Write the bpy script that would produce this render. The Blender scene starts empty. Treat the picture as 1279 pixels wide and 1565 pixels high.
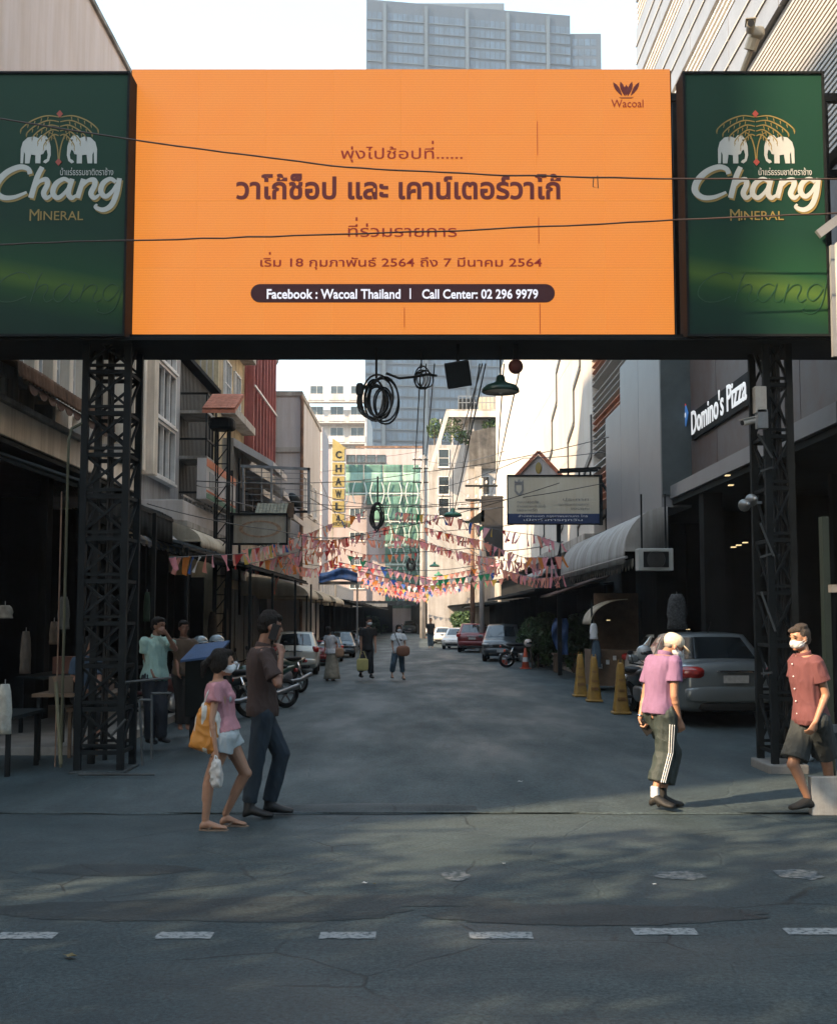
import bpy, bmesh, math, random
from mathutils import Vector, Matrix, noise
random.seed(7)
SC = bpy.context.scene
COL = SC.collection
R = math.radians
# ------------------------------------------------------------------ camera
FPX, CXP, CYP, CAMH = 1865.0, 639.5, 782.5, 1.85
PITCH = math.atan(157.5 / FPX)
cd = bpy.data.cameras.new('camera'); cam = bpy.data.objects.new('camera', cd); COL.objects.link(cam)
cd.sensor_fit = 'HORIZONTAL'; cd.sensor_width = 24.0; cd.lens = 24.0 * FPX / 1279.0
cd.clip_start = 0.1; cd.clip_end = 3000
cam.location = (0, 0, CAMH); cam.rotation_euler = (R(90) + PITCH, 0, 0)
SC.camera = cam
# ------------------------------------------------------------------ world, sun, exposure
SUNV = Vector((-0.70, -0.47, 0.54)).normalized()          # direction towards the sun
el = math.asin(SUNV.z); az = math.atan2(SUNV.x, SUNV.y)
w = bpy.data.worlds.new('World'); SC.world = w; w.use_nodes = True
nt = w.node_tree; bg = nt.nodes['Background']
sky = nt.nodes.new('ShaderNodeTexSky'); sky.sky_type = 'NISHITA'; sky.sun_disc = False
sky.sun_elevation = el; sky.sun_rotation = az; sky.air_density = 1.3; sky.dust_density = 2.0; sky.ozone_density = 1.5
# thin even veil of tropical haze over the whole sky
veil = nt.nodes.new('ShaderNodeMixRGB'); veil.blend_type = 'ADD'; veil.inputs[0].default_value = 1.0
veil.inputs[2].default_value = (1.9, 2.6, 2.9, 1)
nt.links.new(sky.outputs[0], veil.inputs[1]); nt.links.new(veil.outputs[0], bg.inputs[0]); bg.inputs[1].default_value = 0.10
sl = bpy.data.lights.new('sun', 'SUN'); sl.energy = 5.0; sl.angle = R(0.53); sl.color = (1.0, 0.74, 0.48)
sun = bpy.data.objects.new('sun', sl); COL.objects.link(sun)
sun.rotation_euler = (-SUNV).to_track_quat('-Z', 'Y').to_euler(); sun.location = SUNV * 60
SC.view_settings.view_transform = 'Standard'; SC.view_settings.look = 'None'
SC.view_settings.exposure = 1.5; SC.view_settings.gamma = 1.0; SC.view_settings.use_curve_mapping = False
SC.cycles.max_bounces = 6; SC.cycles.diffuse_bounces = 4; SC.cycles.glossy_bounces = 3
SC.cycles.transmission_bounces = 3; SC.cycles.volume_bounces = 0; SC.cycles.transparent_max_bounces = 6
SC.cycles.sample_clamp_indirect = 4.0; SC.cycles.use_denoising = True
SC.cycles.filter_width = 1.5; SC.cycles.blur_glossy = 1.0

# ------------------------------------------------------------------ helpers
WS = bpy.data.scenes.new('bench')                 # empty side scene where modifiers are evaluated; removed at the end
def evaluated(ob):
    WS.view_layers[0].update(); return bpy.data.meshes.new_from_object(ob.evaluated_get(WS.view_layers[0].depsgraph))
def at(px, py, Y):
    u = (px - CXP) / FPX; v = (CYP - py) / FPX
    cp, sp = math.cos(PITCH), math.sin(PITCH)
    dy = cp - v * sp; dz = sp + v * cp; t = Y / dy
    return Vector((u * t, Y, CAMH + dz * t))
def gnd(px, py, z=0.0):
    v = (CYP - py) / FPX; cp, sp = math.cos(PITCH), math.sin(PITCH)
    t = (z - CAMH) / (sp + v * cp)
    return Vector(((px - CXP) / FPX * t, (cp - v * sp) * t, z))
def zat(py, Y): return at(640, py, Y).z
def xat(px, py, Y): return at(px, py, Y).x
def c(r, g, b):
    f = lambda x: (x / 255 / 12.92) if x / 255 <= 0.04045 else ((x / 255 + 0.055) / 1.055) ** 2.4
    return (f(r), f(g), f(b), 1)
MATS = {}
def mat(name, col, rough=0.6, metal=0.0, var=0.25, scale=2.0, bump=0.15, bscale=25.0, streak=0.0, spec=0.5, col2=None,
        coat=0.0, thr=None, emit=None, stretch=(1, 1, 1), alpha=None, trans=0.0):
    """procedural material: base colour broken by two noises, streaks that run down, fine relief"""
    if name in MATS: return MATS[name]
    m = bpy.data.materials.new(name); m.use_nodes = True; MATS[name] = m
    n = m.node_tree.nodes; L = m.node_tree.links; b = n['Principled BSDF']
    tc = n.new('ShaderNodeTexCoord'); mp = n.new('ShaderNodeMapping'); mp.inputs['Scale'].default_value = stretch
    L.new(tc.outputs['Object'], mp.inputs[0])
    n1 = n.new('ShaderNodeTexNoise'); n1.inputs['Scale'].default_value = scale; n1.inputs['Detail'].default_value = 6
    n1.inputs['Roughness'].default_value = 0.65
    L.new(mp.outputs[0], n1.inputs['Vector'])
    rp = n.new('ShaderNodeValToRGB'); L.new(n1.outputs[0], rp.inputs[0])
    a = [x * (1 - var) for x in col[:3]] + [1]; d = [min(1, x * (1 + var)) for x in col[:3]] + [1]
    if col2: a = col2
    lo, hi = thr if thr else (0.32, 0.68)
    rp.color_ramp.elements[0].position = lo; rp.color_ramp.elements[0].color = a
    rp.color_ramp.elements[1].position = hi; rp.color_ramp.elements[1].color = d
    out = rp.outputs[0]
    if streak:
        mp2 = n.new('ShaderNodeMapping'); mp2.inputs['Scale'].default_value = (1.3, 1.3, 0.10); L.new(tc.outputs['Object'], mp2.inputs[0])
        n2 = n.new('ShaderNodeTexNoise'); n2.inputs['Scale'].default_value = 1.6; n2.inputs['Detail'].default_value = 9; n2.inputs['Roughness'].default_value = 0.7
        L.new(mp2.outputs[0], n2.inputs['Vector'])
        r2 = n.new('ShaderNodeValToRGB'); L.new(n2.outputs[0], r2.inputs[0])
        k = 1 - streak
        r2.color_ramp.elements[0].position = 0.38; r2.color_ramp.elements[0].color = (k, k * 0.95, k * 0.88, 1)
        r2.color_ramp.elements[1].position = 0.58; r2.color_ramp.elements[1].color = (1, 1, 1, 1)
        mx = n.new('ShaderNodeMixRGB'); mx.blend_type = 'MULTIPLY'; mx.inputs[0].default_value = 1
        L.new(out, mx.inputs[1]); L.new(r2.outputs[0], mx.inputs[2]); out = mx.outputs[0]
    L.new(out, b.inputs['Base Color'])
    b.inputs['Roughness'].default_value = rough; b.inputs['Metallic'].default_value = metal
    b.inputs['Specular IOR Level'].default_value = spec; b.inputs['Coat Weight'].default_value = coat
    b.inputs['Coat Roughness'].default_value = 0.06
    if trans: b.inputs['Transmission Weight'].default_value = trans
    if alpha is not None: b.inputs['Alpha'].default_value = alpha
    if emit:
        b.inputs['Emission Color'].default_value = emit[0]; b.inputs['Emission Strength'].default_value = emit[1]
    if bump:
        n3 = n.new('ShaderNodeTexNoise'); n3.inputs['Scale'].default_value = bscale; n3.inputs['Detail'].default_value = 4
        L.new(mp.outputs[0], n3.inputs['Vector'])
        bp = n.new('ShaderNodeBump'); bp.inputs['Strength'].default_value = bump; bp.inputs['Distance'].default_value = 0.02
        L.new(n3.outputs[0], bp.inputs['Height']); L.new(bp.outputs[0], b.inputs['Normal'])
    return m

class MB:
    def __init__(s): s.v = []; s.f = []
    def add(s, v, f):
        o = len(s.v); s.v += [Vector(p) for p in v]; s.f += [tuple(i + o for i in q) for q in f]; return s
    def box(s, x0, x1, y0, y1, z0, z1):
        v = [(x, y, z) for x in (x0, x1) for y in (y0, y1) for z in (z0, z1)]
        return s.add(v, [(0, 1, 3, 2), (4, 6, 7, 5), (0, 4, 5, 1), (2, 3, 7, 6), (0, 2, 6, 4), (1, 5, 7, 3)])
    def cbox(s, ctr, size, M=None):
        ctr = Vector(ctr); M = M or Matrix.Identity(3)
        v = [ctr + M @ Vector((a * size[0] / 2, b * size[1] / 2, d * size[2] / 2)) for a in (-1, 1) for b in (-1, 1) for d in (-1, 1)]
        return s.add(v, [(0, 1, 3, 2), (4, 6, 7, 5), (0, 4, 5, 1), (2, 3, 7, 6), (0, 2, 6, 4), (1, 5, 7, 3)])
    def bar(s, a, b, w, h=None, up=(0, 0, 1)):
        a = Vector(a); b = Vector(b); d = b - a; L = d.length
        if L < 1e-6: return s
        d.normalize(); up = Vector(up)
        if abs(d.dot(up)) > 0.98: up = Vector((0, 1, 0)) if abs(d.y) < 0.9 else Vector((1, 0, 0))
        x = d.cross(up).normalized(); z = x.cross(d)
        return s.cbox((a + b) / 2, (w, L, h or w), Matrix((x, d, z)).transposed())
    def ring_loft(s, rings, cap=True, closed=True):
        o = len(s.v); n = len(rings[0])
        for r in rings: s.v += [Vector(p) for p in r]
        m = n if closed else n - 1
        for i in range(len(rings) - 1):
            for j in range(m):
                k = (j + 1) % n
                s.f.append((o + i * n + j, o + i * n + k, o + (i + 1) * n + k, o + (i + 1) * n + j))
        if cap and closed:
            s.f.append(tuple(o + j for j in range(n))[::-1]); s.f.append(tuple(o + (len(rings) - 1) * n + j for j in range(n)))
        return s
    def tube(s, pts, r, n=8, cap=True):
        pts = [Vector(p) for p in pts]; rr = r if isinstance(r, (list, tuple)) else [r] * len(pts)
        rings = []; ref = None
        for i, p in enumerate(pts):
            t = (pts[min(i + 1, len(pts) - 1)] - pts[max(i - 1, 0)])
            t = t.normalized() if t.length > 1e-9 else Vector((0, 0, 1))
            if ref is None: ref = Vector((0, 0, 1)) if abs(t.z) < 0.9 else Vector((1, 0, 0))
            x = t.cross(ref)
            if x.length < 1e-4: x = t.cross(Vector((0.3, 1, 0.2)))
            x.normalize(); y = x.cross(t); ref = y
            rings.append([p + (x * math.cos(2 * math.pi * k / n) + y * math.sin(2 * math.pi * k / n)) * rr[i] for k in range(n)])
        return s.ring_loft(rings, cap)
    def lathe(s, ctr, prof, n=20, M=None, cap=True):
        ctr = Vector(ctr); M = M or Matrix.Identity(3)
        return s.ring_loft([[ctr + M @ Vector((r * math.cos(2 * math.pi * k / n), r * math.sin(2 * math.pi * k / n), z)) for k in range(n)] for r, z in prof], cap)
    def sell(s, ctr, size, e=2.0, M=None, n=16, m=10):
        """superellipsoid: e=2 ball, larger = rounder-cornered box"""
        ctr = Vector(ctr); M = M or Matrix.Identity(3)
        g = lambda x: math.copysign(abs(x) ** (2.0 / e), x)
        rings = []
        for i in range(m + 1):
            a = -math.pi / 2 + math.pi * (0.02 + 0.96 * i / m)
            rings.append([ctr + M @ Vector((size[0] * g(math.cos(a)) * g(math.cos(2 * math.pi * k / n)), size[1] * g(math.cos(a)) * g(math.sin(2 * math.pi * k / n)), size[2] * g(math.sin(a)))) for k in range(n)])
        return s.ring_loft(rings, True)
    def capsule(s, a, b, ra, rb, n=12, flat=False, sx=1.0, ref=None):
        a = Vector(a); b = Vector(b); d = (b - a); L = max(d.length, 1e-5); d = d / L
        up = Vector(ref) if ref else (Vector((0, 0, 1)) if abs(d.z) < 0.9 else Vector((0, 1, 0)))
        x = d.cross(up)
        if x.length < 1e-4: x = d.cross(Vector((1, 0.2, 0)))
        x.normalize(); y = x.cross(d)
        pr = []
        if flat: pr = [(0, ra), (L, rb)]
        else:
            for i in range(5): t = math.pi / 2 * (0.05 + 0.95 * i / 4); pr.append((-ra * math.cos(t), ra * math.sin(t)))
            pr += [(L * 0.5, (ra + rb) / 2)]
            for i in range(5): t = math.pi / 2 * (0.05 + 0.95 * (4 - i) / 4); pr.append((L + rb * math.cos(t), rb * math.sin(t)))
        return s.ring_loft([[a + d * h + (x * math.cos(2 * math.pi * k / n) * sx + y * math.sin(2 * math.pi * k / n)) * r for k in range(n)] for h, r in pr])
    def prism(s, poly, o, ux, uy, depth):
        """2D polygon in the plane (o, ux, uy), extruded by the vector depth"""
        o = Vector(o); ux = Vector(ux); uy = Vector(uy); depth = Vector(depth)
        A = [o + ux * p[0] + uy * p[1] for p in poly]
        return s.ring_loft([A, [p + depth for p in A]], True)
    def quad(s, a, b, c_, d): return s.add([a, b, c_, d], [(0, 1, 2, 3)])
    def mesh(s, name, org=(0, 0, 0), smooth=False):
        me = bpy.data.meshes.new(name); o = Vector(org)
        me.from_pydata([p - o for p in s.v], [], s.f); me.update()
        bm = bmesh.new(); bm.from_mesh(me); bmesh.ops.recalc_face_normals(bm, faces=bm.faces); bm.to_mesh(me); bm.free()
        if smooth:
            me.shade_smooth() if hasattr(me, 'shade_smooth') else None
        return me
    def build(s, name, m, parent=None, smooth=False, bevel=0, kind=None, label=None, auto=None):
        org = root_loc(parent) if parent else (0, 0, 0)
        me = s.mesh(name, org, smooth)
        if auto is not None:
            me.shade_smooth(); me.set_sharp_from_angle(angle=R(auto))
        o = bpy.data.objects.new(name, me); COL.objects.link(o)
        if m: me.materials.append(m)
        if parent: o.parent = parent
        if bevel:
            bv = o.modifiers.new('bevel', 'BEVEL'); bv.width = bevel; bv.segments = 2; bv.limit_method = 'ANGLE'
        if kind: o['kind'] = kind
        if label: o['label'] = label
        return o
def root_loc(o):
    while o.parent: o = o.parent
    return o.location
def thing(name, label, cat, loc=(0, 0, 0), group=None):
    o = bpy.data.objects.new(name, None); COL.objects.link(o); o.location = loc; o.empty_display_size = 0.1
    o['label'] = label; o['category'] = cat
    if group: o['group'] = group
    return o
def tag(o, label, cat, group=None):
    o['label'] = label; o['category'] = cat
    if group: o['group'] = group
    return o
def copy_tree(o, parent=None):
    q = o.copy(); COL.objects.link(q)
    if parent: q.parent = parent
    for ch in o.children: copy_tree(ch, q)
    return q
def inst(me, name, parent, loc, rz=0.0, scale=None, rot=None):
    o = bpy.data.objects.new(name, me); COL.objects.link(o); o.parent = parent
    top = parent
    o.location = Vector(loc); o.rotation_euler = rot if rot else (0, 0, rz)
    if scale: o.scale = scale
    return o
def rel(parent, p): return Vector(p) - Vector(root_loc(parent))
def rotz(a): return Matrix.Rotation(a, 3, 'Z')

TXT = {}
def text_mesh(body, bold=0.0, shear=0.0, space=1.0, extrude=0.0):
    k = (body, bold, shear, space, extrude)
    if k in TXT: return TXT[k]
    cu = bpy.data.curves.new('t', 'FONT'); cu.body = body; cu.size = 1.0; cu.offset = bold; cu.shear = shear
    cu.space_character = space; cu.extrude = extrude; cu.resolution_u = 3
    cu.align_x = 'LEFT'
    ob = bpy.data.objects.new('t', cu); WS.collection.objects.link(ob)
    me = evaluated(ob)
    bpy.data.objects.remove(ob); TXT[k] = me
    return me
def islands(me):
    par = list(range(len(me.vertices)))
    def f(a):
        while par[a] != a: par[a] = par[par[a]]; a = par[a]
        return a
    for e in me.edges: par[f(e.vertices[0])] = f(e.vertices[1])
    g = {}
    for i in range(len(par)): g.setdefault(f(i), []).append(i)
    return list(g.values())
def lift_tones(me, body, bold, shear, space):
    """Thai tone marks that sit on top of an upper vowel are raised one storey"""
    if me.get('lifted'): return
    me['lifted'] = 1
    box = lambda m_, g: (round(min(m_.vertices[i].co.x for i in g), 3), round(max(m_.vertices[i].co.x for i in g), 3), round(min(m_.vertices[i].co.y for i in g), 3), round(max(m_.vertices[i].co.y for i in g), 3))
    full = [(box(me, g), g) for g in islands(me)]
    for k in range(1, len(body)):
        if body[k] in '่้๊๋' and body[k - 1] in 'ิีึืัํ':
            a = text_mesh(body[:k], bold, shear, space, 0.05); d = text_mesh(body[:k + 1], bold, shear, space, 0.05)
            have = {box(a, g) for g in islands(a)}
            for bx in (box(d, g) for g in islands(d)):
                if bx in have: continue
                for fb, g in full:
                    if all(abs(p_ - q_) < .004 for p_, q_ in zip(fb, bx)):
                        for i in g: me.vertices[i].co.y += 0.13
def lettering(body, ctr, width, height, ux, uz, n, m, parent, bold=0.0, shear=0.0, name='lettering', space=1.0, thick=0.01, fit=None, tones=True):
    """flat letters as thin solid shapes; fitted to width (and height if given); ctr on the carrying surface, n its outward normal"""
    src = text_mesh(body, bold, shear, space, 0.05)
    vs = [v.co.copy() for v in src.vertices]
    if tones: lift_tones(src, body, bold, shear, space)
    vs = [v.co.copy() for v in src.vertices]
    x0, x1 = min(v.x for v in vs), max(v.x for v in vs); y0, y1 = min(v.y for v in vs), max(v.y for v in vs)
    sx = width / (x1 - x0); sy = height / (y1 - y0) if height else sx
    ux = Vector(ux); uz = Vector(uz); n = Vector(n); ctr = Vector(ctr); org = Vector(root_loc(parent))
    me = src.copy(); me.materials.clear(); me.materials.append(m)
    for v in me.vertices:
        p = v.co
        v.co = ctr + ux * ((p.x - (x0 + x1) / 2) * sx) + uz * ((p.y - (y0 + y1) / 2) * sy) + n * (0.004 + (p.z + 0.05) / 0.1 * thick) - org
    o = bpy.data.objects.new(name, me); COL.objects.link(o); o.parent = parent
    return o

# window parts: local mesh faces -Y, rz turns it
WINC = {}
def window(parent, p, w_, h_, face, fm, gm, nx=2, ny=2, fw=0.05, depth=0.07, name='window'):
    k = (round(w_, 3), round(h_, 3), nx, ny, fw, depth, fm.name, gm.name)
    if k not in WINC:
        b = MB(); y0, y1 = -depth, 0.0
        b.box(-w_ / 2, w_ / 2, y0, y1, -h_ / 2, -h_ / 2 + fw); b.box(-w_ / 2, w_ / 2, y0, y1, h_ / 2 - fw, h_ / 2)
        b.box(-w_ / 2, -w_ / 2 + fw, y0, y1, -h_ / 2 + fw, h_ / 2 - fw); b.box(w_ / 2 - fw, w_ / 2, y0, y1, -h_ / 2 + fw, h_ / 2 - fw)
        for i in range(1, nx):
            x = -w_ / 2 + w_ * i / nx; b.box(x - fw * .35, x + fw * .35, y0 * .8, -0.012, -h_ / 2 + fw, h_ / 2 - fw)
        for i in range(1, ny):
            z = -h_ / 2 + h_ * i / ny; b.box(-w_ / 2 + fw, w_ / 2 - fw, y0 * .7, -0.014, z - fw * .35, z + fw * .35)
        b.box(-w_ / 2 - .04, w_ / 2 + .04, y0 - .05, 0, -h_ / 2 - .06, -h_ / 2)
        g = MB(); g.box(-w_ / 2 + fw, w_ / 2 - fw, -0.010, -0.002, -h_ / 2 + fw, h_ / 2 - fw)
        a = b.mesh('window'); a.materials.append(fm); d = g.mesh('pane'); d.materials.append(gm); WINC[k] = (a, d)
    a, d = WINC[k]; rz = {'-y': 0, '+x': math.pi / 2, '-x': -math.pi / 2}[face]
    o = inst(a, name, parent, rel(parent, p), rz)
    q = inst(d, 'pane', o, (0, 0, 0)); return o

def remeshed(mb, name, m, parent, voxel=0.01, smooth=3, disp=0.0, dscale=14.0, stretch=(1, 1, 1), seed=0, label=None, keep=None):
    """joins overlapping closed shapes into one continuous skin"""
    me = mb.mesh('tmp'); ob = bpy.data.objects.new('tmp', me); WS.collection.objects.link(ob)
    r_ = ob.modifiers.new('r', 'REMESH'); r_.mode = 'VOXEL'; r_.voxel_size = voxel; r_.use_smooth_shade = True
    if smooth:
        s_ = ob.modifiers.new('s', 'SMOOTH'); s_.factor = 0.5; s_.iterations = smooth
    new = evaluated(ob)
    bpy.data.objects.remove(ob); bpy.data.meshes.remove(me)
    org = Vector(root_loc(parent)) if parent else Vector((0, 0, 0))
    off = Vector((seed * 3.1, seed * 1.7, 0))
    NRM = [n_.vector.copy() for n_ in new.vertex_normals]; CO = [v.co.copy() for v in new.vertices]; flat = []
    for p, nv in zip(CO, NRM):
        if disp:
            q = Vector((p.x * stretch[0], p.y * stretch[1], p.z * stretch[2])) * dscale + off
            p = p + nv * disp * (noise.noise(q) + .55 * (1 - 2.6 * abs(noise.noise(q * 1.9 + Vector((7, q.z * .6, q.x * .5))))))
        p = p - org; flat += [p.x, p.y, p.z]
    new.vertices.foreach_set('co', flat); new.update()
    new.name = name; new.materials.clear(); new.materials.append(m); new.shade_smooth()
    o = bpy.data.objects.new(name, new); COL.objects.link(o)
    if parent: o.parent = parent
    if label: o['label'] = label
    return o
# ------------------------------------------------------------------ materials
XL, XR = -6.2, 5.5
M = {}
def asphalt(name, base, warm, seed, crack=1.0, sg=(.8, 1.1, 1)):
    """worn asphalt: aggregate speckle, stains, traffic polish, thin branching cracks"""
    m = bpy.data.materials.new(name); m.use_nodes = True; n = m.node_tree.nodes; L = m.node_tree.links; b = n['Principled BSDF']
    tc = n.new('ShaderNodeTexCoord'); mp = n.new('ShaderNodeMapping'); mp.inputs['Location'].default_value = (seed, seed * 2, 0); L.new(tc.outputs['Object'], mp.inputs[0])
    def noi(sc, det, st=None, rough=.6):
        q = n.new('ShaderNodeTexNoise'); q.inputs['Scale'].default_value = sc; q.inputs['Detail'].default_value = det; q.inputs['Roughness'].default_value = rough
        if st: m2 = n.new('ShaderNodeMapping'); m2.inputs['Scale'].default_value = st; L.new(mp.outputs[0], m2.inputs[0]); L.new(m2.outputs[0], q.inputs['Vector'])
        else: L.new(mp.outputs[0], q.inputs['Vector'])
        return q
    def ramp(src, a, c0, e, c1):
        r = n.new('ShaderNodeValToRGB'); L.new(src, r.inputs[0]); r.color_ramp.elements[0].position = a; r.color_ramp.elements[0].color = (*c0, 1); r.color_ramp.elements[1].position = e; r.color_ramp.elements[1].color = (*c1, 1); return r
    def mul(x, y, f=1.0):
        q = n.new('ShaderNodeMixRGB'); q.blend_type = 'MULTIPLY'; q.inputs[0].default_value = f; L.new(x, q.inputs[1]); L.new(y, q.inputs[2]); return q.outputs[0]
    big = ramp(noi(.35, 4, sg).outputs[0], .34, base, .68, warm)
    med = ramp(noi(2.2, 4, sg, .6).outputs[0], .35, (.82, .83, .84), .62, (1.12, 1.11, 1.10))
    fin = ramp(noi(34, 4, None, .85).outputs[0], .38, (.42, .42, .42), .63, (1.65, 1.65, 1.6))
    spk = ramp(noi(140, 2, None, .9).outputs[0], .60, (1, 1, 1), .74, (2.6, 2.5, 2.3))
    vo = n.new('ShaderNodeTexVoronoi'); vo.feature = 'DISTANCE_TO_EDGE'; vo.inputs['Scale'].default_value = .9
    wp = n.new('ShaderNodeMixRGB'); wp.inputs[0].default_value = .12; L.new(mp.outputs[0], wp.inputs[1]); L.new(noi(2.2, 6).outputs['Color'], wp.inputs[2]); L.new(wp.outputs[0], vo.inputs['Vector'])
    ck = ramp(vo.outputs['Distance'], .0035, (.35, .35, .35), .011, (1, 1, 1)); msk = ramp(noi(.7, 3).outputs[0], .50, (0, 0, 0), .58, (1, 1, 1))
    cm = n.new('ShaderNodeMixRGB'); L.new(msk.outputs[0], cm.inputs[0]); cm.inputs[1].default_value = (1, 1, 1, 1); L.new(ck.outputs[0], cm.inputs[2])
    out = mul(mul(mul(big.outputs[0], med.outputs[0]), fin.outputs[0]), spk.outputs[0]); out = mul(out, cm.outputs[0], crack); L.new(out, b.inputs['Base Color'])
    rr = n.new('ShaderNodeMapRange'); L.new(noi(.8, 3, sg).outputs[0], rr.inputs[0]); rr.inputs[1].default_value = .35; rr.inputs[2].default_value = .65; rr.inputs[3].default_value = .48; rr.inputs[4].default_value = .78; L.new(rr.outputs[0], b.inputs['Roughness'])
    b.inputs['Specular IOR Level'].default_value = .38
    ad = n.new('ShaderNodeMath'); ad.operation = 'ADD'; L.new(noi(90, 3, None, .8).outputs[0], ad.inputs[0]); L.new(ck.outputs[0], ad.inputs[1])
    bp = n.new('ShaderNodeBump'); bp.inputs['Strength'].default_value = .5; bp.inputs['Distance'].default_value = .012; L.new(ad.outputs[0], bp.inputs['Height']); L.new(bp.outputs[0], b.inputs['Normal'])
    MATS[name] = m; return m
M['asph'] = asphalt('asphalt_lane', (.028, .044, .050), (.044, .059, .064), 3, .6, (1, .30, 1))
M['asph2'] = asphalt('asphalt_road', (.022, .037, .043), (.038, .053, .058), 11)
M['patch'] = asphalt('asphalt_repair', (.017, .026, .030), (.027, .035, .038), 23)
M['paint'] = mat('road_paint', (0.20, 0.21, 0.21, 1), 0.75, col2=(.05, .065, .07, 1), thr=(.38, .52), var=0.2, scale=26, bump=0.3, bscale=60)
M['wornpaint'] = mat('worn_paint', (0.11, 0.12, 0.125, 1), 0.8, col2=(.03, .045, .05, 1), thr=(.42, .58), var=0.2, scale=20, bump=0.3, bscale=60)
M['pave'] = mat('pavement_concrete', (0.16, 0.155, 0.145, 1), 0.8, var=0.25, scale=2, bump=0.3)
M['ground'] = mat('ground_earth', (0.13, 0.125, 0.115, 1), 0.9, var=0.2, scale=0.2)
M['conc'] = mat('weathered_concrete', (0.38, 0.355, 0.32, 1), 0.85, var=0.3, scale=1.2, streak=0.45, bump=0.3)
M['grey'] = mat('grey_render', (0.36, 0.355, 0.355, 1), 0.85, var=0.15, scale=1.0, streak=0.3)
M['cream'] = mat('cream_plaster', (0.74, 0.66, 0.55, 1), 0.85, var=0.16, scale=0.9, streak=0.35)
M['beige'] = mat('pink_beige_plaster', (0.80, 0.68, 0.63, 1), 0.85, var=0.05, scale=0.6, streak=0.12)
M['yellow'] = mat('stained_yellow_plaster', (0.50, 0.41, 0.26, 1), 0.9, var=0.35, scale=1.0, streak=0.5)
M['white'] = mat('white_plaster', (0.50, 0.48, 0.475, 1), 0.8, var=0.08, scale=0.5, streak=0.2)
M['whiteclad'] = mat('white_cladding', (0.50, 0.475, 0.44, 1), 0.6, var=0.10, scale=0.4, streak=0.05, bump=0.04)
M['red'] = mat('dull_red_paint', (0.36, 0.11, 0.095, 1), 0.75, var=0.25, scale=1.2, streak=0.35)
M['tile'] = mat('terracotta_tile', (0.44, 0.15, 0.085, 1), 0.8, var=0.3, scale=8, streak=0.2)
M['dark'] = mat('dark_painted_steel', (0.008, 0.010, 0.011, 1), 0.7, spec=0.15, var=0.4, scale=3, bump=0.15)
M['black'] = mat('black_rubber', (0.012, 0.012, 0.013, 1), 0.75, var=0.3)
M['darkwall'] = mat('sooty_wall', (0.014, 0.015, 0.016, 1), 0.9, var=0.4, scale=1.5, streak=0.4, spec=0.1)  # near-black: shade of interiors and canopies is put into the colour
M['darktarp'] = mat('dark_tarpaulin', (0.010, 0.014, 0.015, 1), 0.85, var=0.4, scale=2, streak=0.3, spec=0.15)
M['rust'] = mat('rusty_corrugated_iron', (0.20, 0.12, 0.08, 1), 0.85, var=0.5, scale=3, streak=0.4, metal=0.2)
M['zinc'] = mat('galvanised_sheet', (0.34, 0.35, 0.36, 1), 0.45, metal=0.5, var=0.2, scale=2, streak=0.3)
M['steel'] = mat('steel_tube', (0.25, 0.25, 0.25, 1), 0.45, metal=0.7, var=0.25, scale=4)
M['alu'] = mat('aluminium_louvre', (0.27, 0.275, 0.285, 1), 0.4, metal=0.35, var=0.12, scale=1.5)
M['wlouv'] = mat('white_louvre', (0.42, 0.395, 0.36, 1), 0.5, var=0.06, scale=1.0)
M['olouv'] = mat('orange_louvre', (0.50, 0.20, 0.10, 1), 0.55, var=0.3, scale=1.2)
M['glass'] = mat('window_glass', (0.05, 0.065, 0.075, 1), 0.12, var=0.5, scale=1.2, bump=0.02, spec=0.7)
M['darkglass'] = mat('dark_window_glass', (0.014, 0.018, 0.02, 1), 0.08, var=0.4, scale=1.2, bump=0.0, spec=0.8)
M['frame'] = mat('white_window_frame', (0.70, 0.68, 0.65, 1), 0.6, var=0.15, scale=3)
M['dframe'] = mat('dark_window_frame', (0.05, 0.05, 0.05, 1), 0.5, var=0.2)
M['panel'] = mat('charcoal_sign_panel', (0.060, 0.056, 0.058, 1), 0.5, var=0.5, scale=2.2, bump=0.1, col2=(0.075, 0.045, 0.035, 1))
M['clad'] = mat('grey_composite_cladding', (0.155, 0.16, 0.17, 1), 0.42, var=0.08, scale=1.5, bump=0.03)
M['awn'] = mat('grey_canvas', (0.34, 0.34, 0.335, 1), 0.85, var=0.15, scale=1.5, streak=0.35)
M['cawn'] = mat('cream_canvas', (0.50, 0.44, 0.34, 1), 0.85, var=0.15, scale=2, streak=0.3)
M['brown'] = mat('brown_canvas', (0.12, 0.07, 0.055, 1), 0.85, var=0.25, scale=2)
M['cable'] = mat('black_cable', (0.010, 0.010, 0.011, 1), 0.5, var=0.2, bump=0)
M['skin'] = mat('skin_tan', (0.34, 0.18, 0.115, 1), 0.5, var=0.10, scale=9, bump=0.05)
M['skin2'] = mat('skin_brown', (0.20, 0.095, 0.06, 1), 0.5, var=0.12, scale=9, bump=0.05)
M['hair'] = mat('black_hair', (0.010, 0.008, 0.007, 1), 0.65, var=0.4, scale=40, bump=0.8, bscale=120, stretch=(1, 1, 0.2), spec=0.2)
M['mask'] = mat('white_mask', (0.62, 0.64, 0.66, 1), 0.8, var=0.06)
M['hedge'] = mat('hedge_leaves', (0.035, 0.075, 0.022, 1), 0.6, var=0.6, scale=3, bump=0)
M['leaf'] = mat('tree_leaves', (0.045, 0.085, 0.022, 1), 0.6, var=0.5, scale=2, bump=0)
M['bark'] = mat('tree_bark', (0.10, 0.075, 0.055, 1), 0.9, var=0.3, scale=6, bump=0.6)
M['blue'] = mat('blue_tarpaulin', (0.035, 0.10, 0.28, 1), 0.6, var=0.3, scale=3, streak=0.3)
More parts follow.
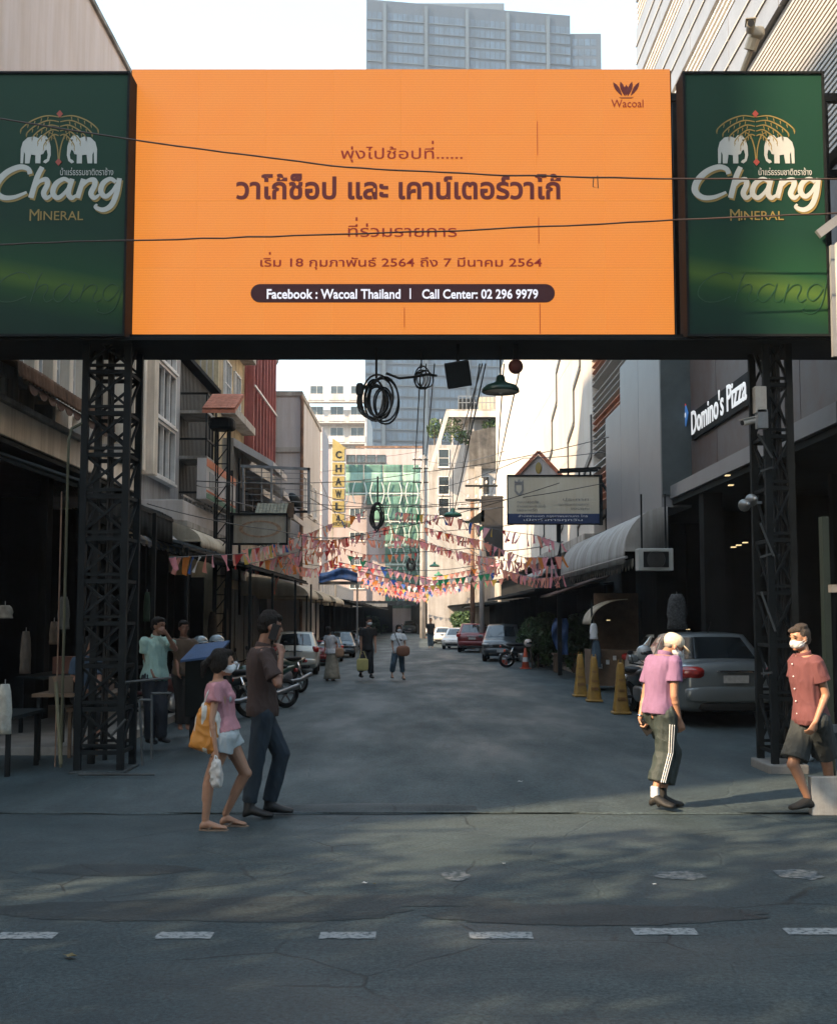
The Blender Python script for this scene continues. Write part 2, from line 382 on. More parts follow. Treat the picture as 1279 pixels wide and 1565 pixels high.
M['ylw'] = mat('yellow_plastic', (0.27, 0.155, 0.03, 1), 0.5, var=0.25, scale=6)
M['orange'] = mat('orange_plastic', (0.55, 0.09, 0.035, 1), 0.5, var=0.15)
M['wood'] = mat('old_wood', (0.12, 0.075, 0.045, 1), 0.8, var=0.4, scale=4)
M['lamp'] = mat('lamp_glow', (0.9, 0.8, 0.5, 1), 0.5, emit=((1.0, 0.70, 0.34, 1), .35), bump=0)

# ------------------------------------------------------------------ haze
hz = MB(); hz.box(-420, 420, -60, 520, -1.2, 205)
ho = hz.build('haze', None, kind='stuff')
hm = bpy.data.materials.new('haze'); hm.use_nodes = True; hn = hm.node_tree.nodes; hn.clear()
ov = hn.new('ShaderNodeOutputMaterial'); pv = hn.new('ShaderNodeVolumePrincipled')
pv.inputs['Color'].default_value = (0.80, 0.91, 1.0, 1); pv.inputs['Density'].default_value = 0.00045; pv.inputs['Anisotropy'].default_value = 0.2
hm.node_tree.links.new(pv.outputs[0], ov.inputs['Volume']); ho.data.materials.append(hm)

# ------------------------------------------------------------------ ground, roads, pavements
def sheet(name, x0, x1, y0, y1, z, m, parent=None):
    b = MB(); b.quad((x0, y0, z), (x1, y0, z), (x1, y1, z), (x0, y1, z)); return b.build(name, m, parent, kind='structure')
sheet('ground', -400, 400, -50, 500, -0.006, M['ground'])
# the lane itself rises a hand's breadth towards its joint with the cross road
road = sheet('cross_road', -80, 80, -30, 11.75, 0.0, M['asph2'])
b = MB(); nx, ny = 40, 90
for j in range(ny + 1):
    y = 11.55 + (150 - 11.55) * (j / ny) ** 2.2
    for i in range(nx + 1):
        x = -7.0 + 14.2 * i / nx
        z = 0.004 + 0.003 * noise.noise(Vector((x * .5, y * .35, 3))) * (1 if j > 1 else 0.3) + 0.012
        yy = y + (0.10 * noise.noise(Vector((x * 1.3, 0, 5))) + .05 * noise.noise(Vector((x * 4, 0, 5))) if j == 0 else 0)
        b.v.append(Vector((x, yy, 0.004 if j == 0 else z)))
for j in range(ny):
    for i in range(nx): a = j * (nx + 1) + i; b.f.append((a, a + 1, a + nx + 2, a + nx + 1))
soi = b.build('lane', M['asph'], smooth=True, kind='structure')
for nm, s, xk in (('pavement', -1, -4.35), ('pavement', 1, 5.05)):
    b = MB(); xe = s * 9.5; y0 = 16.2 if s < 0 else 25.5
    b.box(min(xk, xe), max(xk, xe), y0, 140, -0.005, 0.13)
    b.build(nm, M['pave'], kind='structure', bevel=0.02)
    k = MB(); x = xk - s * 0.075
    for i in range(60):
        y = y0 + i * 1.0
        k = MB(); k.box(x - 0.075, x + 0.073, y + .008, y + .992, -0.004, 0.136 + random.uniform(-.006, .006))
        o = k.build('kerbstone', M['conc'], None, kind='structure')
# dashes, each a worn painted bar
for x0, x1 in ((-10, 91), (235, 328), (487, 575), (718, 812), (970, 1060), (1206, 1300)):
    a = gnd(x0, 1436 - (6 if x0 > 900 else 0)); d = gnd(x1, 1426 - (6 if x0 > 900 else 0)); b = MB(); n = 14
    top = []; bot = []
    for i in range(n + 1):
        x = a.x + (d.x - a.x) * i / n
        bot.append((x, a.y + random.uniform(-.008, .008), .004)); top.append((x, d.y + random.uniform(-.008, .008), .004))
    for i in range(n): b.quad(bot[i], bot[i + 1], top[i + 1], top[i])
    b.build('painted_dash', M['paint'], road)
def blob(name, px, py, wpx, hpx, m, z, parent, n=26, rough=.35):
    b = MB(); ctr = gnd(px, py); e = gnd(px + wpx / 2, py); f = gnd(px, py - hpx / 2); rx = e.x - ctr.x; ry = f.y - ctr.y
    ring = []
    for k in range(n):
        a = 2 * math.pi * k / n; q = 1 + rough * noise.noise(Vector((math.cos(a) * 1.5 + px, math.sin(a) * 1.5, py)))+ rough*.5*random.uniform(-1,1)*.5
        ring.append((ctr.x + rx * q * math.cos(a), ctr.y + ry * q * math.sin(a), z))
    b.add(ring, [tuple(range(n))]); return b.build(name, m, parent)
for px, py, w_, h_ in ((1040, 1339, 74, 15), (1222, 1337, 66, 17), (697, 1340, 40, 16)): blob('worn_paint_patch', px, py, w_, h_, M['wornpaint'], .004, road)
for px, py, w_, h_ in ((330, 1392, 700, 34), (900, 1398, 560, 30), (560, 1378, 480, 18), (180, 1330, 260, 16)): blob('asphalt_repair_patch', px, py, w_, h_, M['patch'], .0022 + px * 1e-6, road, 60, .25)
# shallow drain cover of sheet steel and mortar along the joint
b = MB(); L_ = []; 
for i in range(41):
    x = -1.35 + 1.9 * i / 40; t = math.sin(math.pi * i / 40)
    L_.append([(x, 11.62 - .10 * t + .02 * noise.noise(Vector((x * 5, 1, 1))), 0.006), (x, 11.72, 0.022 + .012 * t), (x, 11.86 + .08 * t, 0.030 + .006 * t), (x, 11.98 + .12 * t, 0.018)])
b.ring_loft(L_, cap=False, closed=False); b.build('mortar_ridge', M['patch'], soi, smooth=True)
def litter(px, py, s, m, label, cat, name, group=None):
    p = gnd(px, py); b = MB(); n = 8; ring = []
    a0 = random.uniform(0, 3)
    for k in range(n):
        a = 2 * math.pi * k / n; r = s * (1 if k % 2 else .6) * (1.5 if k in (0, 4) else .8)
        ring.append((p.x + r * math.cos(a + a0), p.y + r * .7 * math.sin(a + a0), .012 + .25 * s * abs(math.sin(a * 1.5))))
    v = ring + [(p.x, p.y, .010 + .05 * s)]
    b.add(v, [(k, (k + 1) % n, n) for k in range(n)])
    o = b.build(name, m, None, smooth=False); so = o.modifiers.new('s', 'SOLIDIFY'); so.thickness = .002
    return tag(o, label, cat, group)
M['dleaf'] = mat('dry_leaf', (0.16, 0.12, 0.05, 1), 0.8, var=0.4, scale=20)
M['paper'] = mat('paper_scrap', (0.55, 0.55, 0.53, 1), 0.8, var=0.2, scale=20)
litter(107, 1466, .05, M['dleaf'], 'curled dry leaf on the asphalt below the dashed line', 'leaf', 'fallen_leaf')
litter(795, 1197, .045, M['paper'], 'white paper scrap lying in the middle of the lane', 'litter', 'paper_scrap')
litter(558, 1353, .03, M['paper'], 'small pale crumpled scrap on the cross road', 'litter', 'paper_scrap')
litter(770, 1323, .02, M['paper'], 'tiny white scrap beside the worn paint', 'litter', 'paper_scrap')
litter(573, 1354, .02, M['dleaf'], 'small brown leaf next to a pale scrap', 'leaf', 'fallen_leaf')
litter(1132, 1187, .02, M['dleaf'], 'small dry leaf in the sunlit strip of road', 'leaf', 'fallen_leaf')
litter(1000, 1355, .02, M['paper'], 'tiny scrap under the worn patch of paint', 'litter', 'paper_scrap')

# ------------------------------------------------------------------ billboard gantry
YB = 14.3
g = thing('billboard_gantry', 'black steel gantry on two lattice towers spanning the lane entrance', 'gantry', (0, 14.7, 0))
zb0 = zat(551, 15.25); zb1 = zat(513, 14.0)
b = MB(); b.box(-6.6, 6.4, 14.02, 14.16, zb0, zb1 - .01); b.build('fascia_beam', M['dark'], g, bevel=.01)
b = MB(); b.box(-6.6, 6.4, 14.18, 15.3, zb0 + .02, zb0 + .09); b.build('soffit', M['dark'], g)
b = MB(); b.box(-6.6, 6.4, 14.0, 14.02, zb1 - .05, zb1 - .03); b.build('beam_flange', M['dark'], g)
for z in (zb0 + .12, zb0 + 1.2, zb0 + 2.3, zb0 + 3.3):
    b = MB(); b.box(-6.5, 6.3, 15.0, 15.1, z, z + .1); b.build('back_rail', M['dark'], g)
for i in range(14):
    x = -6.3 + i * .95; b = MB(); b.box(x, x + .06, 14.9, 14.98, zb0 + .1, 8.3); b.build('back_post', M['dark'], g)
def tower(xa, xb, ya, yb, z1, step, mt=None, th=.078, z0=0.0):
    mt = mt or M['dark']
    for x in (xa, xb):
        for y in (ya, yb):
            b = MB(); b.box(x - th / 2, x + th / 2, y - th / 2, y + th / 2, z0, z1); b.build('tower_leg', mt, g)
    n = int((z1 - z0) / step); me = {}
    for i in range(n):
        z = z0 + .25 + i * step
        for y in (ya, yb):
            b = MB(); b.bar((xa, y, z), (xb, y, z), .035, .05); b.build('tower_rung', mt, g)
            if i % 1 == 0:
                b = MB(); b.bar((xa, y, z + .08), (xb, y, z + .08), .035, .035); b.build('tower_rung', mt, g)
            b = MB(); b.bar((xa, y - .01, z + .08), (xb, y - .01, z + step), .03, .03); b.build('tower_brace', mt, g)
            if y == ya or i % 2:
                b = MB(); b.bar((xb, y + .022, z + .08), (xa, y + .022, z + step), .03, .03); b.build('tower_brace', mt, g)
        for x in (xa, xb):
            b = MB(); b.bar((x, ya, z), (x, yb, z), .035, .04); b.build('tower_rung', mt, g)
            b = MB(); b.bar((x, ya, z), (x, yb, z + step), .028, .028); b.build('tower_brace', mt, g)
tower(-3.97, -3.47, 14.4, 15.0, zb0 + .03, .50)
tower(4.15, 4.42, 14.4, 15.0, zb0 + .03, .62)
b = MB(); b.box(-4.05, -3.4, 14.3, 15.1, 0, .05); b.build('footing', M['patch'], g, bevel=.02)
b = MB(); b.box(4.05, 4.52, 14.3, 15.1, 0, .12); b.build('footing', M['pave'], g, bevel=.02)
b = MB(); b.tube([(-4.12, 14.25, .1), (-4.12, 14.25, 3.9), (-4.10, 14.3, 4.05), (-4.0, 14.36, 4.12)], .017); b.build('cable_conduit', mat('yellowed_pipe', (.05, .046, .022, 1), .6), g)
b = MB(); b.tube([(-4.2, 14.3, .1), (-4.2, 14.3, 3.3)], .009); b.build('cable_conduit', M['rust'], g)

# LED screen
def at2(px, py): return at(px, py, YB)
SX0, SX1 = -3.475, 3.05; SZ0, SZ1 = zat(511, YB), zat(105, YB)
scr = thing('advertising_screen', 'large glowing orange video screen with red Thai lettering above the lane', 'screen', (0, YB, SZ0))
ms = bpy.data.materials.new('orange_led'); ms.use_nodes = True; n = ms.node_tree.nodes; L = ms.node_tree.links; pb = n['Principled BSDF']
tc = n.new('ShaderNodeTexCoord'); sp = n.new('ShaderNodeSeparateXYZ'); L.new(tc.outputs['Object'], sp.inputs[0])
wv = n.new('ShaderNodeTexWave'); wv.bands_direction = 'Z'; wv.inputs['Scale'].default_value = 10.5; L.new(tc.outputs['Object'], wv.inputs['Vector'])
ns = n.new('ShaderNodeTexNoise'); ns.inputs['Scale'].default_value = 1.3; L.new(tc.outputs['Object'], ns.inputs['Vector'])
ns2 = n.new('ShaderNodeTexNoise'); ns2.inputs['Scale'].default_value = 60; L.new(tc.outputs['Object'], ns2.inputs['Vector'])
mxa = n.new('ShaderNodeMixRGB'); mxa.inputs[1].default_value = c(241, 134, 44); mxa.inputs[2].default_value = c(238, 148, 60); L.new(ns.outputs[0], mxa.inputs[0])
mth = n.new('ShaderNodeMath'); mth.operation = 'MULTIPLY_ADD'; mth.inputs[1].default_value = 0.07; mth.inputs[2].default_value = 0.26; L.new(wv.outputs['Fac'], mth.inputs[0])
mt2 = n.new('ShaderNodeMath'); mt2.operation = 'MULTIPLY_ADD'; mt2.inputs[1].default_value = 0.10; L.new(ns2.outputs[0], mt2.inputs[0]); L.new(mth.outputs[0], mt2.inputs[2])
pb.inputs['Base Color'].default_value = (.03, .02, .015, 1); pb.inputs['Roughness'].default_value = .6
L.new(mxa.outputs[0], pb.inputs['Emission Color']); L.new(mt2.outputs[0], pb.inputs['Emission Strength'])
# module grid: every cabinet of the screen its own tile, 3 mm joints
nxm, nym = 8, 4; shared = None
mw = (SX1 - SX0) / nxm; mh = (SZ1 - SZ0) / nym
for i in range(nxm):
    for j in range(nym):
        b = MB(); b.box(0.0008, mw - .0008, 0, .08, 0.0008, mh - .0008)
        if shared is None: shared = b.mesh('led_module'); shared.materials.append(ms)
        o = inst(shared, 'led_module', scr, (SX0 + i * mw, random.uniform(0, .002), j * mh))
b = MB(); b.box(SX0 - .03, SX1 + .03, YB + .085, YB + .3, SZ0 - .03, SZ1 + .02); b.build('screen_cabinet', M['dark'], scr)
mred = mat('screen_red', c(118, 30, 18), .6, emit=(c(150, 42, 26), .16), bump=0, var=.12, scale=4)
mredb = mat('screen_deep_red', c(80, 25, 22), .6, emit=(c(104, 38, 32), .16), bump=0, var=.1, scale=4)
mpill = mat('screen_maroon', c(40, 12, 15), .6, emit=(c(66, 22, 26), .16), bump=0, var=.1)
mwht = mat('screen_white', c(200, 195, 200), .6, emit=(c(225, 225, 235), .30), bump=0, var=.08)
UX, UZ, NY = (1, 0, 0), (0, 0, 1), (0, -1, 0)
def stext(body, x0, x1, y0, y1, m, bold=0.0, space=1.0):
    p = at((x0 + x1) / 2, (y0 + y1) / 2, YB - .003); a = at(x0, (y0 + y1) / 2, YB); d = at(x1, (y0 + y1) / 2, YB)
    h = zat(y0, YB) - zat(y1, YB)
    return lettering(body, p, d.x - a.x, h, UX, UZ, NY, m, scr, bold=bold, space=space, thick=.006)
stext('พุ่งไปช้อปที่......', 521, 707, 215, 248, mred, .004)
stext('วาโก้ช็อป และ เคาน์เตอร์วาโก้', 361, 857, 265, 305, mredb, .028)
stext('ที่ร่วมรายการ', 532, 698, 332, 362, mred, .004)
stext('เริ่ม 18 กุมภาพันธ์ 2564 ถึง 7 มีนาคม 2564', 398, 828, 385, 412, mred, .012)
pc = at(615.5, 448, YB - .003); pw = (849 - 382) / FPX * 14.5; ph = 29 / FPX * 14.5; b = MB(); ring = []
for sgn, a0 in ((1, -90), (-1, 90)):
    for k in range(13):
        a = R(a0 + 180 * k / 12); ring.append((sgn * (pw / 2 - ph / 2) + ph / 2 * math.cos(a), ph / 2 * math.sin(a)))
b.prism(ring, pc, UX, UZ, (0, -.006, 0)); b.build('caption_bar', mpill, scr)
def stext2(*a, **k):
    o = stext(*a, **k); o.location.y = -.008; return o
stext2('Facebook : Wacoal Thailand', 408, 612, 442, 457, mwht, .022)
stext2('|', 626, 628, 441, 457, mwht)
stext2('Call Center: 02 296 9979', 645, 822, 442, 457, mwht, .022)
stext('Wacoal', 934, 983, 152, 164, mred, .004)
# five-petal W emblem
pet = [(-20, 13, -7, -8), (-9, 14, -2, -9), (0, 9, 0, -8), (9, 14, 2, -9), (20, 13, 7, -8)]
for k, (tx, ty, bx, by) in enumerate(pet):
    b = MB(); o_ = at(957, 138, YB - .003); s_ = 14.6 / FPX; d = Vector((tx - bx, ty - by)); nrm = Vector((-d.y, d.x)).normalized()
    pts = []
    for t, w_ in ((0, .6), (.25, 3.6), (.55, 5.4), (.8, 4.0), (1, .4)): pts.append((Vector((bx, by)) + d * t + nrm * w_ * .62))
    for t, w_ in ((1, .4), (.8, 4.0), (.55, 5.4), (.25, 3.6), (0, .6)): pts.append((Vector((bx, by)) + d * t - nrm * w_ * .62))
    b.prism([(p.x * s_, p.y * s_) for p in pts], o_ + Vector((0, -.0006 * k, 0)), UX, UZ, (0, -.006, 0)); b.build('emblem_petal', mredb, scr)
b = MB(); b.prism([(-.09, -.004), (.09, -.004), (.06, -.016), (-.06, -.016)], at(957, 148, YB - .003), UX, UZ, (0, -.006, 0)); b.build('emblem_base', mredb, scr)
# thin seams where a module column is out of line
for px, y0, y1 in ((821, 185, 237), (823, 332, 372), (825, 464, 510), (618, 470, 500)):
    b = MB(); p0 = at(px, y0, YB - .002); p1 = at(px, y1, YB - .002); b.box(p0.x - .004, p0.x + .004, YB - .006, YB - .002, p1.z, p0.z); b.build('module_seam', mred, scr)

# side lightboxes
def ribbon(b, pts, ws, org, ux, uz, s, n, thick=.006, sub=6):
    """brush stroke through 2D points (Catmull-Rom), width per point"""
    P = [Vector((p[0], p[1])) for p in pts]; W = ws if isinstance(ws, (list, tuple)) else [ws] * len(P)
    C = []; 
    for i in range(len(P) - 1):
        p0 = P[max(i - 1, 0)]; p1 = P[i]; p2 = P[i + 1]; p3 = P[min(i + 2, len(P) - 1)]
        for k in range(sub):
            t = k / sub; q = 0.5 * ((2 * p1) + (p2 - p0) * t + (2 * p0 - 5 * p1 + 4 * p2 - p3) * t * t + (3 * p1 - p0 - 3 * p2 + p3) * t ** 3)
            C.append((q, W[i] + (W[i + 1] - W[i]) * t))
    C.append((P[-1], W[-1])); rings = []; ux = Vector(ux); uz = Vector(uz); n = Vector(n)
    for i, (q, w_) in enumerate(C):
        d = C[min(i + 1, len(C) - 1)][0] - C[max(i - 1, 0)][0]
        d = d.normalized() if d.length > 1e-6 else Vector((1, 0)); m_ = Vector((-d.y, d.x))
        A = q + m_ * w_ / 2; B_ = q - m_ * w_ / 2
        f = lambda v, e: Vector(org) + ux * v.x * s - uz * v.y * s + n * e
        rings.append([f(A, 0), f(B_, 0), f(B_, thick), f(A, thick)])
    b.ring_loft(rings, True)
ELE = [(1, 47), (1, 24), (4, 13), (11, 6), (21, 4), (28, 7), (32, 2), (39, 3), (44, 9), (47, 20), (47.5, 34), (45, 43), (40, 47), (36, 45), (38, 42), (42, 40), (43, 33), (41, 25), (38, 27), (36, 32), (32, 33), (32, 47), (24, 47), (24, 34), (17, 33), (15, 47), (8, 47), (8, 33), (6, 28), (5, 47)]
CH = [([(50, 12), (47, 4), (35, 1), (18, 9), (5, 24), (2, 39), (12, 49), (28, 49), (46, 41)], [8, 8, 9, 10, 11, 11, 9, 7, 4]),
      ([(67, 1), (60, 18), (52, 50)], [8, 9, 9]), ([(55, 36), (64, 24), (73, 21), (75, 29), (70, 42), (74, 50), (82, 45)], [4, 6, 9, 9, 9, 8, 3]),
      ([(106, 24), (98, 20), (87, 28), (83, 42), (90, 50), (99, 43), (107, 30)], [6, 7, 9, 9, 8, 6, 4]), ([(110, 20), (105, 42), (110, 50), (117, 45)], [8, 9, 8, 3]),
      ([(126, 20), (118, 50)], [8, 9]), ([(121, 36), (132, 23), (141, 22), (142, 30), (137, 43), (142, 50), (149, 45)], [4, 6, 9, 9, 9, 8, 3]),
      ([(172, 25), (164, 20), (154, 27), (151, 40), (158, 48), (167, 40), (173, 28)], [6, 7, 9, 9, 8, 6, 4]), ([(177, 19), (173, 44), (166, 62), (155, 69), (144, 65), (146, 60)], [8, 9, 9, 8, 6, 3])]
mgold = mat('gold_print', (0.26, 0.18, 0.045, 1), .5, var=.15, bump=0); mwprint = mat('white_print', (0.44, 0.45, 0.42, 1), .5, var=.08, bump=0)
mredp = mat('red_print', (0.32, 0.05, 0.03, 1), .5, var=.1, bump=0); mghost = mat('ghost_print', (0.015, 0.06, 0.03, 1), .35, var=.2, bump=0)
mgreen = bpy.data.materials.new('green_poster'); mgreen.use_nodes = True; n = mgreen.node_tree.nodes; L = mgreen.node_tree.links; pb = n['Principled BSDF']
tc = n.new('ShaderNodeTexCoord'); sp = n.new('ShaderNodeSeparateXYZ'); L.new(tc.outputs['Object'], sp.inputs[0])
ma = n.new('ShaderNodeMath'); ma.operation = 'MULTIPLY_ADD'; ma.inputs[1].default_value = .19; L.new(sp.outputs[0], ma.inputs[0]); L.new(sp.outputs[2], ma.inputs[2])
ma2 = n.new('ShaderNodeMath'); ma2.operation = 'MULTIPLY'; ma2.inputs[1].default_value = 1 / 3.3; L.new(ma.outputs[0], ma2.inputs[0])
rp = n.new('ShaderNodeValToRGB'); L.new(ma2.outputs[0], rp.inputs[0]); E = rp.color_ramp.elements
E[0].position = 0; E[0].color = (.004, .024, .017, 1); E[1].position = 1; E[1].color = (.007, .042, .024, 1)
for p_, col in ((.12, (.005, .030, .018, 1)), (.19, (.014, .055, .018, 1)), (.235, (.060, .115, .022, 1)), (.30, (.010, .052, .022, 1)), (.45, (.006, .034, .021, 1))):
    e = rp.color_ramp.elements.new(p_); e.color = col
L.new(rp.outputs[0], pb.inputs['Base Color']); pb.inputs['Roughness'].default_value = .55; pb.inputs['Specular IOR Level'].default_value = .2
def lightbox(pl, pr, label, yf):
    x0 = xat(pl, 512, yf); x1 = xat(pr, 512, yf); z0 = zat(514, yf); z1 = zat(109, yf); wd = x1 - x0; s = wd / 220.0
    t = thing('drinks_lightbox', label, 'sign', ((x0), yf, z0), 'green advertising boxes at the ends of the gantry')
    b = MB(); b.box(x0 + .03, x1 - .03, yf, yf + .03, z0 + .03, z1 - .03); b.build('poster', mgreen, t)
    b = MB(); b.box(x0, x1, yf + .032, yf + .36, z0, z1)
    b.box(x0, x1, yf - .02, yf + .03, z1 - .028, z1); b.box(x0, x1, yf - .02, yf + .03, z0, z0 + .028)
    b.box(x0, x0 + .028, yf - .02, yf + .03, z0 + .03, z1 - .03); b.box(x1 - .028, x1, yf - .02, yf + .03, z0 + .03, z1 - .03); b.build('box_frame', M['dark'], t)
    o = Vector((x0, yf - .001, z1)); n_ = (0, -1, 0)
    cx_ = 112
    for side in (-1, 1):
        b = MB(); poly = []
        for (ex, ey) in ELE:
            X = cx_ + side * (-60 + ex) if side == 1 else cx_ - (-60 + ex)
            poly.append((X * s, -(100 + ey) * s))
        b.prism(poly, o, UX, UZ, (0, -.005, 0)); b.build('elephant_emblem', mwprint, t)
        b = MB(); q = o + Vector(((cx_ + side * -20) * s, -.006, -110 * s)); b.box(q.x - .6 * s * 2, q.x + .6 * s * 2, q.y - .002, q.y, q.z - s, q.z + s); b.build('elephant_eye', M['dark'], t)
    b = MB(); k = 0
    for side in (-1, 1):
        for i in range(5):
            y_ = 70 + i * 7.5; e_ = 60 - i * 9
            arc = [(cx_ + side * 1.0, y_ + 3), (cx_ + side * e_ * .35, y_ + 1), (cx_ + side * e_ * .72, y_ + 9), (cx_ + side * (e_ - 1), y_ + 22 - i * 1.2), (cx_ + side * e_, y_ + 30 - i * 2)]
            ribbon(b, arc, [1.4, 1.8, 2.0, 1.8, .6], o + Vector((0, -.0005 * i, 0)), UX, UZ, s, n_, .004, 5)
            for k in range(5):
                f_ = .3 + k * .17; x_ = cx_ + side * e_ * f_; yy = y_ + 1 + 22 * f_ ** 2.2
                ribbon(b, [(x_, yy), (x_ + side * 1.0, yy + 5.5)], [1.6, .5], o + Vector((0, -.0005 * i, 0)), UX, UZ, s, n_, .004, 2)
        ribbon(b, [(cx_ + side * .6, 142), (cx_ + side * 2.5, 122), (cx_ + side * 8, 104), (cx_ + side * 16, 97)], [1.6, 1.8, 1.8, .5], o, UX, UZ, s, n_, .005, 5)
    b.build('palm_emblem', mgold, t)
    b = MB()
    for (rx, ry) in ((0, 68), (0, 145)): q = o + Vector(((cx_ + rx) * s, -.004, -ry * s)); b.prism([(-5 * s, 0), (0, 6 * s), (5 * s, 0), (0, -6 * s)], q, UX, UZ, (0, -.005, 0))
    b.build('emblem_jewel', mredp, t)
    for nm, dx, dy, m_, e in (('brand_shadow', 2.2, 3.0, mgold, 0), ('brand_lettering', 0, 0, mwprint, .005)):
        b = MB()
        for i, (pts, ws) in enumerate(CH): ribbon(b, [(14 + dx + p[0] * 1.09, 152 + dy + p[1] * 1.0) for p in pts], [q * .92 for q in ws], o + Vector((0, -e - .0004 * i, 0)), UX, UZ, s, n_, .004)
        b.build(nm, m_, t)
    lettering('น้ำแร่ธรรมชาติตราช้าง', o + Vector((156 * s, 0, -160 * s)), 82 * s, 12 * s, UX, UZ, n_, mwprint, t, thick=.004)
    lettering('M', o + Vector((77 * s, 0, -229 * s)), 15 * s, 18 * s, UX, UZ, n_, mgold, t, thick=.004)
    lettering('INERAL', o + Vector((119 * s, 0, -230 * s)), 66 * s, 14 * s, UX, UZ, n_, mgold, t, thick=.004)
    b = MB()
    for i, (pts, ws) in enumerate(CH): ribbon(b, [(16 + p[0] * 1.12, 318 + p[1] * .95) for p in pts], 1.3, o + Vector((0, -.0004 * i, 0)), UX, UZ, s, n_, .003)
    b.build('faint_lettering', mghost, t)
    return t
lightbox(1050, 1270, 'bright green drinks lightbox with white elephants, right of the orange screen', 13.95)
lightbox(-29, 191, 'darker green drinks lightbox cut off by the picture edge, left of the orange screen', 13.95)
# ------------------------------------------------------------------ buildings
def blk(p, name, m, x0, x1, y0, y1, z0, z1, bevel=0):
    b = MB(); b.box(min(x0, x1), max(x0, x1), y0, y1, z0, z1); return b.build(name, m, p, bevel=bevel)
def corrug(p, name, m, a, b_, d, e, n=20, amp=.02, along=True, sub=6):
    """a-b near edge, d-e far edge; waves run from a to b"""
    a, b_, d, e = map(Vector, (a, b_, d, e)); nrm = (b_ - a).cross(d - a).normalized(); B = MB(); N = n * 4
    for j in range(sub + 1):
        for i in range(N + 1):
            t = i / N; q = j / sub
            q0 = (a.lerp(b_, t)).lerp(d.lerp(e, t), q); B.v.append(q0 + nrm * (amp * math.sin(i * math.pi / 2) + amp * .8 * noise.noise(q0 * 1.3)))
    for j in range(sub):
        for i in range(N): k = j * (N + 1) + i; B.f.append((k, k + 1, k + N + 2, k + N + 1))
    o = B.build(name, m, p, smooth=True); s_ = o.modifiers.new('s', 'SOLIDIFY'); s_.thickness = .012; return o
def barrel(p, name, m, xw, xo, y0, y1, zt, zb, ribs=8, drop=0.0):
    """quarter-round canvas awning along Y"""
    B = MB(); n = 10; ny = ribs * 3
    for j in range(ny + 1):
        y = y0 + (y1 - y0) * j / ny; sag = .035 * (math.sin(math.pi * (j % 3) / 3))
        for i in range(n + 1):
            a = math.pi / 2 * i / n; B.v.append(Vector((xw + (xo - xw) * math.sin(a) * (1 - .03 * sag), y, zb + (zt - zb) * math.cos(a) ** 1 - sag)))
        B.v.append(Vector((xo, y, zb - drop - sag)))
    w_ = n + 2
    for j in range(ny):
        for i in range(w_ - 1): k = j * w_ + i; B.f.append((k, k + 1, k + w_ + 1, k + w_))
    for jj in (0, ny):
        cidx = len(B.v); B.v.append(Vector((xw, y0 if jj == 0 else y1, zb)))
        for i in range(n): B.f.append((jj * w_ + i, jj * w_ + i + 1, cidx))
    o = B.build(name, m, p, auto=50); s_ = o.modifiers.new('s', 'SOLIDIFY'); s_.thickness = .01; return o

# ---- left, corner building
L1 = thing('corner_building', 'pink beige corner building with rusty awning and cream ledge, beside the left tower', 'building', (-10, 21, 0))
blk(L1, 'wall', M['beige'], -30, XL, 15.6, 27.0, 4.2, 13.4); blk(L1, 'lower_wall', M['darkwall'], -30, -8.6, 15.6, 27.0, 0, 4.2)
blk(L1, 'parapet_cap', M['conc'], -30, XL + .06, 15.5, 27.05, 13.402, 13.5)
for i in range(12):
    y = 15.9 + i * .95
    blk(L1, 'pilaster', M['cream'], XL, XL + .22, y, y + .22, 5.0, 9.6)
for i in range(11):
    y = 15.9 + i * .95 + .585
    window(L1, (XL + .002, y, 6.35), .62, 1.9, '+x', M['frame'], M['glass'], 1, 3, .05)
    window(L1, (XL + .002, y, 8.6), .62, 1.6, '+x', M['frame'], M['glass'], 1, 2, .05)
blk(L1, 'ledge', M['cream'], XL, -5.62, 15.4, 24.2, 4.28, 4.72, .02); blk(L1, 'ledge', M['conc'], XL, -5.55, 15.4, 24.2, 4.722, 4.80)
for i in range(4):
    blk(L1, 'ledge_bracket', M['conc'], XL, -5.70, 16.6 + i * 2.2, 16.75 + i * 2.2, 4.80, 5.12)
corrug(L1, 'rusty_awning', M['rust'], (-6.18, 15.5, 5.62), (-6.18, 20.4, 5.62), (-5.15, 15.5, 5.12), (-5.15, 20.4, 5.12), 34, .022)
corrug(L1, 'awning_fascia', M['rust'], (-5.14, 15.5, 5.13), (-5.14, 20.4, 5.13), (-5.12, 15.5, 4.92), (-5.12, 20.4, 4.92), 34, .02)
b = MB()                                                    # scalloped edge of the ledge curtain
for i in range(10):
    y = 16.0 + i * .42; ring = [(y, 4.92)] + [(y + .21 + .21 * math.cos(math.pi * k / 8), 4.92 - .13 * math.sin(math.pi * k / 8)) for k in range(8, -1, -1)]
    b.prism([(q[0], q[1]) for q in ring], (-5.17, 0, 0), (0, 1, 0), (0, 0, 1), (-.01, 0, 0))
b.build('scalloped_valance', M['brown'], L1)
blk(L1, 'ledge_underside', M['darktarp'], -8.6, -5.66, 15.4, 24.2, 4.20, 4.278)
for y in (17.2, 20.4, 23.6, 26.8): blk(L1, 'ground_column', M['darkwall'], -6.35, XL - .02, y, y + .3, 0, 4.2)
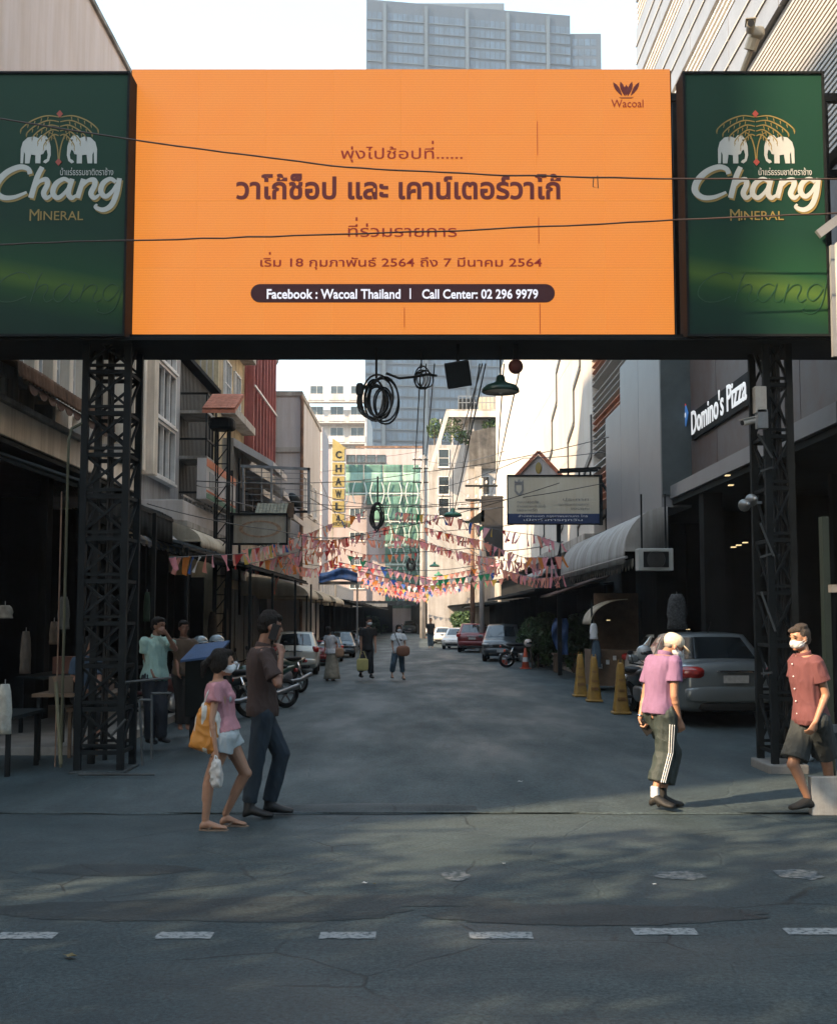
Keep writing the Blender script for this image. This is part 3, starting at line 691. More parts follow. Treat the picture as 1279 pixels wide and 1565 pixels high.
# roller shutters and shelves deep in the shops
def shutter(p, xf, y0, y1, z0, z1, m, sgn):
    b = MB(); n = int((z1 - z0) / .09)
    for i in range(n):
        z = z0 + i * (z1 - z0) / n; b.box(min(xf, xf + sgn * .03), max(xf, xf + sgn * .03), y0, y1, z, z + (z1 - z0) / n * .8)
    return b.build('roller_shutter', m, p)
M['shut'] = mat('dull_shutter_paint', (.09, .10, .105, 1), .6, var=.3, scale=2, streak=.3)
for y in (16.2, 19.4, 22.6): shutter(L1, -8.58, y + .2, y + 2.8, .2, 3.4, M['shut'], 1)

# ---- left, white gridded bay
L2 = thing('gridded_building', 'narrow grey shophouse with a tall white grid of windows over a balcony', 'building', (-10, 29, 0))
blk(L2, 'wall', M['grey'], -20, XL, 27.02, 31.4, 3.9, 14.2); blk(L2, 'corner_pier', M['cream'], XL, XL + .28, 27.06, 27.5, 5.0, 14.0)
for j, z in enumerate((5.75, 7.15, 8.55, 9.95)):
    window(L2, (XL + .004, 28.95, z), 2.7, 1.34, '+x', M['frame'], M['darkglass'], 4, 1, .07, .12)
blk(L2, 'balcony_wall', M['white'], XL, -5.25, 27.1, 33.5, 3.95, 4.42, .02); blk(L2, 'balcony_floor', M['conc'], XL, -5.15, 27.1, 33.5, 3.82, 3.948)
blk(L2, 'balcony_rail', M['steel'], -5.28, -5.24, 27.1, 33.5, 4.50, 4.54)
for i in range(14): blk(L2, 'rail_post', M['steel'], -5.275, -5.245, 27.2 + i * .48, 27.23 + i * .48, 4.42, 4.50)
t = thing('striped_signboard', 'long white shop sign striped orange and green over the left balcony', 'sign', (-5.1, 30.4, 4.5))
blk(t, 'sign_box', M['white'], -5.22, -5.0, 28.6, 33.2, 4.58, 5.55)
mo = mat('faded_orange_print', (.50, .13, .05, 1), .6); mg_ = mat('faded_green_print', (.05, .16, .10, 1), .6); mgr = mat('grey_window_print', (.16, .19, .21, 1), .5)
for z0, z1, m_ in ((5.36, 5.55, mo), (4.60, 4.72, mg_), (4.76, 4.80, mo)): blk(t, 'stripe', m_, -4.998, -4.99, 28.62, 33.18, z0, z1)
for y in (29.0, 31.4): blk(t, 'picture_panel', mgr, -4.998, -4.988, y, y + 1.2, 4.88, 5.26)
# ---- left, dark slatted front
L3 = thing('slatted_building', 'dark timber slatted shophouse front with iron cages, left side', 'building', (-10, 34, 0))
blk(L3, 'wall', M['darkwall'], -20, XL - .25, 31.42, 37.0, 3.9, 8.6); blk(L3, 'eave', M['darkwall'], -20, XL + .15, 31.42, 37.0, 8.6, 8.72)
M['slat'] = mat('dark_grey_slat', (.045, .05, .052, 1), .7, var=.3, scale=2, streak=.3)
me = None
for i in range(27):
    y = 31.55 + i * .2
    if me is None:
        b = MB(); b.box(0, .16, 0, .09, 0, 4.5); me = b.mesh('slat'); me.materials.append(M['slat'])
    inst(me, 'slat', L3, rel(L3, (XL - .24, y, 4.05)))
for z in (5.0, 6.4, 7.6):
    blk(L3, 'balcony_bar', M['dark'], XL - .1, -5.5, 31.5, 31.55, z, z + .05); blk(L3, 'balcony_bar', M['dark'], -5.55, -5.5, 31.5, 33.0, z, z + .05); blk(L3, 'balcony_slab', M['conc'], XL - .1, -5.5, 31.5, 33.0, z - .5, z - .42)
for y in (31.5, 32.0, 32.5, 33.0): blk(L3, 'balcony_post', M['dark'], -5.55, -5.51, y, y + .04, 4.5, 7.65)
# ---- left, yellow gable wall and red fins
L4 = thing('yellow_walled_building', 'tall building with stained yellow side wall and dull red fins', 'building', (-10, 43, 0))
blk(L4, 'wall', M['yellow'], -20, XL + .05, 37.02, 49.4, 0, 16.0)
blk(L4, 'front_panel', M['red'], XL + .05, XL + .12, 42.6, 49.3, 7.6, 16.0)
for i in range(8):
    y = 42.7 + i * .93; blk(L4, 'fin', M['red'], XL + .12, XL + .38, y, y + .12, 7.5, 16.0)
for i in range(7):
    for z in (9.0, 11.4):
        window(L4, (XL + .122, 42.82 + i * .93 + .40, z), .62, 1.5, '+x', M['dframe'], M['darkglass'], 1, 2)
for i in range(2):
    for z in (9.2, 11.8): window(L4, (XL + .052, 38.6 + i * 2.1, z), 1.3, 1.5, '+x', M['frame'], M['glass'], 3, 2)
for z in (8.1, 10.6): blk(L4, 'window_box', M['conc'], XL + .05, XL + .5, 37.6, 42.3, z, z + .25)
blk(L4, 'rail', M['frame'], XL + .4, XL + .45, 42.6, 49.3, 9.9, 9.97)
for i in range(4):
    blk(L4, 'side_pipe', M['conc'], -6.9 + i * .19, -6.86 + i * .19, 36.94, 37.0, 3 + i, 12)
blk(L4, 'lower_front', M['conc'], XL + .05, XL + .4, 38.0, 49.2, 3.0, 7.4)
for (y, z, l_) in ((38.0, 7.4, 4.0), (41.0, 6.8, 4.5), (44.5, 6.3, 4.5)):       # sloping concrete sunshades
    b = MB(); b.prism([(0, 0), (1.25, -.75), (1.25, -.95), (0, -.25)], (XL + .4, y, z), (1, 0, 0), (0, 0, 1), (0, l_, 0)); b.build('sunshade', M['white'], L4)
for i in range(5): window(L4, (XL + .402, 39.2 + i * 2.1, 5.2), 1.3, 1.6, '+x', M['dframe'], M['glass'], 3, 2)
for i in range(12): blk(L4, 'stair_rung', M['steel'], XL + .5, XL + 1.0, 47.0 + i * .2, 47.04 + i * .2, 7.4 - i * .32, 7.45 - i * .32)
# ---- red tiled little canopy on its post
t = thing('tiled_kiosk_roof', 'small terracotta tiled canopy on a dark lattice post, sunlit', 'canopy', (-4.7, 30, 0))
pa = at(322, 640, 29.6); pb_ = at(365, 608, 31.0)
b = MB(); zt, zb_ = 7.45, 6.85; x0, x1 = -5.25, -4.45
for row in range(6):
    for k in range(7):
        xx = x0 + (x1 - x0) * k / 7 ; yy = 29.3 + row * .24; zz = zb_ + (zt - zb_) * row / 6
        M3 = Matrix.Rotation(R(22), 3, 'X'); q = MB(); q.cbox((xx + .057, yy + .12, zz + .06), (.108, .27, .022), M3); o = q.build('roof_tile', M['tile'], t)
b = MB(); b.prism([(0, 0), (1.45, .62), (1.45, .54), (0, -.08)], (x0, 29.3, zb_ - .03), (0, 1, 0), (0, 0, 1), (x1 - x0, 0, 0)); b.build('roof_board', M['tile'], t)
b = MB(); b.sell((-4.85, 29.9, 6.55), (.32, .35, .16), 4); b.build('junction_box', M['dark'], t)
for x in (-5.02, -4.72):
    for y in (29.8, 30.1): blk(t, 'post', M['dark'], x, x + .05, y, y + .05, .13, 6.5)
for i in range(13):
    b = MB(); z = .5 + i * .46; b.bar((-5.0, 29.82, z), (-4.7, 29.82, z + .4), .025); b.bar((-4.99, 29.82, z), (-4.7, 29.82, z), .025); b.build('lattice_bar', M['dark'], t)
# ---- white end wall building
L5 = thing('pale_end_wall_building', 'pale windowless building end with brown edge pipe, left side of the lane', 'building', (-8, 53, 0))
blk(L5, 'wall', M['white'], -14, -4.86, 50, 60, 0, 10.9); blk(L5, 'cornice', M['conc'], -14, -4.80, 49.94, 60, 10.902, 11.1); blk(L5, 'string_course', M['conc'], -14, -4.855, 49.9, 49.998, 8.55, 8.75)
b = MB(); b.tube([(-4.80, 49.9, 0), (-4.80, 49.9, 10.7), (-4.86, 49.94, 10.9)], .07); b.build('downpipe', M['rust'], L5)
for i in range(3): window(L5, (-4.858, 51.5 + i * 2.6, 7.0), 1.2, 1.4, '+x', M['frame'], M['darkglass'], 2, 1)
b = MB(); b.tube([(-6.1, 50.2, 11.1), (-6.1, 50.2, 12.2)], .02); b.tube([(-6.1, 50.2, 12.1), (-5.9, 50.2, 12.35), (-5.78, 50.2, 12.75)], .05); b.build('roof_aerial', M['steel'], L5)

# ---- more of the left row, seen foreshortened
for (y0, y1, h, m_, lab, nm) in ((60.2, 74, 4.5, 'conc', 'weathered concrete shophouse beyond the pale end wall', 'shophouse'), (74.2, 92, 4.3, 'cream', 'cream shophouse far down on the left, before the hotel', 'shophouse'), (92.2, 116, 4.2, 'grey', 'grey shophouse at the far end of the left row', 'shophouse')):
    t = thing(nm, lab, 'building', (-9, (y0 + y1) / 2, 0)); blk(t, 'wall', M[m_], -16, XL, y0, y1, 0, h)
    for i in range(int((y1 - y0) / 2.6)):
        for z in (3.5,): window(t, (XL + .003, y0 + 1.5 + i * 2.6, z), 1.5, 1.3, '+x', M['frame'], M['glass'], 2, 1)
# ---- far pink block, white apartment slab
def yface(p, x0, x1, y, z0, z1, nx, nz, w_, h_, fm, gm, mx=2, my=1, fw=.06):
    for i in range(nx):
        for j in range(nz): window(p, (x0 + (x1 - x0) * (i + .5) / nx, y - .003, z0 + (z1 - z0) * (j + .5) / nz), w_, h_, '-y', fm, gm, mx, my, fw)
t = thing('far_pink_block', 'plain pinkish block behind the thin lattice mast', 'building', (-12, 115, 0))
M['pinkw'] = mat('pale_pink_render', (.40, .345, .345, 1), .85, var=.06, scale=.4, streak=.15)
blk(t, 'wall', M['pinkw'], -18, -8.9, 112, 120, 0, 19.2)
for z in range(3, 19, 2): blk(t, 'band', M['white'], -10.4, -8.88, 111.94, 111.998, z, z + .18)
t = thing('white_apartment_slab', 'white apartment slab with recessed balconies beneath the blue tower', 'building', (-13, 175, 0))
blk(t, 'wall', M['white'], -26, -7.2, 172, 190, 0, 31.0)
z0 = zat(690, 171)
for j in range(-1, 4):
    z = z0 + 3.0 * j - 2
    blk(t, 'balcony_slab', M['white'], -16, -7.3, 170.4, 171.98, z, z + .25)
    for i in range(3):
        x = -15.6 + i * 2.9; blk(t, 'balcony_front', M['white'], x, x + 2.3, 170.3, 170.4, z + .25, z + 1.15)
        window(t, (x + 1.1, 171.97, z + 1.75), 1.9, 1.7, '-y', M['frame'], M['glass'], 2, 1)
    blk(t, 'balcony_end', M['white'], -7.6, -7.3, 170.4, 171.98, z + .25, z + 3.0)

# ---- hotel with scaffolding nets
Hh = thing('hotel_building', 'pinkish hotel wrapped in green scaffold netting at the end of the lane', 'building', (-4, 134, 0))
YH = 130.0
hx0, hx1 = xat(500, 800, YH), xat(646, 800, YH); hz = zat(686, YH)
blk(Hh, 'wall', M['pinkw'], hx0, hx1, YH, YH + 14, 0, hz); blk(Hh, 'roof_rail', M['rust'], hx0 + 3, hx1, YH + .1, YH + .2, hz + .1, hz + .35)
for i in range(4):
    p = at(536 + i * 15.5, 701, YH); window(Hh, (p.x, YH - .003, p.z), .95, .85, '-y', M['dframe'], M['glass'], 2, 1)
for (px, py) in ((546, 784), (546, 857), (546, 820), (546, 893)):
    p = at(px, py, YH); window(Hh, (p.x, YH - .003, p.z), 1.6, .95, '-y', M['frame'], M['glass'], 3, 1)
M['net'] = mat('green_scaffold_net', (.10, .22, .175, 1), .85, var=.35, scale=.9, streak=.3, bump=.3, bscale=6)
M['netl'] = mat('pale_green_net', (.26, .42, .36, 1), .85, var=.2, scale=1.0, streak=.15)
M['scaf'] = mat('pale_scaffold_tube', (.50, .55, .52, 1), .5, var=.1)
def band(y0, y1, x0=524, x1=645, m_='net', d=1.2):
    a = at(x0, y1, YH - d); e = at(x1, y0, YH - d); n = max(2, int((x1 - x0) / 26)); 
    for i in range(n):
        B = MB(); xa = a.x + (e.x - a.x) * i / n + .03; xb = a.x + (e.x - a.x) * (i + 1) / n - .03; N = 5
        for q in range(N + 1):
            for k in range(N + 1): x = xa + (xb - xa) * k / N; z = a.z + (e.z - a.z) * q / N; B.v.append(Vector((x, YH - d - .12 * noise.noise(Vector((x * 1.1, z, 2))), z)))
        for q in range(N):
            for k in range(N): s_ = q * (N + 1) + k; B.f.append((s_, s_ + 1, s_ + N + 2, s_ + N + 1))
        o = B.build('net_panel', M[m_], Hh, smooth=True); s_ = o.modifiers.new('s', 'SOLIDIFY'); s_.thickness = .02
for (y0, y1, x0, m_) in ((710, 722, 526, 'net'), (722, 736, 526, 'netl'), (737, 753, 526, 'net'), (754, 757, 526, 'netl'), (758, 772, 560, 'net'), (773, 795, 572, 'net'), (796, 798, 572, 'netl'), (799, 830, 588, 'net'), (831, 836, 588, 'netl'), (837, 860, 588, 'net'), (861, 865, 588, 'netl'), (866, 895, 588, 'net'), (896, 930, 588, 'net')): band(y0, y1, x0, 645, m_)
for y0, y1, xs in ((737, 770, (536, 563, 590, 617, 642)), (773, 800, (590, 617, 642)), (803, 832, (602, 622, 642)), (837, 862, (602, 622, 642)), (866, 895, (602, 622, 642)), (896, 925, (602, 622, 642))):
    for x in xs:
        for s_ in (-1, 1):
            b = MB(); pts = []
            for k in range(7):
                t_ = k / 6; pts.append(at(x + s_ * (6.5 - 3.5 * math.sin(math.pi * t_)), y0 + (y1 - y0) * t_, YH - 1.45))
            b.tube(pts, .055, 5); b.build('scaffold_tube', M['scaf'], Hh)
        a = at(x - 4, (y0 + y1) / 2, YH - 1.45); e = at(x + 4, (y0 + y1) / 2, YH - 1.45); b = MB(); b.bar(a, e, .06); b.build('scaffold_ledger', M['scaf'], Hh)
for y in (754, 797, 833, 863, 895):
    a = at(526 if y < 760 else 590, y, YH - 1.4); e = at(645, y, YH - 1.4); b = MB(); b.bar(a, e, .10); b.build('scaffold_ledger', M['scaf'], Hh)
t = thing('vertical_hotel_sign', 'tall yellow vertical sign spelling CHAWLA with a gold fin on top', 'sign', (xat(517, 805, 127), 127, 0))
sx0, sx1 = xat(508, 740, 127), xat(526.5, 740, 127)
mys = mat('mustard_sign', (.27, .205, .06, 1), .6, var=.15, scale=2)
blk(t, 'backing', M['white'], sx0 - .12, sx1 + .12, 127.0, 127.25, zat(806, 127), zat(684, 127)); blk(t, 'mast', M['conc'], sx0 - .1, sx0 + .1, 127.3, 127.6, 0, zat(684, 127))
ys = [685, 706, 727, 746, 765, 784]
for k, ch in enumerate('CHAWLA'):
    z1 = zat(ys[k] + 1, 127); z0 = zat((ys + [803])[k + 1] - 2, 127); blk(t, 'letter_panel', mys, sx0, sx1, 126.88, 126.998, z0, z1)
    lettering(ch, ((sx0 + sx1) / 2, 126.88, (z0 + z1) / 2), .62, .78, UX, UZ, NY, M['dark'], t, bold=.03, thick=.04, name='letter')
blk(t, 'name_plate', mys, sx0, xat(536, 740, 127), 126.8, 126.87, zat(806, 127), zat(796, 127)); lettering('HOTEL', (sx0 + .85, 126.8, zat(801, 127)), 1.4, .4, UX, UZ, NY, M['dark'], t, thick=.03)
b = MB(); s_ = 127 / FPX; b.prism([(0, 0), (0, 16 * s_), (8 * s_, 11 * s_), (22 * s_, 0)], (sx0, 126.9, zat(686, 127)), UX, UZ, (0, .25, 0)); b.build('fin', mys, t)

# ---- far blue tower
T = thing('glass_tower', 'very tall hazy blue glass tower rising behind the orange screen', 'tower', (18, 370, 0))
TY = 350.0; tx0 = xat(558, 560, TY); tx1 = xat(878, 60, TY); ztop = at(700, -2, TY).z
M['twall'] = mat('blue_grey_tower_wall', (.020, .034, .058, 1), .6, var=.1, scale=.05, bump=0)
M['tglass'] = mat('tower_glass', (.030, .058, .10, 1), .35, metal=.0, var=.5, scale=.22, bump=0, stretch=(1.5, 1, .7))
M['tlite'] = mat('tower_pale_panel', (.045, .068, .095, 1), .6, var=.2, scale=.2, bump=0)
b = MB(); rot = 10.0
def tp(x, z, d=0): return Vector((x, TY + rot * (x - tx0) / (tx1 - tx0) - d, z))
b.add([tp(tx0, 0), tp(tx1, 0), tp(tx1, ztop), tp(tx0, ztop), tp(tx0, 0) + Vector((0, 30, 0)), tp(tx1, 0) + Vector((0, 30, 0)), tp(tx1, ztop) + Vector((0, 30, 0)), tp(tx0, ztop) + Vector((0, 30, 0))], [(0, 1, 2, 3), (5, 4, 7, 6), (4, 0, 3, 7), (1, 5, 6, 2), (3, 2, 6, 7)])
b.build('shaft', M['twall'], T)
tx2 = xat(917.5, 60, TY + 12)
blk(T, 'side_shaft', M['twall'], tx1 + .05, tx2, TY + 11, TY + 40, 0, at(700, 24, TY).z)
blk(T, 'roof_plant', M['tlite'], tx0 + 10, tx1 - 20, TY + 12, TY + 30, ztop, ztop + 5)
fh = 3.25; nf = int(ztop / fh); ncol = 40; cw = (tx1 - tx0) / ncol
gl = {}; 
for f in range(nf):
    z = f * fh + .55
    if z > ztop - 2.5: continue
    if 75 < z < 96 or z < 14: pass
    for grp in range(5):
        b = MB()
        for k in range(8):
            i = grp * 8 + k; x = tx0 + i * cw + .12
            if (i % 8) in (3,): continue
            b.add([tp(x, z, .12), tp(x + cw - .24, z, .12), tp(x + cw - .24, z + 2.1, .12), tp(x, z + 2.1, .12)], [(0, 1, 2, 3)])
        b.build('window_row', M['tglass'], T, kind='stuff')
    b = MB(); b.add([tp(tx0, z - .35, .35), tp(tx1, z - .35, .35), tp(tx1, z - .1, .35), tp(tx0, z - .1, .35), tp(tx0, z - .35, 0), tp(tx1, z - .35, 0), tp(tx1, z - .1, 0), tp(tx0, z - .1, 0)], [(0, 1, 2, 3), (0, 4, 5, 1), (3, 2, 6, 7)]); b.build('floor_ledge', M['tlite'] if f % 2 else M['twall'], T)
    b = MB(); q = tx1 + .8
    for k in range(4): b.box(q + k * 1.9, q + k * 1.9 + 1.5, TY + 10.9, TY + 10.98, z, z + 2.1)
    if z < at(700, 24, TY).z - 3: b.build('window_row', M['tglass'], T, kind='stuff')
for i in (3, 11, 19, 27, 35):
    x = tx0 + i * cw; b = MB(); b.add([tp(x + .3, 0, .9), tp(x + cw - .3, 0, .9), tp(x + cw - .3, ztop - 1, .9), tp(x + .3, ztop - 1, .9), tp(x + .3, 0), tp(x + cw - .3, 0), tp(x + cw - .3, ztop - 1), tp(x + .3, ztop - 1)], [(0, 1, 2, 3), (4, 0, 3, 7), (1, 5, 6, 2)]); b.build('balcony_stack', M['tlite'], T)

# ---- right mid building with roof garden
G = thing('roof_garden_building', 'grey white building with a green roof garden and railing, right of the hotel', 'building', (4, 98, 0))
YG = 92.0; gx0, gx1 = xat(655, 800, YG), xat(766, 800, YG)
blk(G, 'wall', M['grey'], gx0, gx1, YG, YG + 14, 0, zat(680, YG)); blk(G, 'terrace_slab', M['conc'], xat(682, 700, YG), gx1 + 2, YG - .5, YG + 9, zat(633, YG), zat(627, YG))
blk(G, 'terrace_fascia', M['white'], xat(683, 700, YG), gx1 + 2, YG - .62, YG - .51, zat(639, YG), zat(630, YG))
blk(G, 'stair_tower', M['grey'], xat(718, 700, YG), gx1, YG + .4, YG + 8, zat(680, YG), zat(640, YG))
for px in (672, 690, 708, 722, 745, 764): p = at(px, 660, YG); blk(G, 'roof_post', M['white'], p.x, p.x + .12, YG + .1, YG + .22, zat(680, YG), zat(640, YG))
for px in range(700, 766, 6): p = at(px, 640, YG); blk(G, 'railing_post', M['steel'], p.x, p.x + .05, YG - .4, YG - .35, zat(627, YG), zat(606, YG))
for y in (606, 616): blk(G, 'railing_bar', M['steel'], xat(700, 610, YG), gx1 + 1, YG - .41, YG - .34, zat(y, YG) - .05, zat(y, YG))
b = MB(); b.sell((xat(715, 610, YG), YG + 2, zat(615, YG)), (.7, .7, .6), 6); b.build('water_tank', M['dark'], G)
blk(G, 'roof_shed', M['cawn'], xat(733, 610, YG), xat(758, 610, YG), YG + 1, YG + 3, zat(627, YG), zat(603, YG))
for (px, py) in ((678, 700), (678, 742), (678, 775), (740, 742), (740, 790)): p = at(px, py, YG); window(G, (p.x, YG - .003, p.z), .85, 1.4, '-y', M['frame'], M['darkglass'], 1, 2)
b = MB(); b.quad(at(717, 660, YG - .3), at(764, 650, YG - .3), at(764, 716, YG - .3), at(717, 716, YG - .3)); o = b.build('shade_net', mat('torn_grey_net', (.10, .095, .09, 1), .9, var=.6, scale=1.2, streak=.5), G); s_ = o.modifiers.new('s', 'SOLIDIFY'); s_.thickness = .03
b = MB(); b.bar(at(684, 630, YG - 1.2), at(657, 722, YG - 1.2), .35, .3); b.build('stair_flank', M['white'], G)
blk(G, 'brown_pier', M['conc'], xat(725, 760, YG), xat(735, 760, YG), YG - .8, YG - .01, 0, zat(715, YG))
def leafcloud(B, ctr, rad, n, size, rnd=random):
    ctr = Vector(ctr)
    for _ in range(n):
        while True:
            d = Vector((rnd.uniform(-1, 1), rnd.uniform(-1, 1), rnd.uniform(-1, 1)))
            if d.length <= 1: break
        p = ctr + Vector((d.x * rad[0], d.y * rad[1], d.z * rad[2])); s = size * rnd.uniform(.6, 1.3)
        a = Vector((rnd.gauss(0, 1), rnd.gauss(0, 1), rnd.gauss(0, 1))).normalized(); e = a.cross(Vector((rnd.gauss(0, 1), rnd.gauss(0, 1), rnd.gauss(0, 1)))).normalized()
        k = len(B.v); B.v += [p - a * s, p + e * s * .45, p + a * s, p - e * s * .45]; B.f.append((k, k + 1, k + 2, k + 3))
for (px, py, rx, rz, lab) in ((664, 655, .6, .8, 'bushy roof garden shrub left of the terrace posts'), (690, 655, 1.0, 1.1, 'largest roof garden shrub with drooping leaves'), (712, 668, .8, .6, 'low green shrub in the middle of the roof garden'), (752, 650, .8, .5, 'roof garden shrub beside the torn shade net')):
    p = at(px, py, YG + .2); B = MB(); leafcloud(B, p, (rx, .6, rz), 420, .13); t = thing('roof_shrub', lab, 'plant', (p.x, p.y, zat(680, YG)), 'roof garden plants')
    B.build('foliage', M['leaf'], t); b = MB(); b.tube([(p.x, p.y, zat(680, YG)), p], .06); b.build('stem', M['bark'], t)

# ---- right: white building with stepped joints
W2 = thing('white_clad_building', 'blank white clad facade with dark stepped joints, bright in the sun', 'building', (10, 60, 0))
blk(W2, 'wall', M['whiteclad'], XR, 18, 38.2, 86, 4.4, 18.2); blk(W2, 'lower_wall', M['darkwall'], XR + .3, 18, 38.2, 86, 0, 4.4)  # lower wall coloured near-black for the shade under the canopies
blk(W2, 'canopy_ledge', M['conc'], XR - .3, XR + .3, 38.2, 86, 4.1, 4.4)
mj = M['dframe']
for y in (39.4, 45.4, 52.4):
    z = 18.1; yy = y - 11.5; pts = [(yy, z)]
    while z > 4.6:
        z -= 1.25; pts.append((yy, z)); yy += 1.75; z -= .40; pts.append((yy, z))
    b = MB(); sh = 0
    pts = [(p[0], p[1]) for p in pts if p[0] > 38.3]
    for p, q in zip(pts[:-1], pts[1:]): b.bar((XR - .02, p[0], max(p[1], 4.42)), (XR - .02, q[0], max(q[1], 4.42)), .20, .05, up=(1, 0, 0))
    if len(pts) > 1: b.build('stepped_joint', mj, W2)
for y in (38.2 + 6 * i for i in range(8)):
    for z in (7.5, 11.0, 14.5): blk(W2, 'panel_seam', M['wlouv'], XR - .006, XR - .001, y, y + 5.98, z, z + .03)
# ---- right: white and orange louvre front
S2 = thing('louvred_building', 'front of slanting white and orange louvres above the grey cladding', 'building', (10, 34, 0))
blk(S2, 'wall', M['darkwall'], XR + .35, 18, 30.0, 38.15, 0, 11.6)
k = 0; z = 5.2
while z < 11.6:
    m_ = M['olouv'] if (k % 9 in (3, 4) or z < 6.1) else M['wlouv']
    if k % 11 != 7:
        b = MB(); b.cbox((XR + .12, 34.07, z), (.30, 8.1, .035), Matrix.Rotation(R(28), 3, 'Y')); b.build('louvre', m_, S2)
    k += 1; z += .20
for y in (30.1, 33.0, 35.8, 38.05): blk(S2, 'louvre_post', M['frame'], XR + .26, XR + .34, y, y + .09, 5.0, 11.6)
# ---- right: tall ribbed building
S1 = thing('ribbed_tower_block', 'tall block with fine white ribs and grey louvred floors, upper right', 'building', (12, 22, 0))
blk(S1, 'wall', M['alu'], XR + .12, 22, 12.0, 29.6, 8.0, 26.0); blk(S1, 'lower_wall', M['darkwall'], 8.8, 22, 12.0, 29.9, 0, 8.0)
b = MB(); z = 8.0
while z < 10.85:
    b.box(XR - .01, XR + .115, 12.0, 29.6, z, z + .045); z += .085
b.build('fine_ribs', M['wlouv'], S1, kind='stuff')
blk(S1, 'shadow_band', M['dframe'], XR + .06, XR + .118, 12.0, 29.55, 10.86, 11.05)  # dark strip between the fine ribs and the upper panels
for i in range(7):
    z0 = 11.1 + i * 2.05
    for yy in range(6):
        y = 12.0 + yy * 2.933; blk(S1, 'facade_panel', M['alu'], XR - .02, XR + .115, y + .01, y + 2.92, z0, z0 + 1.35)
        for q in (.42, .88): blk(S1, 'panel_rib', M['wlouv'], XR - .045, XR - .022, y + .01, y + 2.92, z0 + q, z0 + q + .035)
    for q in range(4): blk(S1, 'vent_blade', M['frame'], XR + .0, XR + .10, 12.0, 29.6, z0 + 1.45 + q * .15, z0 + 1.49 + q * .15)
    blk(S1, 'vent_recess', M['dframe'], XR + .10, XR + .117, 12.0, 29.58, z0 + 1.37, z0 + 2.03)

# ---- pizza shop
D = thing('pizza_shop', 'dark pizza shop front with white lettering and grey cladding, right side', 'shop', (7, 24, 0))
blk(D, 'sign_wall', M['panel'], 5.62, 5.9, 14.9, 25.2, 4.5, 7.9); blk(D, 'sill', M['clad'], 5.15, 5.9, 14.9, 25.2, 4.22, 4.48); blk(D, 'roof_slab', M['dark'], 5.9, 9, 14.9, 30, 7.6, 7.9)
for y in (15.2, 17.7, 20.2, 22.7): blk(D, 'wall_panel', M['panel'], 5.600, 5.618, y + .01, y + 2.48, 4.52, 7.85)
for (y0, y1) in ((24.9, 27.35), (27.37, 29.8), (29.82, 32.2)): blk(D, 'cladding_panel', M['clad'], 4.98, 5.6, y0, y1, 4.05, 7.05 + (0 if y0 > 28 else .9), .004)
blk(D, 'cladding_return', mat('teal_dark_cladding', (.05, .065, .07, 1), .4), 4.99, 5.6, 24.84, 24.89, 4.3, 7.9)
for i in range(7): b = MB(); b.box(4.94 + i * 0, 4.965, 24.85 + i * 1.05, 24.9 + i * 1.05, 3.95, 4.05); 
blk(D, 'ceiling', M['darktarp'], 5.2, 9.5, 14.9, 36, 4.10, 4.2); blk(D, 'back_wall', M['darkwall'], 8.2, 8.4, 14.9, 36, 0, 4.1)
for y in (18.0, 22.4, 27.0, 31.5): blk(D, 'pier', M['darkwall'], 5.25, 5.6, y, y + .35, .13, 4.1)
for (px, py, y_) in ((1113, 726, 19.5), (1118, 741, 19.5), (1122, 836, 20), (1140, 829, 20), (1130, 833, 20), (1052, 962, 26), (930, 948, 28)):
    p = at(px, py, y_); b = MB(); b.box(p.x - .035, p.x + .035, p.y, p.y + .1, p.z - .008, p.z + .008); b.build('downlight', M['lamp'], D)
mlet = mat('white_acrylic_letters', (.72, .73, .74, 1), .35, var=.03, bump=0, emit=((1, 1, 1, 1), .16))
NX = (-1, 0, 0); UY = (0, -1, 0)
def yx(px, X): return X * FPX / (px - CXP) * 1.0
ya, yb = 24.45, 20.3; zc = 5.72
o = lettering("Domino's Pizza", (5.53, (ya + yb) / 2, zc), ya - yb, .50, UY, UZ, NX, mlet, D, bold=.012, thick=.012)
blk(D, 'sign_tray', M['dark'], 5.54, 5.598, yb - .15, ya + .12, zc - .34, zc + .22)  # dark backing plate standing for the shadow of the letters
mbl = mat('blue_acrylic', (.03, .11, .32, 1), .35, bump=0, emit=((.1, .35, .9, 1), .10)); mrd = mat('red_acrylic', (.50, .035, .03, 1), .35, bump=0, emit=((1, .12, .1, 1), .10))
cy, cz = 25.0, 5.95; a = R(45)
def dom(u0, u1, v0, v1, m_, nm, dx):
    b = MB(); P = []
    for u, v in ((u0, v0), (u1, v0), (u1, v1), (u0, v1)): P.append((u * math.cos(a) - v * math.sin(a), u * math.sin(a) + v * math.cos(a)))
    b.prism(P, (5.50 - dx, cy, cz), UY, UZ, (-.02 if not dx else -.006, 0, 0)); b.build(nm, m_, D)
dom(-.28, .28, 0.005, .28, mrd, 'emblem_tile', 0); dom(-.28, .28, -.28, -.005, mbl, 'emblem_tile', 0)
for (u, v) in ((0, .14), (-.13, -.14), (.13, -.14)):
    b = MB(); P = []
    for k in range(10): uu = u + .05 * math.cos(k * .628); vv = v + .05 * math.sin(k * .628); P.append((uu * math.cos(a) - vv * math.sin(a), uu * math.sin(a) + vv * math.cos(a)))
    b.prism(P, (5.479, cy, cz), UY, UZ, (-.006, 0, 0)); b.build('emblem_dot', mlet, D)

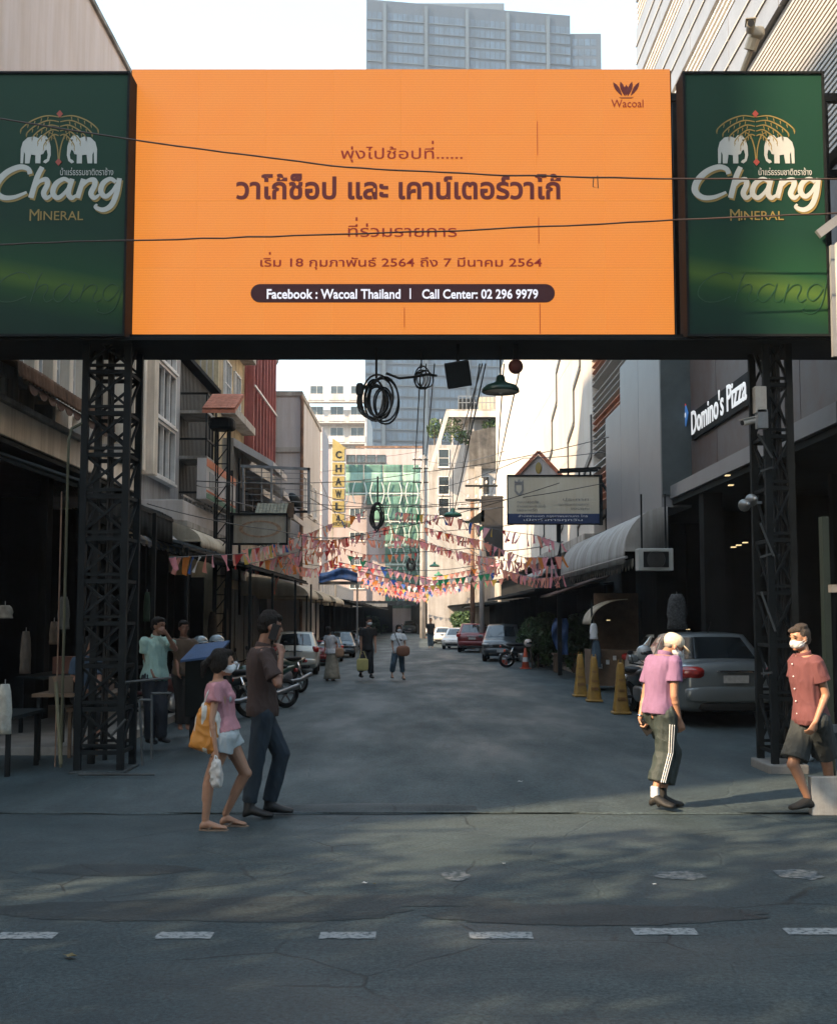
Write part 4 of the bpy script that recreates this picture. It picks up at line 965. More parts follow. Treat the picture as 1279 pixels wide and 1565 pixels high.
# ---- end of the lane
t = thing('end_building', 'low concrete building closing the far end of the lane', 'building', (3, 150, 0))
blk(t, 'wall', M['grey'], -8, 14, 150, 158, 0, 7.5); blk(t, 'canopy', M['cream'], xat(524, 940, 148), xat(592, 940, 148), 147, 149.98, zat(934, 148), zat(924, 148) + .3)
blk(t, 'gate_wall', M['clad'], xat(590, 950, 146), xat(626, 950, 146), 146, 146.4, 0, zat(938, 146)); blk(t, 'dark_opening', M['darkwall'], xat(534, 940, 149), xat(590, 940, 149), 149.7, 149.98, 0, zat(935, 148))  # dark slab under the canopy is put in for its shade
for x in (-2, 3, 8): window(t, (x, 149.98, 5.4), 2.0, 1.4, '-y', M['frame'], M['glass'], 3, 1)
# closing rows so that no side street shows
for (x0, x1, y0, y1, h, lab, m_) in ((1.4, 9, 112, 146, 13.5, 'grey block behind the roof garden building', 'grey'), (XR + .2, 16, 86.5, 111, 9, 'dim shophouse past the white clad building', 'conc')):
    t = thing('far_shophouse', lab, 'building', ((x0 + x1) / 2, y0, 0)); blk(t, 'wall', M[m_], x0, x1, y0, y1, 0, h); yface(t, x0, x1, y0, 3, h - .5, 3, 3, 1.1, 1.2, M['frame'], M['glass'])
# ---- unseen block added left of the viewer to throw the lane into shade
t = thing('office_block', 'tall office block on the far side of the cross road', 'building', (-44, 2, 0))
blk(t, 'wall', M['grey'], -60, -30, -8.9, 16.5, 0, 37.0)
for f in range(11):
    for i in range(8): window(t, (-29.995, -6.4 + i * 3.0, 2.6 + f * 3.2), 1.8, 1.7, '+x', M['frame'], M['glass'], 2, 1)
t = thing('office_row', 'row of plain city blocks across the road behind the viewer', 'building', (14, -20, 0))  # row added out of view to cut the sky light
blk(t, 'wall', M['grey'], -17, 50, -30, -14, 0, 24)
for f in range(6):
    for i in range(14): window(t, (-13 + i * 4.4, -13.99, 3 + f * 3.4), 2.4, 1.8, '-y', M['frame'], M['glass'], 2, 1)
# ---- street trees over the viewer's side of the cross road
def street_tree(x, y, h, rad, lab, nleaf, sd):
    rnd = random.Random(sd); t = thing('rain_tree', lab, 'tree', (x, y, 0), 'street trees along the cross road')
    b = MB(); b.tube([(x, y, 0), (x + .15, y + .1, h * .3), (x - .1, y + .2, h * .55), (x, y, h * .8)], [.32, .26, .2, .1], 10)
    tips = []
    for k in range(11):
        a = rnd.uniform(0, 6.28); r_ = rad * rnd.uniform(.45, .95); p0 = Vector((x, y, h * rnd.uniform(.35, .65))); p2 = Vector((x + r_ * math.cos(a), y + r_ * math.sin(a), h * rnd.uniform(.72, 1.0)))
        b.tube([p0, p0.lerp(p2, .5) + Vector((0, 0, .5)), p2], [.14, .09, .03], 6); tips.append(p2)
    b.build('trunk', M['bark'], t, smooth=True); B = MB()
    for k in range(int(rad * 2.4)):
        p = rnd.choice(tips); a = rnd.uniform(0, 6.28); r_ = rad * math.sqrt(rnd.random()); q = Vector((x + r_ * math.cos(a), y + r_ * math.sin(a), h * rnd.uniform(.74, 1.0) - .05 * r_))
        leafcloud(B, q.lerp(p, .15), (rnd.uniform(.9, 1.5), rnd.uniform(.9, 1.5), .45), 360, .12, rnd)
    B.build('crown', M['leaf'], t)
street_tree(-9.5, -2.8, 9.5, 4.6, 'spreading street tree nearest the viewer on the left', 3000, 1)
street_tree(-16.0, -3.5, 10.5, 5.2, 'broad street tree further left along the cross road', 3000, 2)
street_tree(-2.5, -5.0, 11.0, 5.5, 'broad street tree straight behind the viewer', 3000, 3)
street_tree(-16.0, 3.4, 11.0, 4.6, 'street tree on the left kerb of the cross road', 3000, 4)
street_tree(-11.2, 0.6, 10.0, 2.9, 'slender street tree nearest the left kerb', 2600, 6)
street_tree(-7.6, 1.2, 10.4, 2.7, 'slender street tree leaning over the left side of the road', 2600, 7)
street_tree(4.5, -6.0, 11.0, 5.0, 'street tree behind the viewer on the right', 2600, 5)
# ------------------------------------------------------------------ awnings over the pavements
def canopy(name, label, xw, xo, y0, y1, zw, zo, m, n=10, posts=True, amp=.03, group=None, skirt=.0):
    t = thing(name, label, 'awning', (xo, (y0 + y1) / 2, 0), group)
    corrug(t, 'roof_sheet', m, (xw, y0, zw), (xw, y1, zw), (xo, y0, zo), (xo, y1, zo), int((y1 - y0) * 4) if n is None else n, amp, sub=8)
    b = MB(); b.bar((xo, y0, zo - .04), (xo, y1, zo - .04), .05); b.build('edge_bar', M['dark'], t)
    k = 0
    while y0 + k * 2.4 <= y1:
        y = y0 + k * 2.4 + (.7 * math.sin(k * 2.3) if 0 < k else 0); b = MB(); b.bar((xw, y, zw - .06), (xo, y, zo - .05), .04); b.build('rafter', M['dark'], t)
        if posts and k % (2 if y0 < 40 else 5) == 0:
            b = MB(); b.bar((xo - (.1 if xo > 0 else -.1), y, .13), (xo - (.1 if xo > 0 else -.1), y, zo - .06), .06); b.build('post', M['dark'], t)
        k += 1
    if skirt:
        corrug(t, 'skirt', m, (xo, y0, zo), (xo, y1, zo), (xo, y0, zo - skirt), (xo, y1, zo - skirt), int((y1 - y0) * 3), .015, sub=2)
    return t
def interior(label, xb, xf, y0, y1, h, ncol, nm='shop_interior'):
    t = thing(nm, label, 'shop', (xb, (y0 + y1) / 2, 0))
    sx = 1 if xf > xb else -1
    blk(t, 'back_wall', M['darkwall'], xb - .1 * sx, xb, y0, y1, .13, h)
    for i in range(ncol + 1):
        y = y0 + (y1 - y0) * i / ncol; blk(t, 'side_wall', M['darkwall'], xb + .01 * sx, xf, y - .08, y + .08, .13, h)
    for i in range(ncol):
        ya_ = y0 + (y1 - y0) * i / ncol + .3; yb_ = y0 + (y1 - y0) * (i + 1) / ncol - .3
        for z in (.5, 1.0, 1.5, 2.0): blk(t, 'shelf', M['wood'], xb + .02 * sx, xb + .5 * sx, ya_, yb_, z, z + .03)
        y = ya_ + .1
        while y < yb_ - .3:
            z = random.choice((.53, 1.03, 1.53)); w_ = random.uniform(.15, .35); hh = random.uniform(.12, .38)
            o = blk(t, 'carton', mat('carton_%d' % random.randrange(5), [(.24, .14, .08, 1), (.12, .15, .18, 1), (.32, .30, .27, 1), (.20, .05, .04, 1), (.07, .16, .13, 1)][random.randrange(5)], .8), xb + .05 * sx, xb + .42 * sx, y, y + w_, z, z + hh); y += w_ + .07
    return t
canopy('tarpaulin_awning', 'dark tarpaulin awning sagging under the cream ledge, nearest on the left', -6.15, -4.35, 15.5, 21.5, 4.20, 3.55, M['darktarp'], None, skirt=.45)
canopy('tarpaulin_awning', 'dark awning below the white balcony on the left', -6.15, -4.2, 21.6, 26.4, 3.75, 3.1, M['darktarp'], None, skirt=.2)
t = thing('striped_awning', 'beige and grey striped valance hanging below the left balcony', 'awning', (-4.6, 22, 0))
ms1 = mat('beige_stripe', (.42, .33, .22, 1), .8, var=.15); ms2 = mat('grey_stripe', (.22, .21, .22, 1), .8, var=.15)
for i in range(24):
    y = 20.4 + i * .2; b = MB(); b.prism([(0, .0), (.45, -.42), (.45, -.52 + .04 * (i % 2)), (0, -.02)], (-5.15, y, 3.55 - .0 * i), UX, UZ, (0, .196, 0)); b.build('stripe', ms1 if i % 3 == 0 else ms2, t)
t = thing('rounded_awning', 'pale grime-stained rounded awning under the striped signboard', 'awning', (-4.7, 28.5, 0))
barrel(t, 'canvas', M['cawn'], -6.1, -4.75, 26.6, 30.6, 3.95, 3.45, 6, .10)
canopy('tin_awning', 'long dark tin awning on posts behind the motorcycles', -6.2, -3.75, 26.5, 41.0, 3.45, 2.95, M['darktarp'], None, group='dark tin awnings on the left side')
for i, (y0, y1, lab) in enumerate(((41.2, 45.2, 'nearer of two small cream rounded awnings on the left'), (45.6, 50.0, 'farther small cream rounded awning, next to the pale end wall'), (50.4, 56, 'cream rounded awning in front of the pale end wall'))):
    t = thing('rounded_awning', lab, 'awning', (-3.9, y0, 0)); barrel(t, 'canvas', M['cawn'], -6.0, -3.7 + i * .15, y0, y1, 3.15 - i * .1, 2.5 - i * .05, 5, .08)
    for y in (y0 + .1, y1 - .1): blk(t, 'post', M['dark'], -3.8 + i * .15, -3.75 + i * .15, y, y + .05, .13, 2.5)
canopy('tin_awning', 'dark tin awning past the cream rounded ones', -6.2, -3.2, 56.5, 84, 2.9, 2.5, M['darktarp'], None, group='dark tin awnings on the left side')
t = thing('blue_sheet', 'bright blue sheet draped over a rail above the far left awnings', 'tarpaulin', (-3, 62, 0))
b = MB(); N = 40; ax = at(465, 890, 60); bx_ = at(546, 890, 60)
for j in range(9):
    for i in range(N + 1):
        u = i / N; x = ax.x + (bx_.x - ax.x) * u; top = zat(872 - 4 * math.cos(u * 9) - (3 if u < .2 else 0), 60); bot = zat(889 + 3 * math.sin(u * 7), 60)
        b.v.append(Vector((x, 60 + .25 * math.sin(u * 14) + .12 * math.sin(j + u * 5) - j * .03, top + (bot - top) * j / 8)))
for j in range(8):
    for i in range(N): k = j * (N + 1) + i; b.f.append((k, k + 1, k + N + 2, k + N + 1))
o = b.build('cloth', M['blue'], t, smooth=True); s_ = o.modifiers.new('s', 'SOLIDIFY'); s_.thickness = .02
b = MB(); b.bar((ax.x - .2, 60.1, zat(891, 60)), (bx_.x + .3, 60.1, zat(891, 60)), .12, .16); b.build('beam', M['conc'], t)
for x in (ax.x, bx_.x): blk(t, 'post', M['steel'], x - .04, x + .04, 60.06, 60.14, 0, zat(892, 60))
# right side
t = thing('long_grey_awning', 'long grey rounded canvas awning beside the pizza shop', 'awning', (4.3, 29, 0))
barrel(t, 'canvas', M['awn'], 5.0, 4.12, 24.4, 35.4, 4.02, 3.12, 12, .22)
b = MB(); b.tube([(4.14, 24.3, 3.0), (4.14, 35.4, 3.0)], .03); b.build('edge_tube', M['steel'], t)
b = MB()
for i in range(28):
    y = 24.8 + i * .37; b.prism([(0, 0), (.33, 0), (.30, -.12 - .05 * random.random()), (.17, -.2 - .06 * random.random()), (.03, -.12)], (4.3, y, 2.98), UY, UZ, (.01, 0, 0))
o = b.build('ragged_valance', M['conc'], t, kind='stuff')
canopy('black_roof', 'low black flat roof of the stalls behind the dark sport utility car', 7.0, 3.5, 36.6, 62, 2.95, 2.62, M['darktarp'], None, group=None, posts=False)
t = thing('short_grey_awning', 'short grey rounded awning end below the white signboard', 'awning', (4, 40, 0))
barrel(t, 'canvas', M['awn'], 5.4, 3.9, 38.2, 46.5, 3.55, 3.15, 7, .06)
canopy('black_roof', 'far low black roof on the right with a pale edge', 7.0, 3.3, 62.5, 100, 2.7, 2.4, M['darktarp'], None)
t = thing('market_canopy', 'wide dark market canopy closing off the far end of the lane', 'canopy', (0, 120, 0))
xa, xb = xat(470, 930, 118), xat(752, 930, 118)
corrug(t, 'roof_sheet', M['darktarp'], (xa, 118, 2.75), (xb, 118, 2.75), (xa, 127, 3.3), (xb, 127, 3.3), 30, .04, sub=2)
blk(t, 'back_cloth', M['darkwall'], xa, xat(600, 940, 127), 127.0, 127.1, 0, 3.3); blk(t, 'back_cloth', M['darkwall'], xat(628, 940, 127), xb, 127.0, 127.1, 0, 3.3)  # near-black sheets put in to darken the space under the roof
for k in range(6): x = xa + (xb - xa) * k / 5; blk(t, 'post', M['dark'], x - .06, x + .06, 118.1, 118.22, 0, 2.7)
blk(t, 'fascia', M['cream'], xat(526, 930, 117.9), xat(592, 930, 117.9), 117.8, 117.9, 2.62, 2.95)
canopy('black_roof', 'low black roof of the far left stalls beside the market canopy', -6.2, -2.9, 84.5, 117, 2.8, 2.4, M['darktarp'], None, posts=False)
canopy('black_roof', 'low black roof of the far right stalls beside the market canopy', 6.8, 2.2, 88, 117, 3.0, 2.5, M['darktarp'], None, posts=False)
interior('dark stall backs beneath the far right black roofs', 6.9, 5.2, 62.5, 117, 2.6, 8, 'stall_interior')
interior('dark stall backs beneath the far left black roofs', -6.15, -5.0, 57, 117, 2.4, 8, 'stall_interior')
t = thing('rust_red_awning', 'small dusty red-brown awning sloping over the hedge', 'awning', (4.2, 36, 0))
corrug(t, 'cloth', M['brown'], (5.4, 34.6, 2.95), (5.4, 38.0, 2.95), (3.8, 34.9, 2.42), (3.8, 38.0, 2.42), 10, .03, sub=6)
b = MB(); b.bar((3.8, 34.9, 2.4), (3.8, 38, 2.4), .04); b.build('edge_bar', M['wood'], t)
# dark shop interiors, both sides: back walls, side walls, shelving
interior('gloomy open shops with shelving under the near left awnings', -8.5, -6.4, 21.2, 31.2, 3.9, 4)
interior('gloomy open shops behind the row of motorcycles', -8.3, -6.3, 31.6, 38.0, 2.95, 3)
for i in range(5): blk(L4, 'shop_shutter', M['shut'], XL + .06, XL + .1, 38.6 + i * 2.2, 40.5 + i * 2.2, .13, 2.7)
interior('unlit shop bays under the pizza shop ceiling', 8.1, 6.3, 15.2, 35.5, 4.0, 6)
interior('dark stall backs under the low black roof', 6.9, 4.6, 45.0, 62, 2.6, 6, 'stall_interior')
# ------------------------------------------------------------------ hedge and plants on the right
for (px, py, Y, rx, ry, rz, lab) in ((822, 958, 42.5, .55, 1.7, 1.05, 'tall dark green hedge under the low black roof'), (886, 965, 37.5, .42, .8, .95, 'leafy green climber between the blue cloth and the stall'), (706, 950, 78, .6, 1.5, 1.0, 'distant yellow-green bush beyond the maroon car'), (560, 952, 128, 2.0, 1.5, 1.2, 'dark green trees clustered at the far end of the lane')):
    p = at(px, py, Y); t = thing('hedge', lab, 'hedge', (p.x, Y, 0)); B = MB(); [leafcloud(B, (p.x + random.uniform(-.75, .75) * rx, Y + random.uniform(-.7, .7) * ry, rz * random.uniform(.25, 1.55) + .1), (rx * .6, ry * .45, rz * random.uniform(.25, .5)), 560, .075 if Y < 60 else .15) for _ in range(18)]; B.build('foliage', M['hedge'], t)
    b = MB(); [b.tube([(p.x + q * rx * .4, Y + q * .3, 0), (p.x + q * rx * .7, Y + q * .5, rz * 1.5)], .03) for q in (-1, 0, 1)]; b.build('stem', M['bark'], t)
t = thing('hanging_blue_cloth', 'wrinkled blue plastic cloth hanging from the red-brown awning', 'tarpaulin', (4.3, 37, 0))
B = MB(); Yc = 36.6; N = 14; prof = [(848, 866), (845, 868), (842, 868), (843, 868), (846, 867), (850, 867), (858, 868)]
for j, (l, r_) in enumerate(prof):
    for i in range(N + 1):
        u = i / N; p = at(l + (r_ - l) * u, 945 + 9.3 * j, Yc); B.v.append(p + Vector((0, .10 * math.sin(u * 9 + j * 1.7) + .05 * math.sin(j * 2.4 + u * 4), 0)))
for j in range(len(prof) - 1):
    for i in range(N): k = j * (N + 1) + i; B.f.append((k, k + 1, k + N + 2, k + N + 1))
o = B.build('cloth', M['blue'], t, smooth=True); s_ = o.modifiers.new('s', 'SOLIDIFY'); s_.thickness = .012
t = thing('wooden_crate_stand', 'low wooden stand at the foot of the blue cloth', 'stand', (gnd(858, 1020).x, 38, .13))
p = at(848, 1014, 36.9)
for dx in (0, .55): blk(t, 'leg', M['wood'], p.x + dx, p.x + dx + .07, 36.8, 36.88, .13, .65); blk(t, 'leg', M['wood'], p.x + dx, p.x + dx + .07, 37.3, 37.38, .13, .65)
blk(t, 'board', M['wood'], p.x - .05, p.x + .7, 36.75, 37.45, .65, .70)
# cream hooded stall
t = thing('hooded_stall', 'market stall with small cream canvas hood catching the sun, right side', 'stall', (4.6, 30.5, 0))
pa = at(898, 957, 30); pb_ = at(955, 918, 30)
B = MB(); n = 10; x0, x1 = pa.x, pb_.x
for j in range(5):
    y = 29.6 + j * .35
    for i in range(n + 1):
        a = math.pi * .5 * i / n; B.v.append(Vector((x0 + (x1 - x0) * (1 - math.cos(a)) * 1.0, y, 1.62 + .62 * math.sin(a) - .02 * math.sin(j * 3.1))))
for j in range(4):
    for i in range(n): k = j * (n + 1) + i; B.f.append((k, k + 1, k + n + 2, k + n + 1))
o = B.build('hood', M['cawn'], t, smooth=True); s_ = o.modifiers.new('s', 'SOLIDIFY'); s_.thickness = .02
blk(t, 'counter', M['wood'], x0 + .05, x1 + .35, 29.9, 31.0, .13, 1.0); blk(t, 'back_panel', M['wood'], x0 + .3, x1 + .5, 31.0, 31.05, .13, 2.4)
for x in (x0 + .03, x1 + .3): blk(t, 'post', M['dark'], x, x + .04, 29.62, 29.66, .13, 2.2)
for i in range(5): blk(t, 'price_card', M['paper'], x0 + .25 + i * .17, x0 + .33 + i * .17, 29.885, 29.895, .55 + .1 * (i % 3), .66 + .1 * (i % 3))
jean = mat('denim_blue', (.05, .085, .12, 1), .85, var=.3, scale=6)
def garment(label, px, y0, y1, w_, Y, m, nm='hanging_clothes'):
    a = at(px, y0, Y); d = at(px, y1, Y); t = thing(nm, label, 'clothes', (a.x, Y, d.z)); B = MB(); ww = w_ / FPX * Y / 2
    R_ = []
    for j in range(8):
        z = a.z + (d.z - a.z) * j / 7; k = ww * (.55 + .45 * min(1, j / 2.0)) * (1 + .08 * math.sin(j * 2.1)); R_.append([(a.x + k * math.cos(q * .5236), Y + .06 * math.sin(q * .5236) * (1 + .4 * math.sin(q * 3 + j)), z) for q in range(12)])
    B.ring_loft(R_); B.build('cloth', m, t, smooth=True); b = MB(); b.tube([(a.x, Y, a.z - .02), (a.x, Y, a.z + .05)], .005); b.build('hanger_hook', M['steel'], t)
garment('white shirt hung at the corner of the hooded stall', 907, 953, 977, 12, 29.5, M['mask']); garment('pale blue jeans hung beneath the white shirt', 911, 979, 1020, 14, 29.55, jean)
plaid = mat('dark_patterned_cloth', (.05, .055, .06, 1), .8, var=.8, scale=26)
garment('dark patterned shirt hanging in the gloom behind the capped man', 1034, 908, 962, 30, 24.0, plaid)
for i, (px, y0, y1, w_, Y, col, lab) in enumerate(((98, 912, 962, 18, 16.6, (.10, .10, .09, 1), 'grey towel hung high in the near left shop'), (83, 950, 985, 14, 16.0, (.12, .08, .05, 1), 'small brown bag hung in the near left shop'), (40, 965, 1030, 16, 15.8, (.13, .10, .075, 1), 'long beige scarf hanging at the far left edge'), (225, 905, 950, 10, 20.5, (.04, .09, .055, 1), 'dark green cloth above the man in the mint shirt'), (8, 1046, 1122, 22, 12.8, (.46, .44, .38, 1), 'cream cloth bag cut off by the left picture edge'), (8, 925, 945, 24, 15.0, (.22, .19, .15, 1), 'pale round paper lantern at the left picture edge'), (325, 935, 985, 14, 29, (.13, .10, .07, 1), 'brown curtain hanging behind the parked helmets'), (345, 930, 990, 10, 30, (.14, .11, .08, 1), 'narrow tan curtain strip behind the parked helmets'))):
    garment(lab, px, y0, y1, w_, Y, mat('cloth_%d' % i, tuple(q * (.55 if px != 8 else .8) for q in col), .85, var=.3, scale=8))
# ------------------------------------------------------------------ signboards
t = thing('municipal_signboard', 'cream signboard with a crest and blue footer on a steel frame, right side', 'sign', (xat(846, 800, 35.5), 35.5, 0))
a = at(777, 800, 35.5); d = at(915, 728, 35.5)
mcr = mat('cream_board', (.50, .47, .38, 1), .6, var=.06, scale=1.5, streak=.1); mnv = mat('navy_board', (.018, .035, .10, 1), .5, var=.1); mnp = mat('grey_print', (.20, .20, .20, 1), .6)
zf = zat(785, 35.5)
blk(t, 'board', mcr, a.x, d.x, 35.5, 35.56, zf, d.z); blk(t, 'footer_band', mnv, a.x, d.x, 35.49, 35.56, a.z, zf - .003); blk(t, 'frame_edge', M['dark'], a.x - .03, d.x + .05, 35.57, 35.65, a.z - .03, d.z + .04)
blk(t, 'frame_side', M['dark'], d.x + .002, d.x + .10, 35.47, 35.57, a.z - .05, d.z + .05); blk(t, 'frame_top', M['dark'], a.x - .03, d.x, 35.47, 35.57, d.z + .002, d.z + .045)
b = MB(); p = at(853, 800, 35.8); b.box(p.x - .06, p.x + .06, 35.66, 35.78, .1, a.z); b.build('post', M['dark'], t)
q = at(793, 748, 35.49); b = MB(); b.prism([(-.13, .17), (.13, .17), (.13, -.05), (.07, -.15), (0, -.19), (-.07, -.15), (-.13, -.05)], q, UX, UZ, (0, -.01, 0)); b.build('crest', mnp, t)
b = MB(); b.prism([(-.08, .12), (.08, .12), (.08, -.03), (0, -.12), (-.08, -.03)], q + Vector((0, -.011, 0)), UX, UZ, (0, -.005, 0)); b.build('crest_shield', mcr, t)
b = MB(); b.prism([(-.13, .0), (-.13, .10), (-.06, .04), (0, .12), (.06, .04), (.13, .10), (.13, 0)], q + Vector((0, 0, .18)), UX, UZ, (0, -.012, 0)); b.build('crest_crown', mnp, t)
for (x0, x1, y, s_) in ((790, 823, 767, 'ถนนปลอดภัย'), (790, 833, 773, 'ห้ามจอดรถบริเวณนี้'), (790, 821, 779, 'เขตบางรัก'), (860, 900, 763, 'ประกาศ'), (852, 900, 771, 'กรุณารักษาความสะอาด'), (872, 900, 778, 'ขอบคุณ')):
    lettering(s_, at((x0 + x1) / 2, y, 35.49), (x1 - x0) / FPX * 35.5, .085, UX, UZ, NY, mnp, t, thick=.004)
for (x0, x1, y, s_) in ((792, 898, 789, 'สำนักงานเขต กรุงเทพมหานคร โทร'), (800, 890, 795, 'เปิดทำการทุกวัน')):
    lettering(s_, at((x0 + x1) / 2, y, 35.48), (x1 - x0) / FPX * 35.5, .09, UX, UZ, NY, M['mask'], t, thick=.004)
t = thing('gabled_emblem_sign', 'small white gable with brown trim and gold emblem behind the signboard', 'sign', (xat(823, 720, 39), 39, 4.4))
s_ = 39 / FPX; o_ = at(823, 732, 39)
b = MB(); b.prism([(-37 * s_, 0), (0, 38 * s_), (37 * s_, 0)], o_, UX, UZ, (0, .25, 0)); b.build('gable', M['white'], t)
for sg in (-1, 1):
    b = MB(); b.bar(o_ + Vector((sg * -40 * s_, -.06, -.02)), o_ + Vector((0, -.06, 42 * s_)), .09, .10); b.build('barge_board', M['tile'], t)
b = MB(); b.sell(o_ + Vector((0, -.02, 17 * s_)), (5 * s_, .03, 9 * s_), 2); b.build('gold_emblem', mys, t)
for sg in range(8): b = MB(); k = (sg - 3.5) * 9 * s_; b.sell(o_ + Vector((k, -.05, .02)), (.05, .04, .06), 2, n=8, m=5); b.build('finial', M['tile'], t)
b = MB(); b.box(o_.x - .1, 5.6, 39.26, 39.4, o_.z - .1, o_.z - .0); b.build('bracket_beam', M['grey'], t)
t = thing('platform_rail', 'dark steel pipe platform over the white signboard', 'railing', (5.2, 36.5, 0))
a = at(855, 718, 36.5); d = at(922, 715, 36.5)
b = MB(); b.bar(a, d, .07); b.bar(a + Vector((0, .6, 0)), d + Vector((0, .6, 0)), .07); b.build('pipe', M['dark'], t)
for px in (868, 885, 902): q = at(px, 718, 36.6); b = MB(); b.bar(q, q + Vector((0, 0, -.9)), .05); b.build('strut', M['dark'], t)
b = MB(); b.bar(at(912, 728, 36), at(935, 760, 35), .06); b.bar(at(915, 800, 36), at(940, 770, 35), .05); b.build('bracket', M['dark'], t)
# left sign, rack
t = thing('rusty_oval_signboard', 'weathered cream signboard with a faint rusty oval, left side', 'sign', (xat(397, 810, 32.5), 32.5, 0))
a = at(357, 830, 32.5); d = at(438, 787, 32.5)
blk(t, 'board', mat('weathered_cream_board', (.36, .33, .27, 1), .7, var=.15, scale=3, streak=.3), a.x, d.x, 32.5, 32.56, a.z, d.z)
for (u0, u1, v0, v1) in ((a.x - .04, d.x + .04, d.z, d.z + .05), (a.x - .04, d.x + .04, a.z - .05, a.z), (a.x - .04, a.x, a.z, d.z), (d.x, d.x + .04, a.z, d.z)): blk(t, 'frame_bar', M['dark'], u0, u1, 32.45, 32.58, v0, v1)
mov = mat('faded_rust_print', (.30, .19, .12, 1), .8, var=.4, scale=9); b = MB(); q = (a + d) / 2; R_ = []
for k in range(33): an = k * math.pi / 16; R_.append([Vector((q.x + f * math.cos(an) * 1.05, 32.5 - e, q.z + f * .42 * math.sin(an))) for f, e in ((.44, .003), (.54, .003), (.54, .007), (.44, .007))])
b.ring_loft(R_, False); b.build('oval_print', mov, t)
blk(t, 'hanger', M['dark'], a.x + .1, a.x + .15, 32.5, 32.55, d.z + .05, d.z + 1.5); blk(t, 'post', M['dark'], a.x - .12, a.x - .04, 32.5, 32.58, .13, d.z + 1.2)
t = thing('sign_rack', 'empty steel pipe rack standing out from the left facades above the signboard', 'frame', (xat(472, 750, 36), 36, 0))
P = lambda px, py: at(px, py, 36)
for (p, q, w_) in (((366, 712), (474, 717), .08), ((472, 715), (472, 785), .08), ((372, 712), (372, 786), .06), ((415, 714), (415, 785), .06), ((366, 783), (474, 782), .07), ((400, 714), (400, 785), .03), ((430, 716), (430, 785), .03)): b = MB(); b.bar(P(*p), P(*q), w_); b.build('rack_pipe', M['steel'] if w_ != .07 else M['dark'], t)
for y in (723, 731, 740, 748, 757, 766, 775): b = MB(); b.bar(P(372, y - 2), P(472, y + 1), .018); b.build('rack_wire', M['steel'], t)
b = MB(); b.bar(P(366, 700) + Vector((0, 0, 0)), P(366, 940), .07); b.build('rack_post', M['dark'], t)
t = thing('satellite_dish', 'dark tilted dish fixed beside the pipe rack', 'dish', (xat(452, 765, 37), 37, zat(785, 37)))
b = MB(); b.lathe(at(452, 765, 37), [(.02, .12), (.14, .09), (.26, .02), (.30, -.04), (.24, .0), (.1, .06), (.01, .09)], 18, Matrix.Rotation(R(60), 3, 'Y') @ Matrix.Rotation(R(20), 3, 'X')); b.build('dish', M['dark'], t, smooth=True); b = MB(); b.bar(at(448, 770, 37), at(450, 786, 37), .05); b.build('arm', M['dark'], t)
t = thing('lattice_mast', 'thin lattice mast with crossed bracing in front of the pink block', 'mast', (xat(477, 800, 70), 70, 0))
xa, xb = xat(472.5, 700, 70), xat(482.5, 700, 70); zt = zat(675, 70)
for x in (xa, xb): blk(t, 'mast_leg', M['steel'], x - .03, x + .03, 70, 70.06, 0, zt)
z = 2.0; k = 0
while z < zt - .4:
    b = MB(); b.bar((xa, 70.03, z), (xb, 70.03, z), .03); b.build('mast_rung', M['steel'], t)
    b = MB(); b.bar((xa if k % 2 else xb, 70.0, z), (xb if k % 2 else xa, 70.0, z + .45), .03); b.build('mast_brace', M['steel'], t); z += .45; k += 1
t = thing('tiled_lean_to', 'small mossy tiled lean-to roof above the rusty signboard', 'roof', (xat(415, 780, 34), 34, zat(787, 34)))
a = at(392, 786, 34); d = at(440, 768, 34); mt_ = mat('mossy_tile', (.20, .19, .14, 1), .9, var=.4, scale=8)
for r_ in range(4):
    for k in range(9):
        b = MB(); x = a.x + (d.x - a.x) * (k + .1) / 9; z = a.z + (d.z - a.z) * r_ / 4; b.cbox((x, 34 + r_ * .14, z + .05), (.085, .18, .03), Matrix.Rotation(R(30), 3, 'X')); b.build('roof_tile', mt_, t)
blk(t, 'wall_plate', M['wood'], a.x - .1, d.x + .1, 34.6, 34.66, a.z - .05, d.z + .05)
blk(t, 'back_wall', M['conc'], -6.1, d.x, 34.67, 34.9, a.z - .6, a.z + .1)
# utility poles
def pole(px, Y, w_, top, lab, m='conc', y0=None):
    x = xat(px, 900, Y); t = thing('utility_pole', lab, 'pole', (x, Y, 0)); b = MB(); b.tube([(x, Y, -.05), (x, Y, top)], [w_, w_ * .75], 12); b.build('shaft', M[m], t, smooth=True)
    for z in (top - .4, top - 1.1, top - 2.2): b = MB(); b.bar((x - .8, Y - .12, z), (x + .8, Y - .12, z), .09); b.build('cross_arm', M['dark'], t)
    for z in (top - .3, top - 1.0):
        for dx in (-.65, -.25, .25, .65): b = MB(); b.lathe((x + dx, Y - .12, z), [(.03, 0), (.06, .04), (.04, .08), (.06, .12), (.02, .16)], 8); b.build('insulator', M['frame'], t)
    return t
pole(646, 96, .24, 14.5, 'tall grey utility pole in front of the green netting', 'grey'); pole(736, 60, .13, 8.6, 'pale slim concrete pole rising among the stalls on the right', 'white'); pole(722, 66, .14, 8.0, 'brown rusted pole next to the pale slim one', 'rust')
t = thing('dark_banner', 'dark torn banner hung across the poles on the right', 'banner', (xat(750, 800, 58), 58, 3))  # flat slab standing in for a dark building shape
b = MB(); b.prism([(0, 0), (1.05, 0), (1.05, -2.9), (.25, -2.9), (0, -1.2)], at(735, 758, 58), UX, UZ, (0, .06, 0)); b.build('cloth', mat('sooty_banner', (.03, .03, .032, 1), .9), t)
b = MB(); b.prism([(0, 0), (.75, .55), (.75, -.05)], at(716, 796, 58), UX, UZ, (0, .05, 0)); b.build('cloth_corner', M['darktarp'], t)
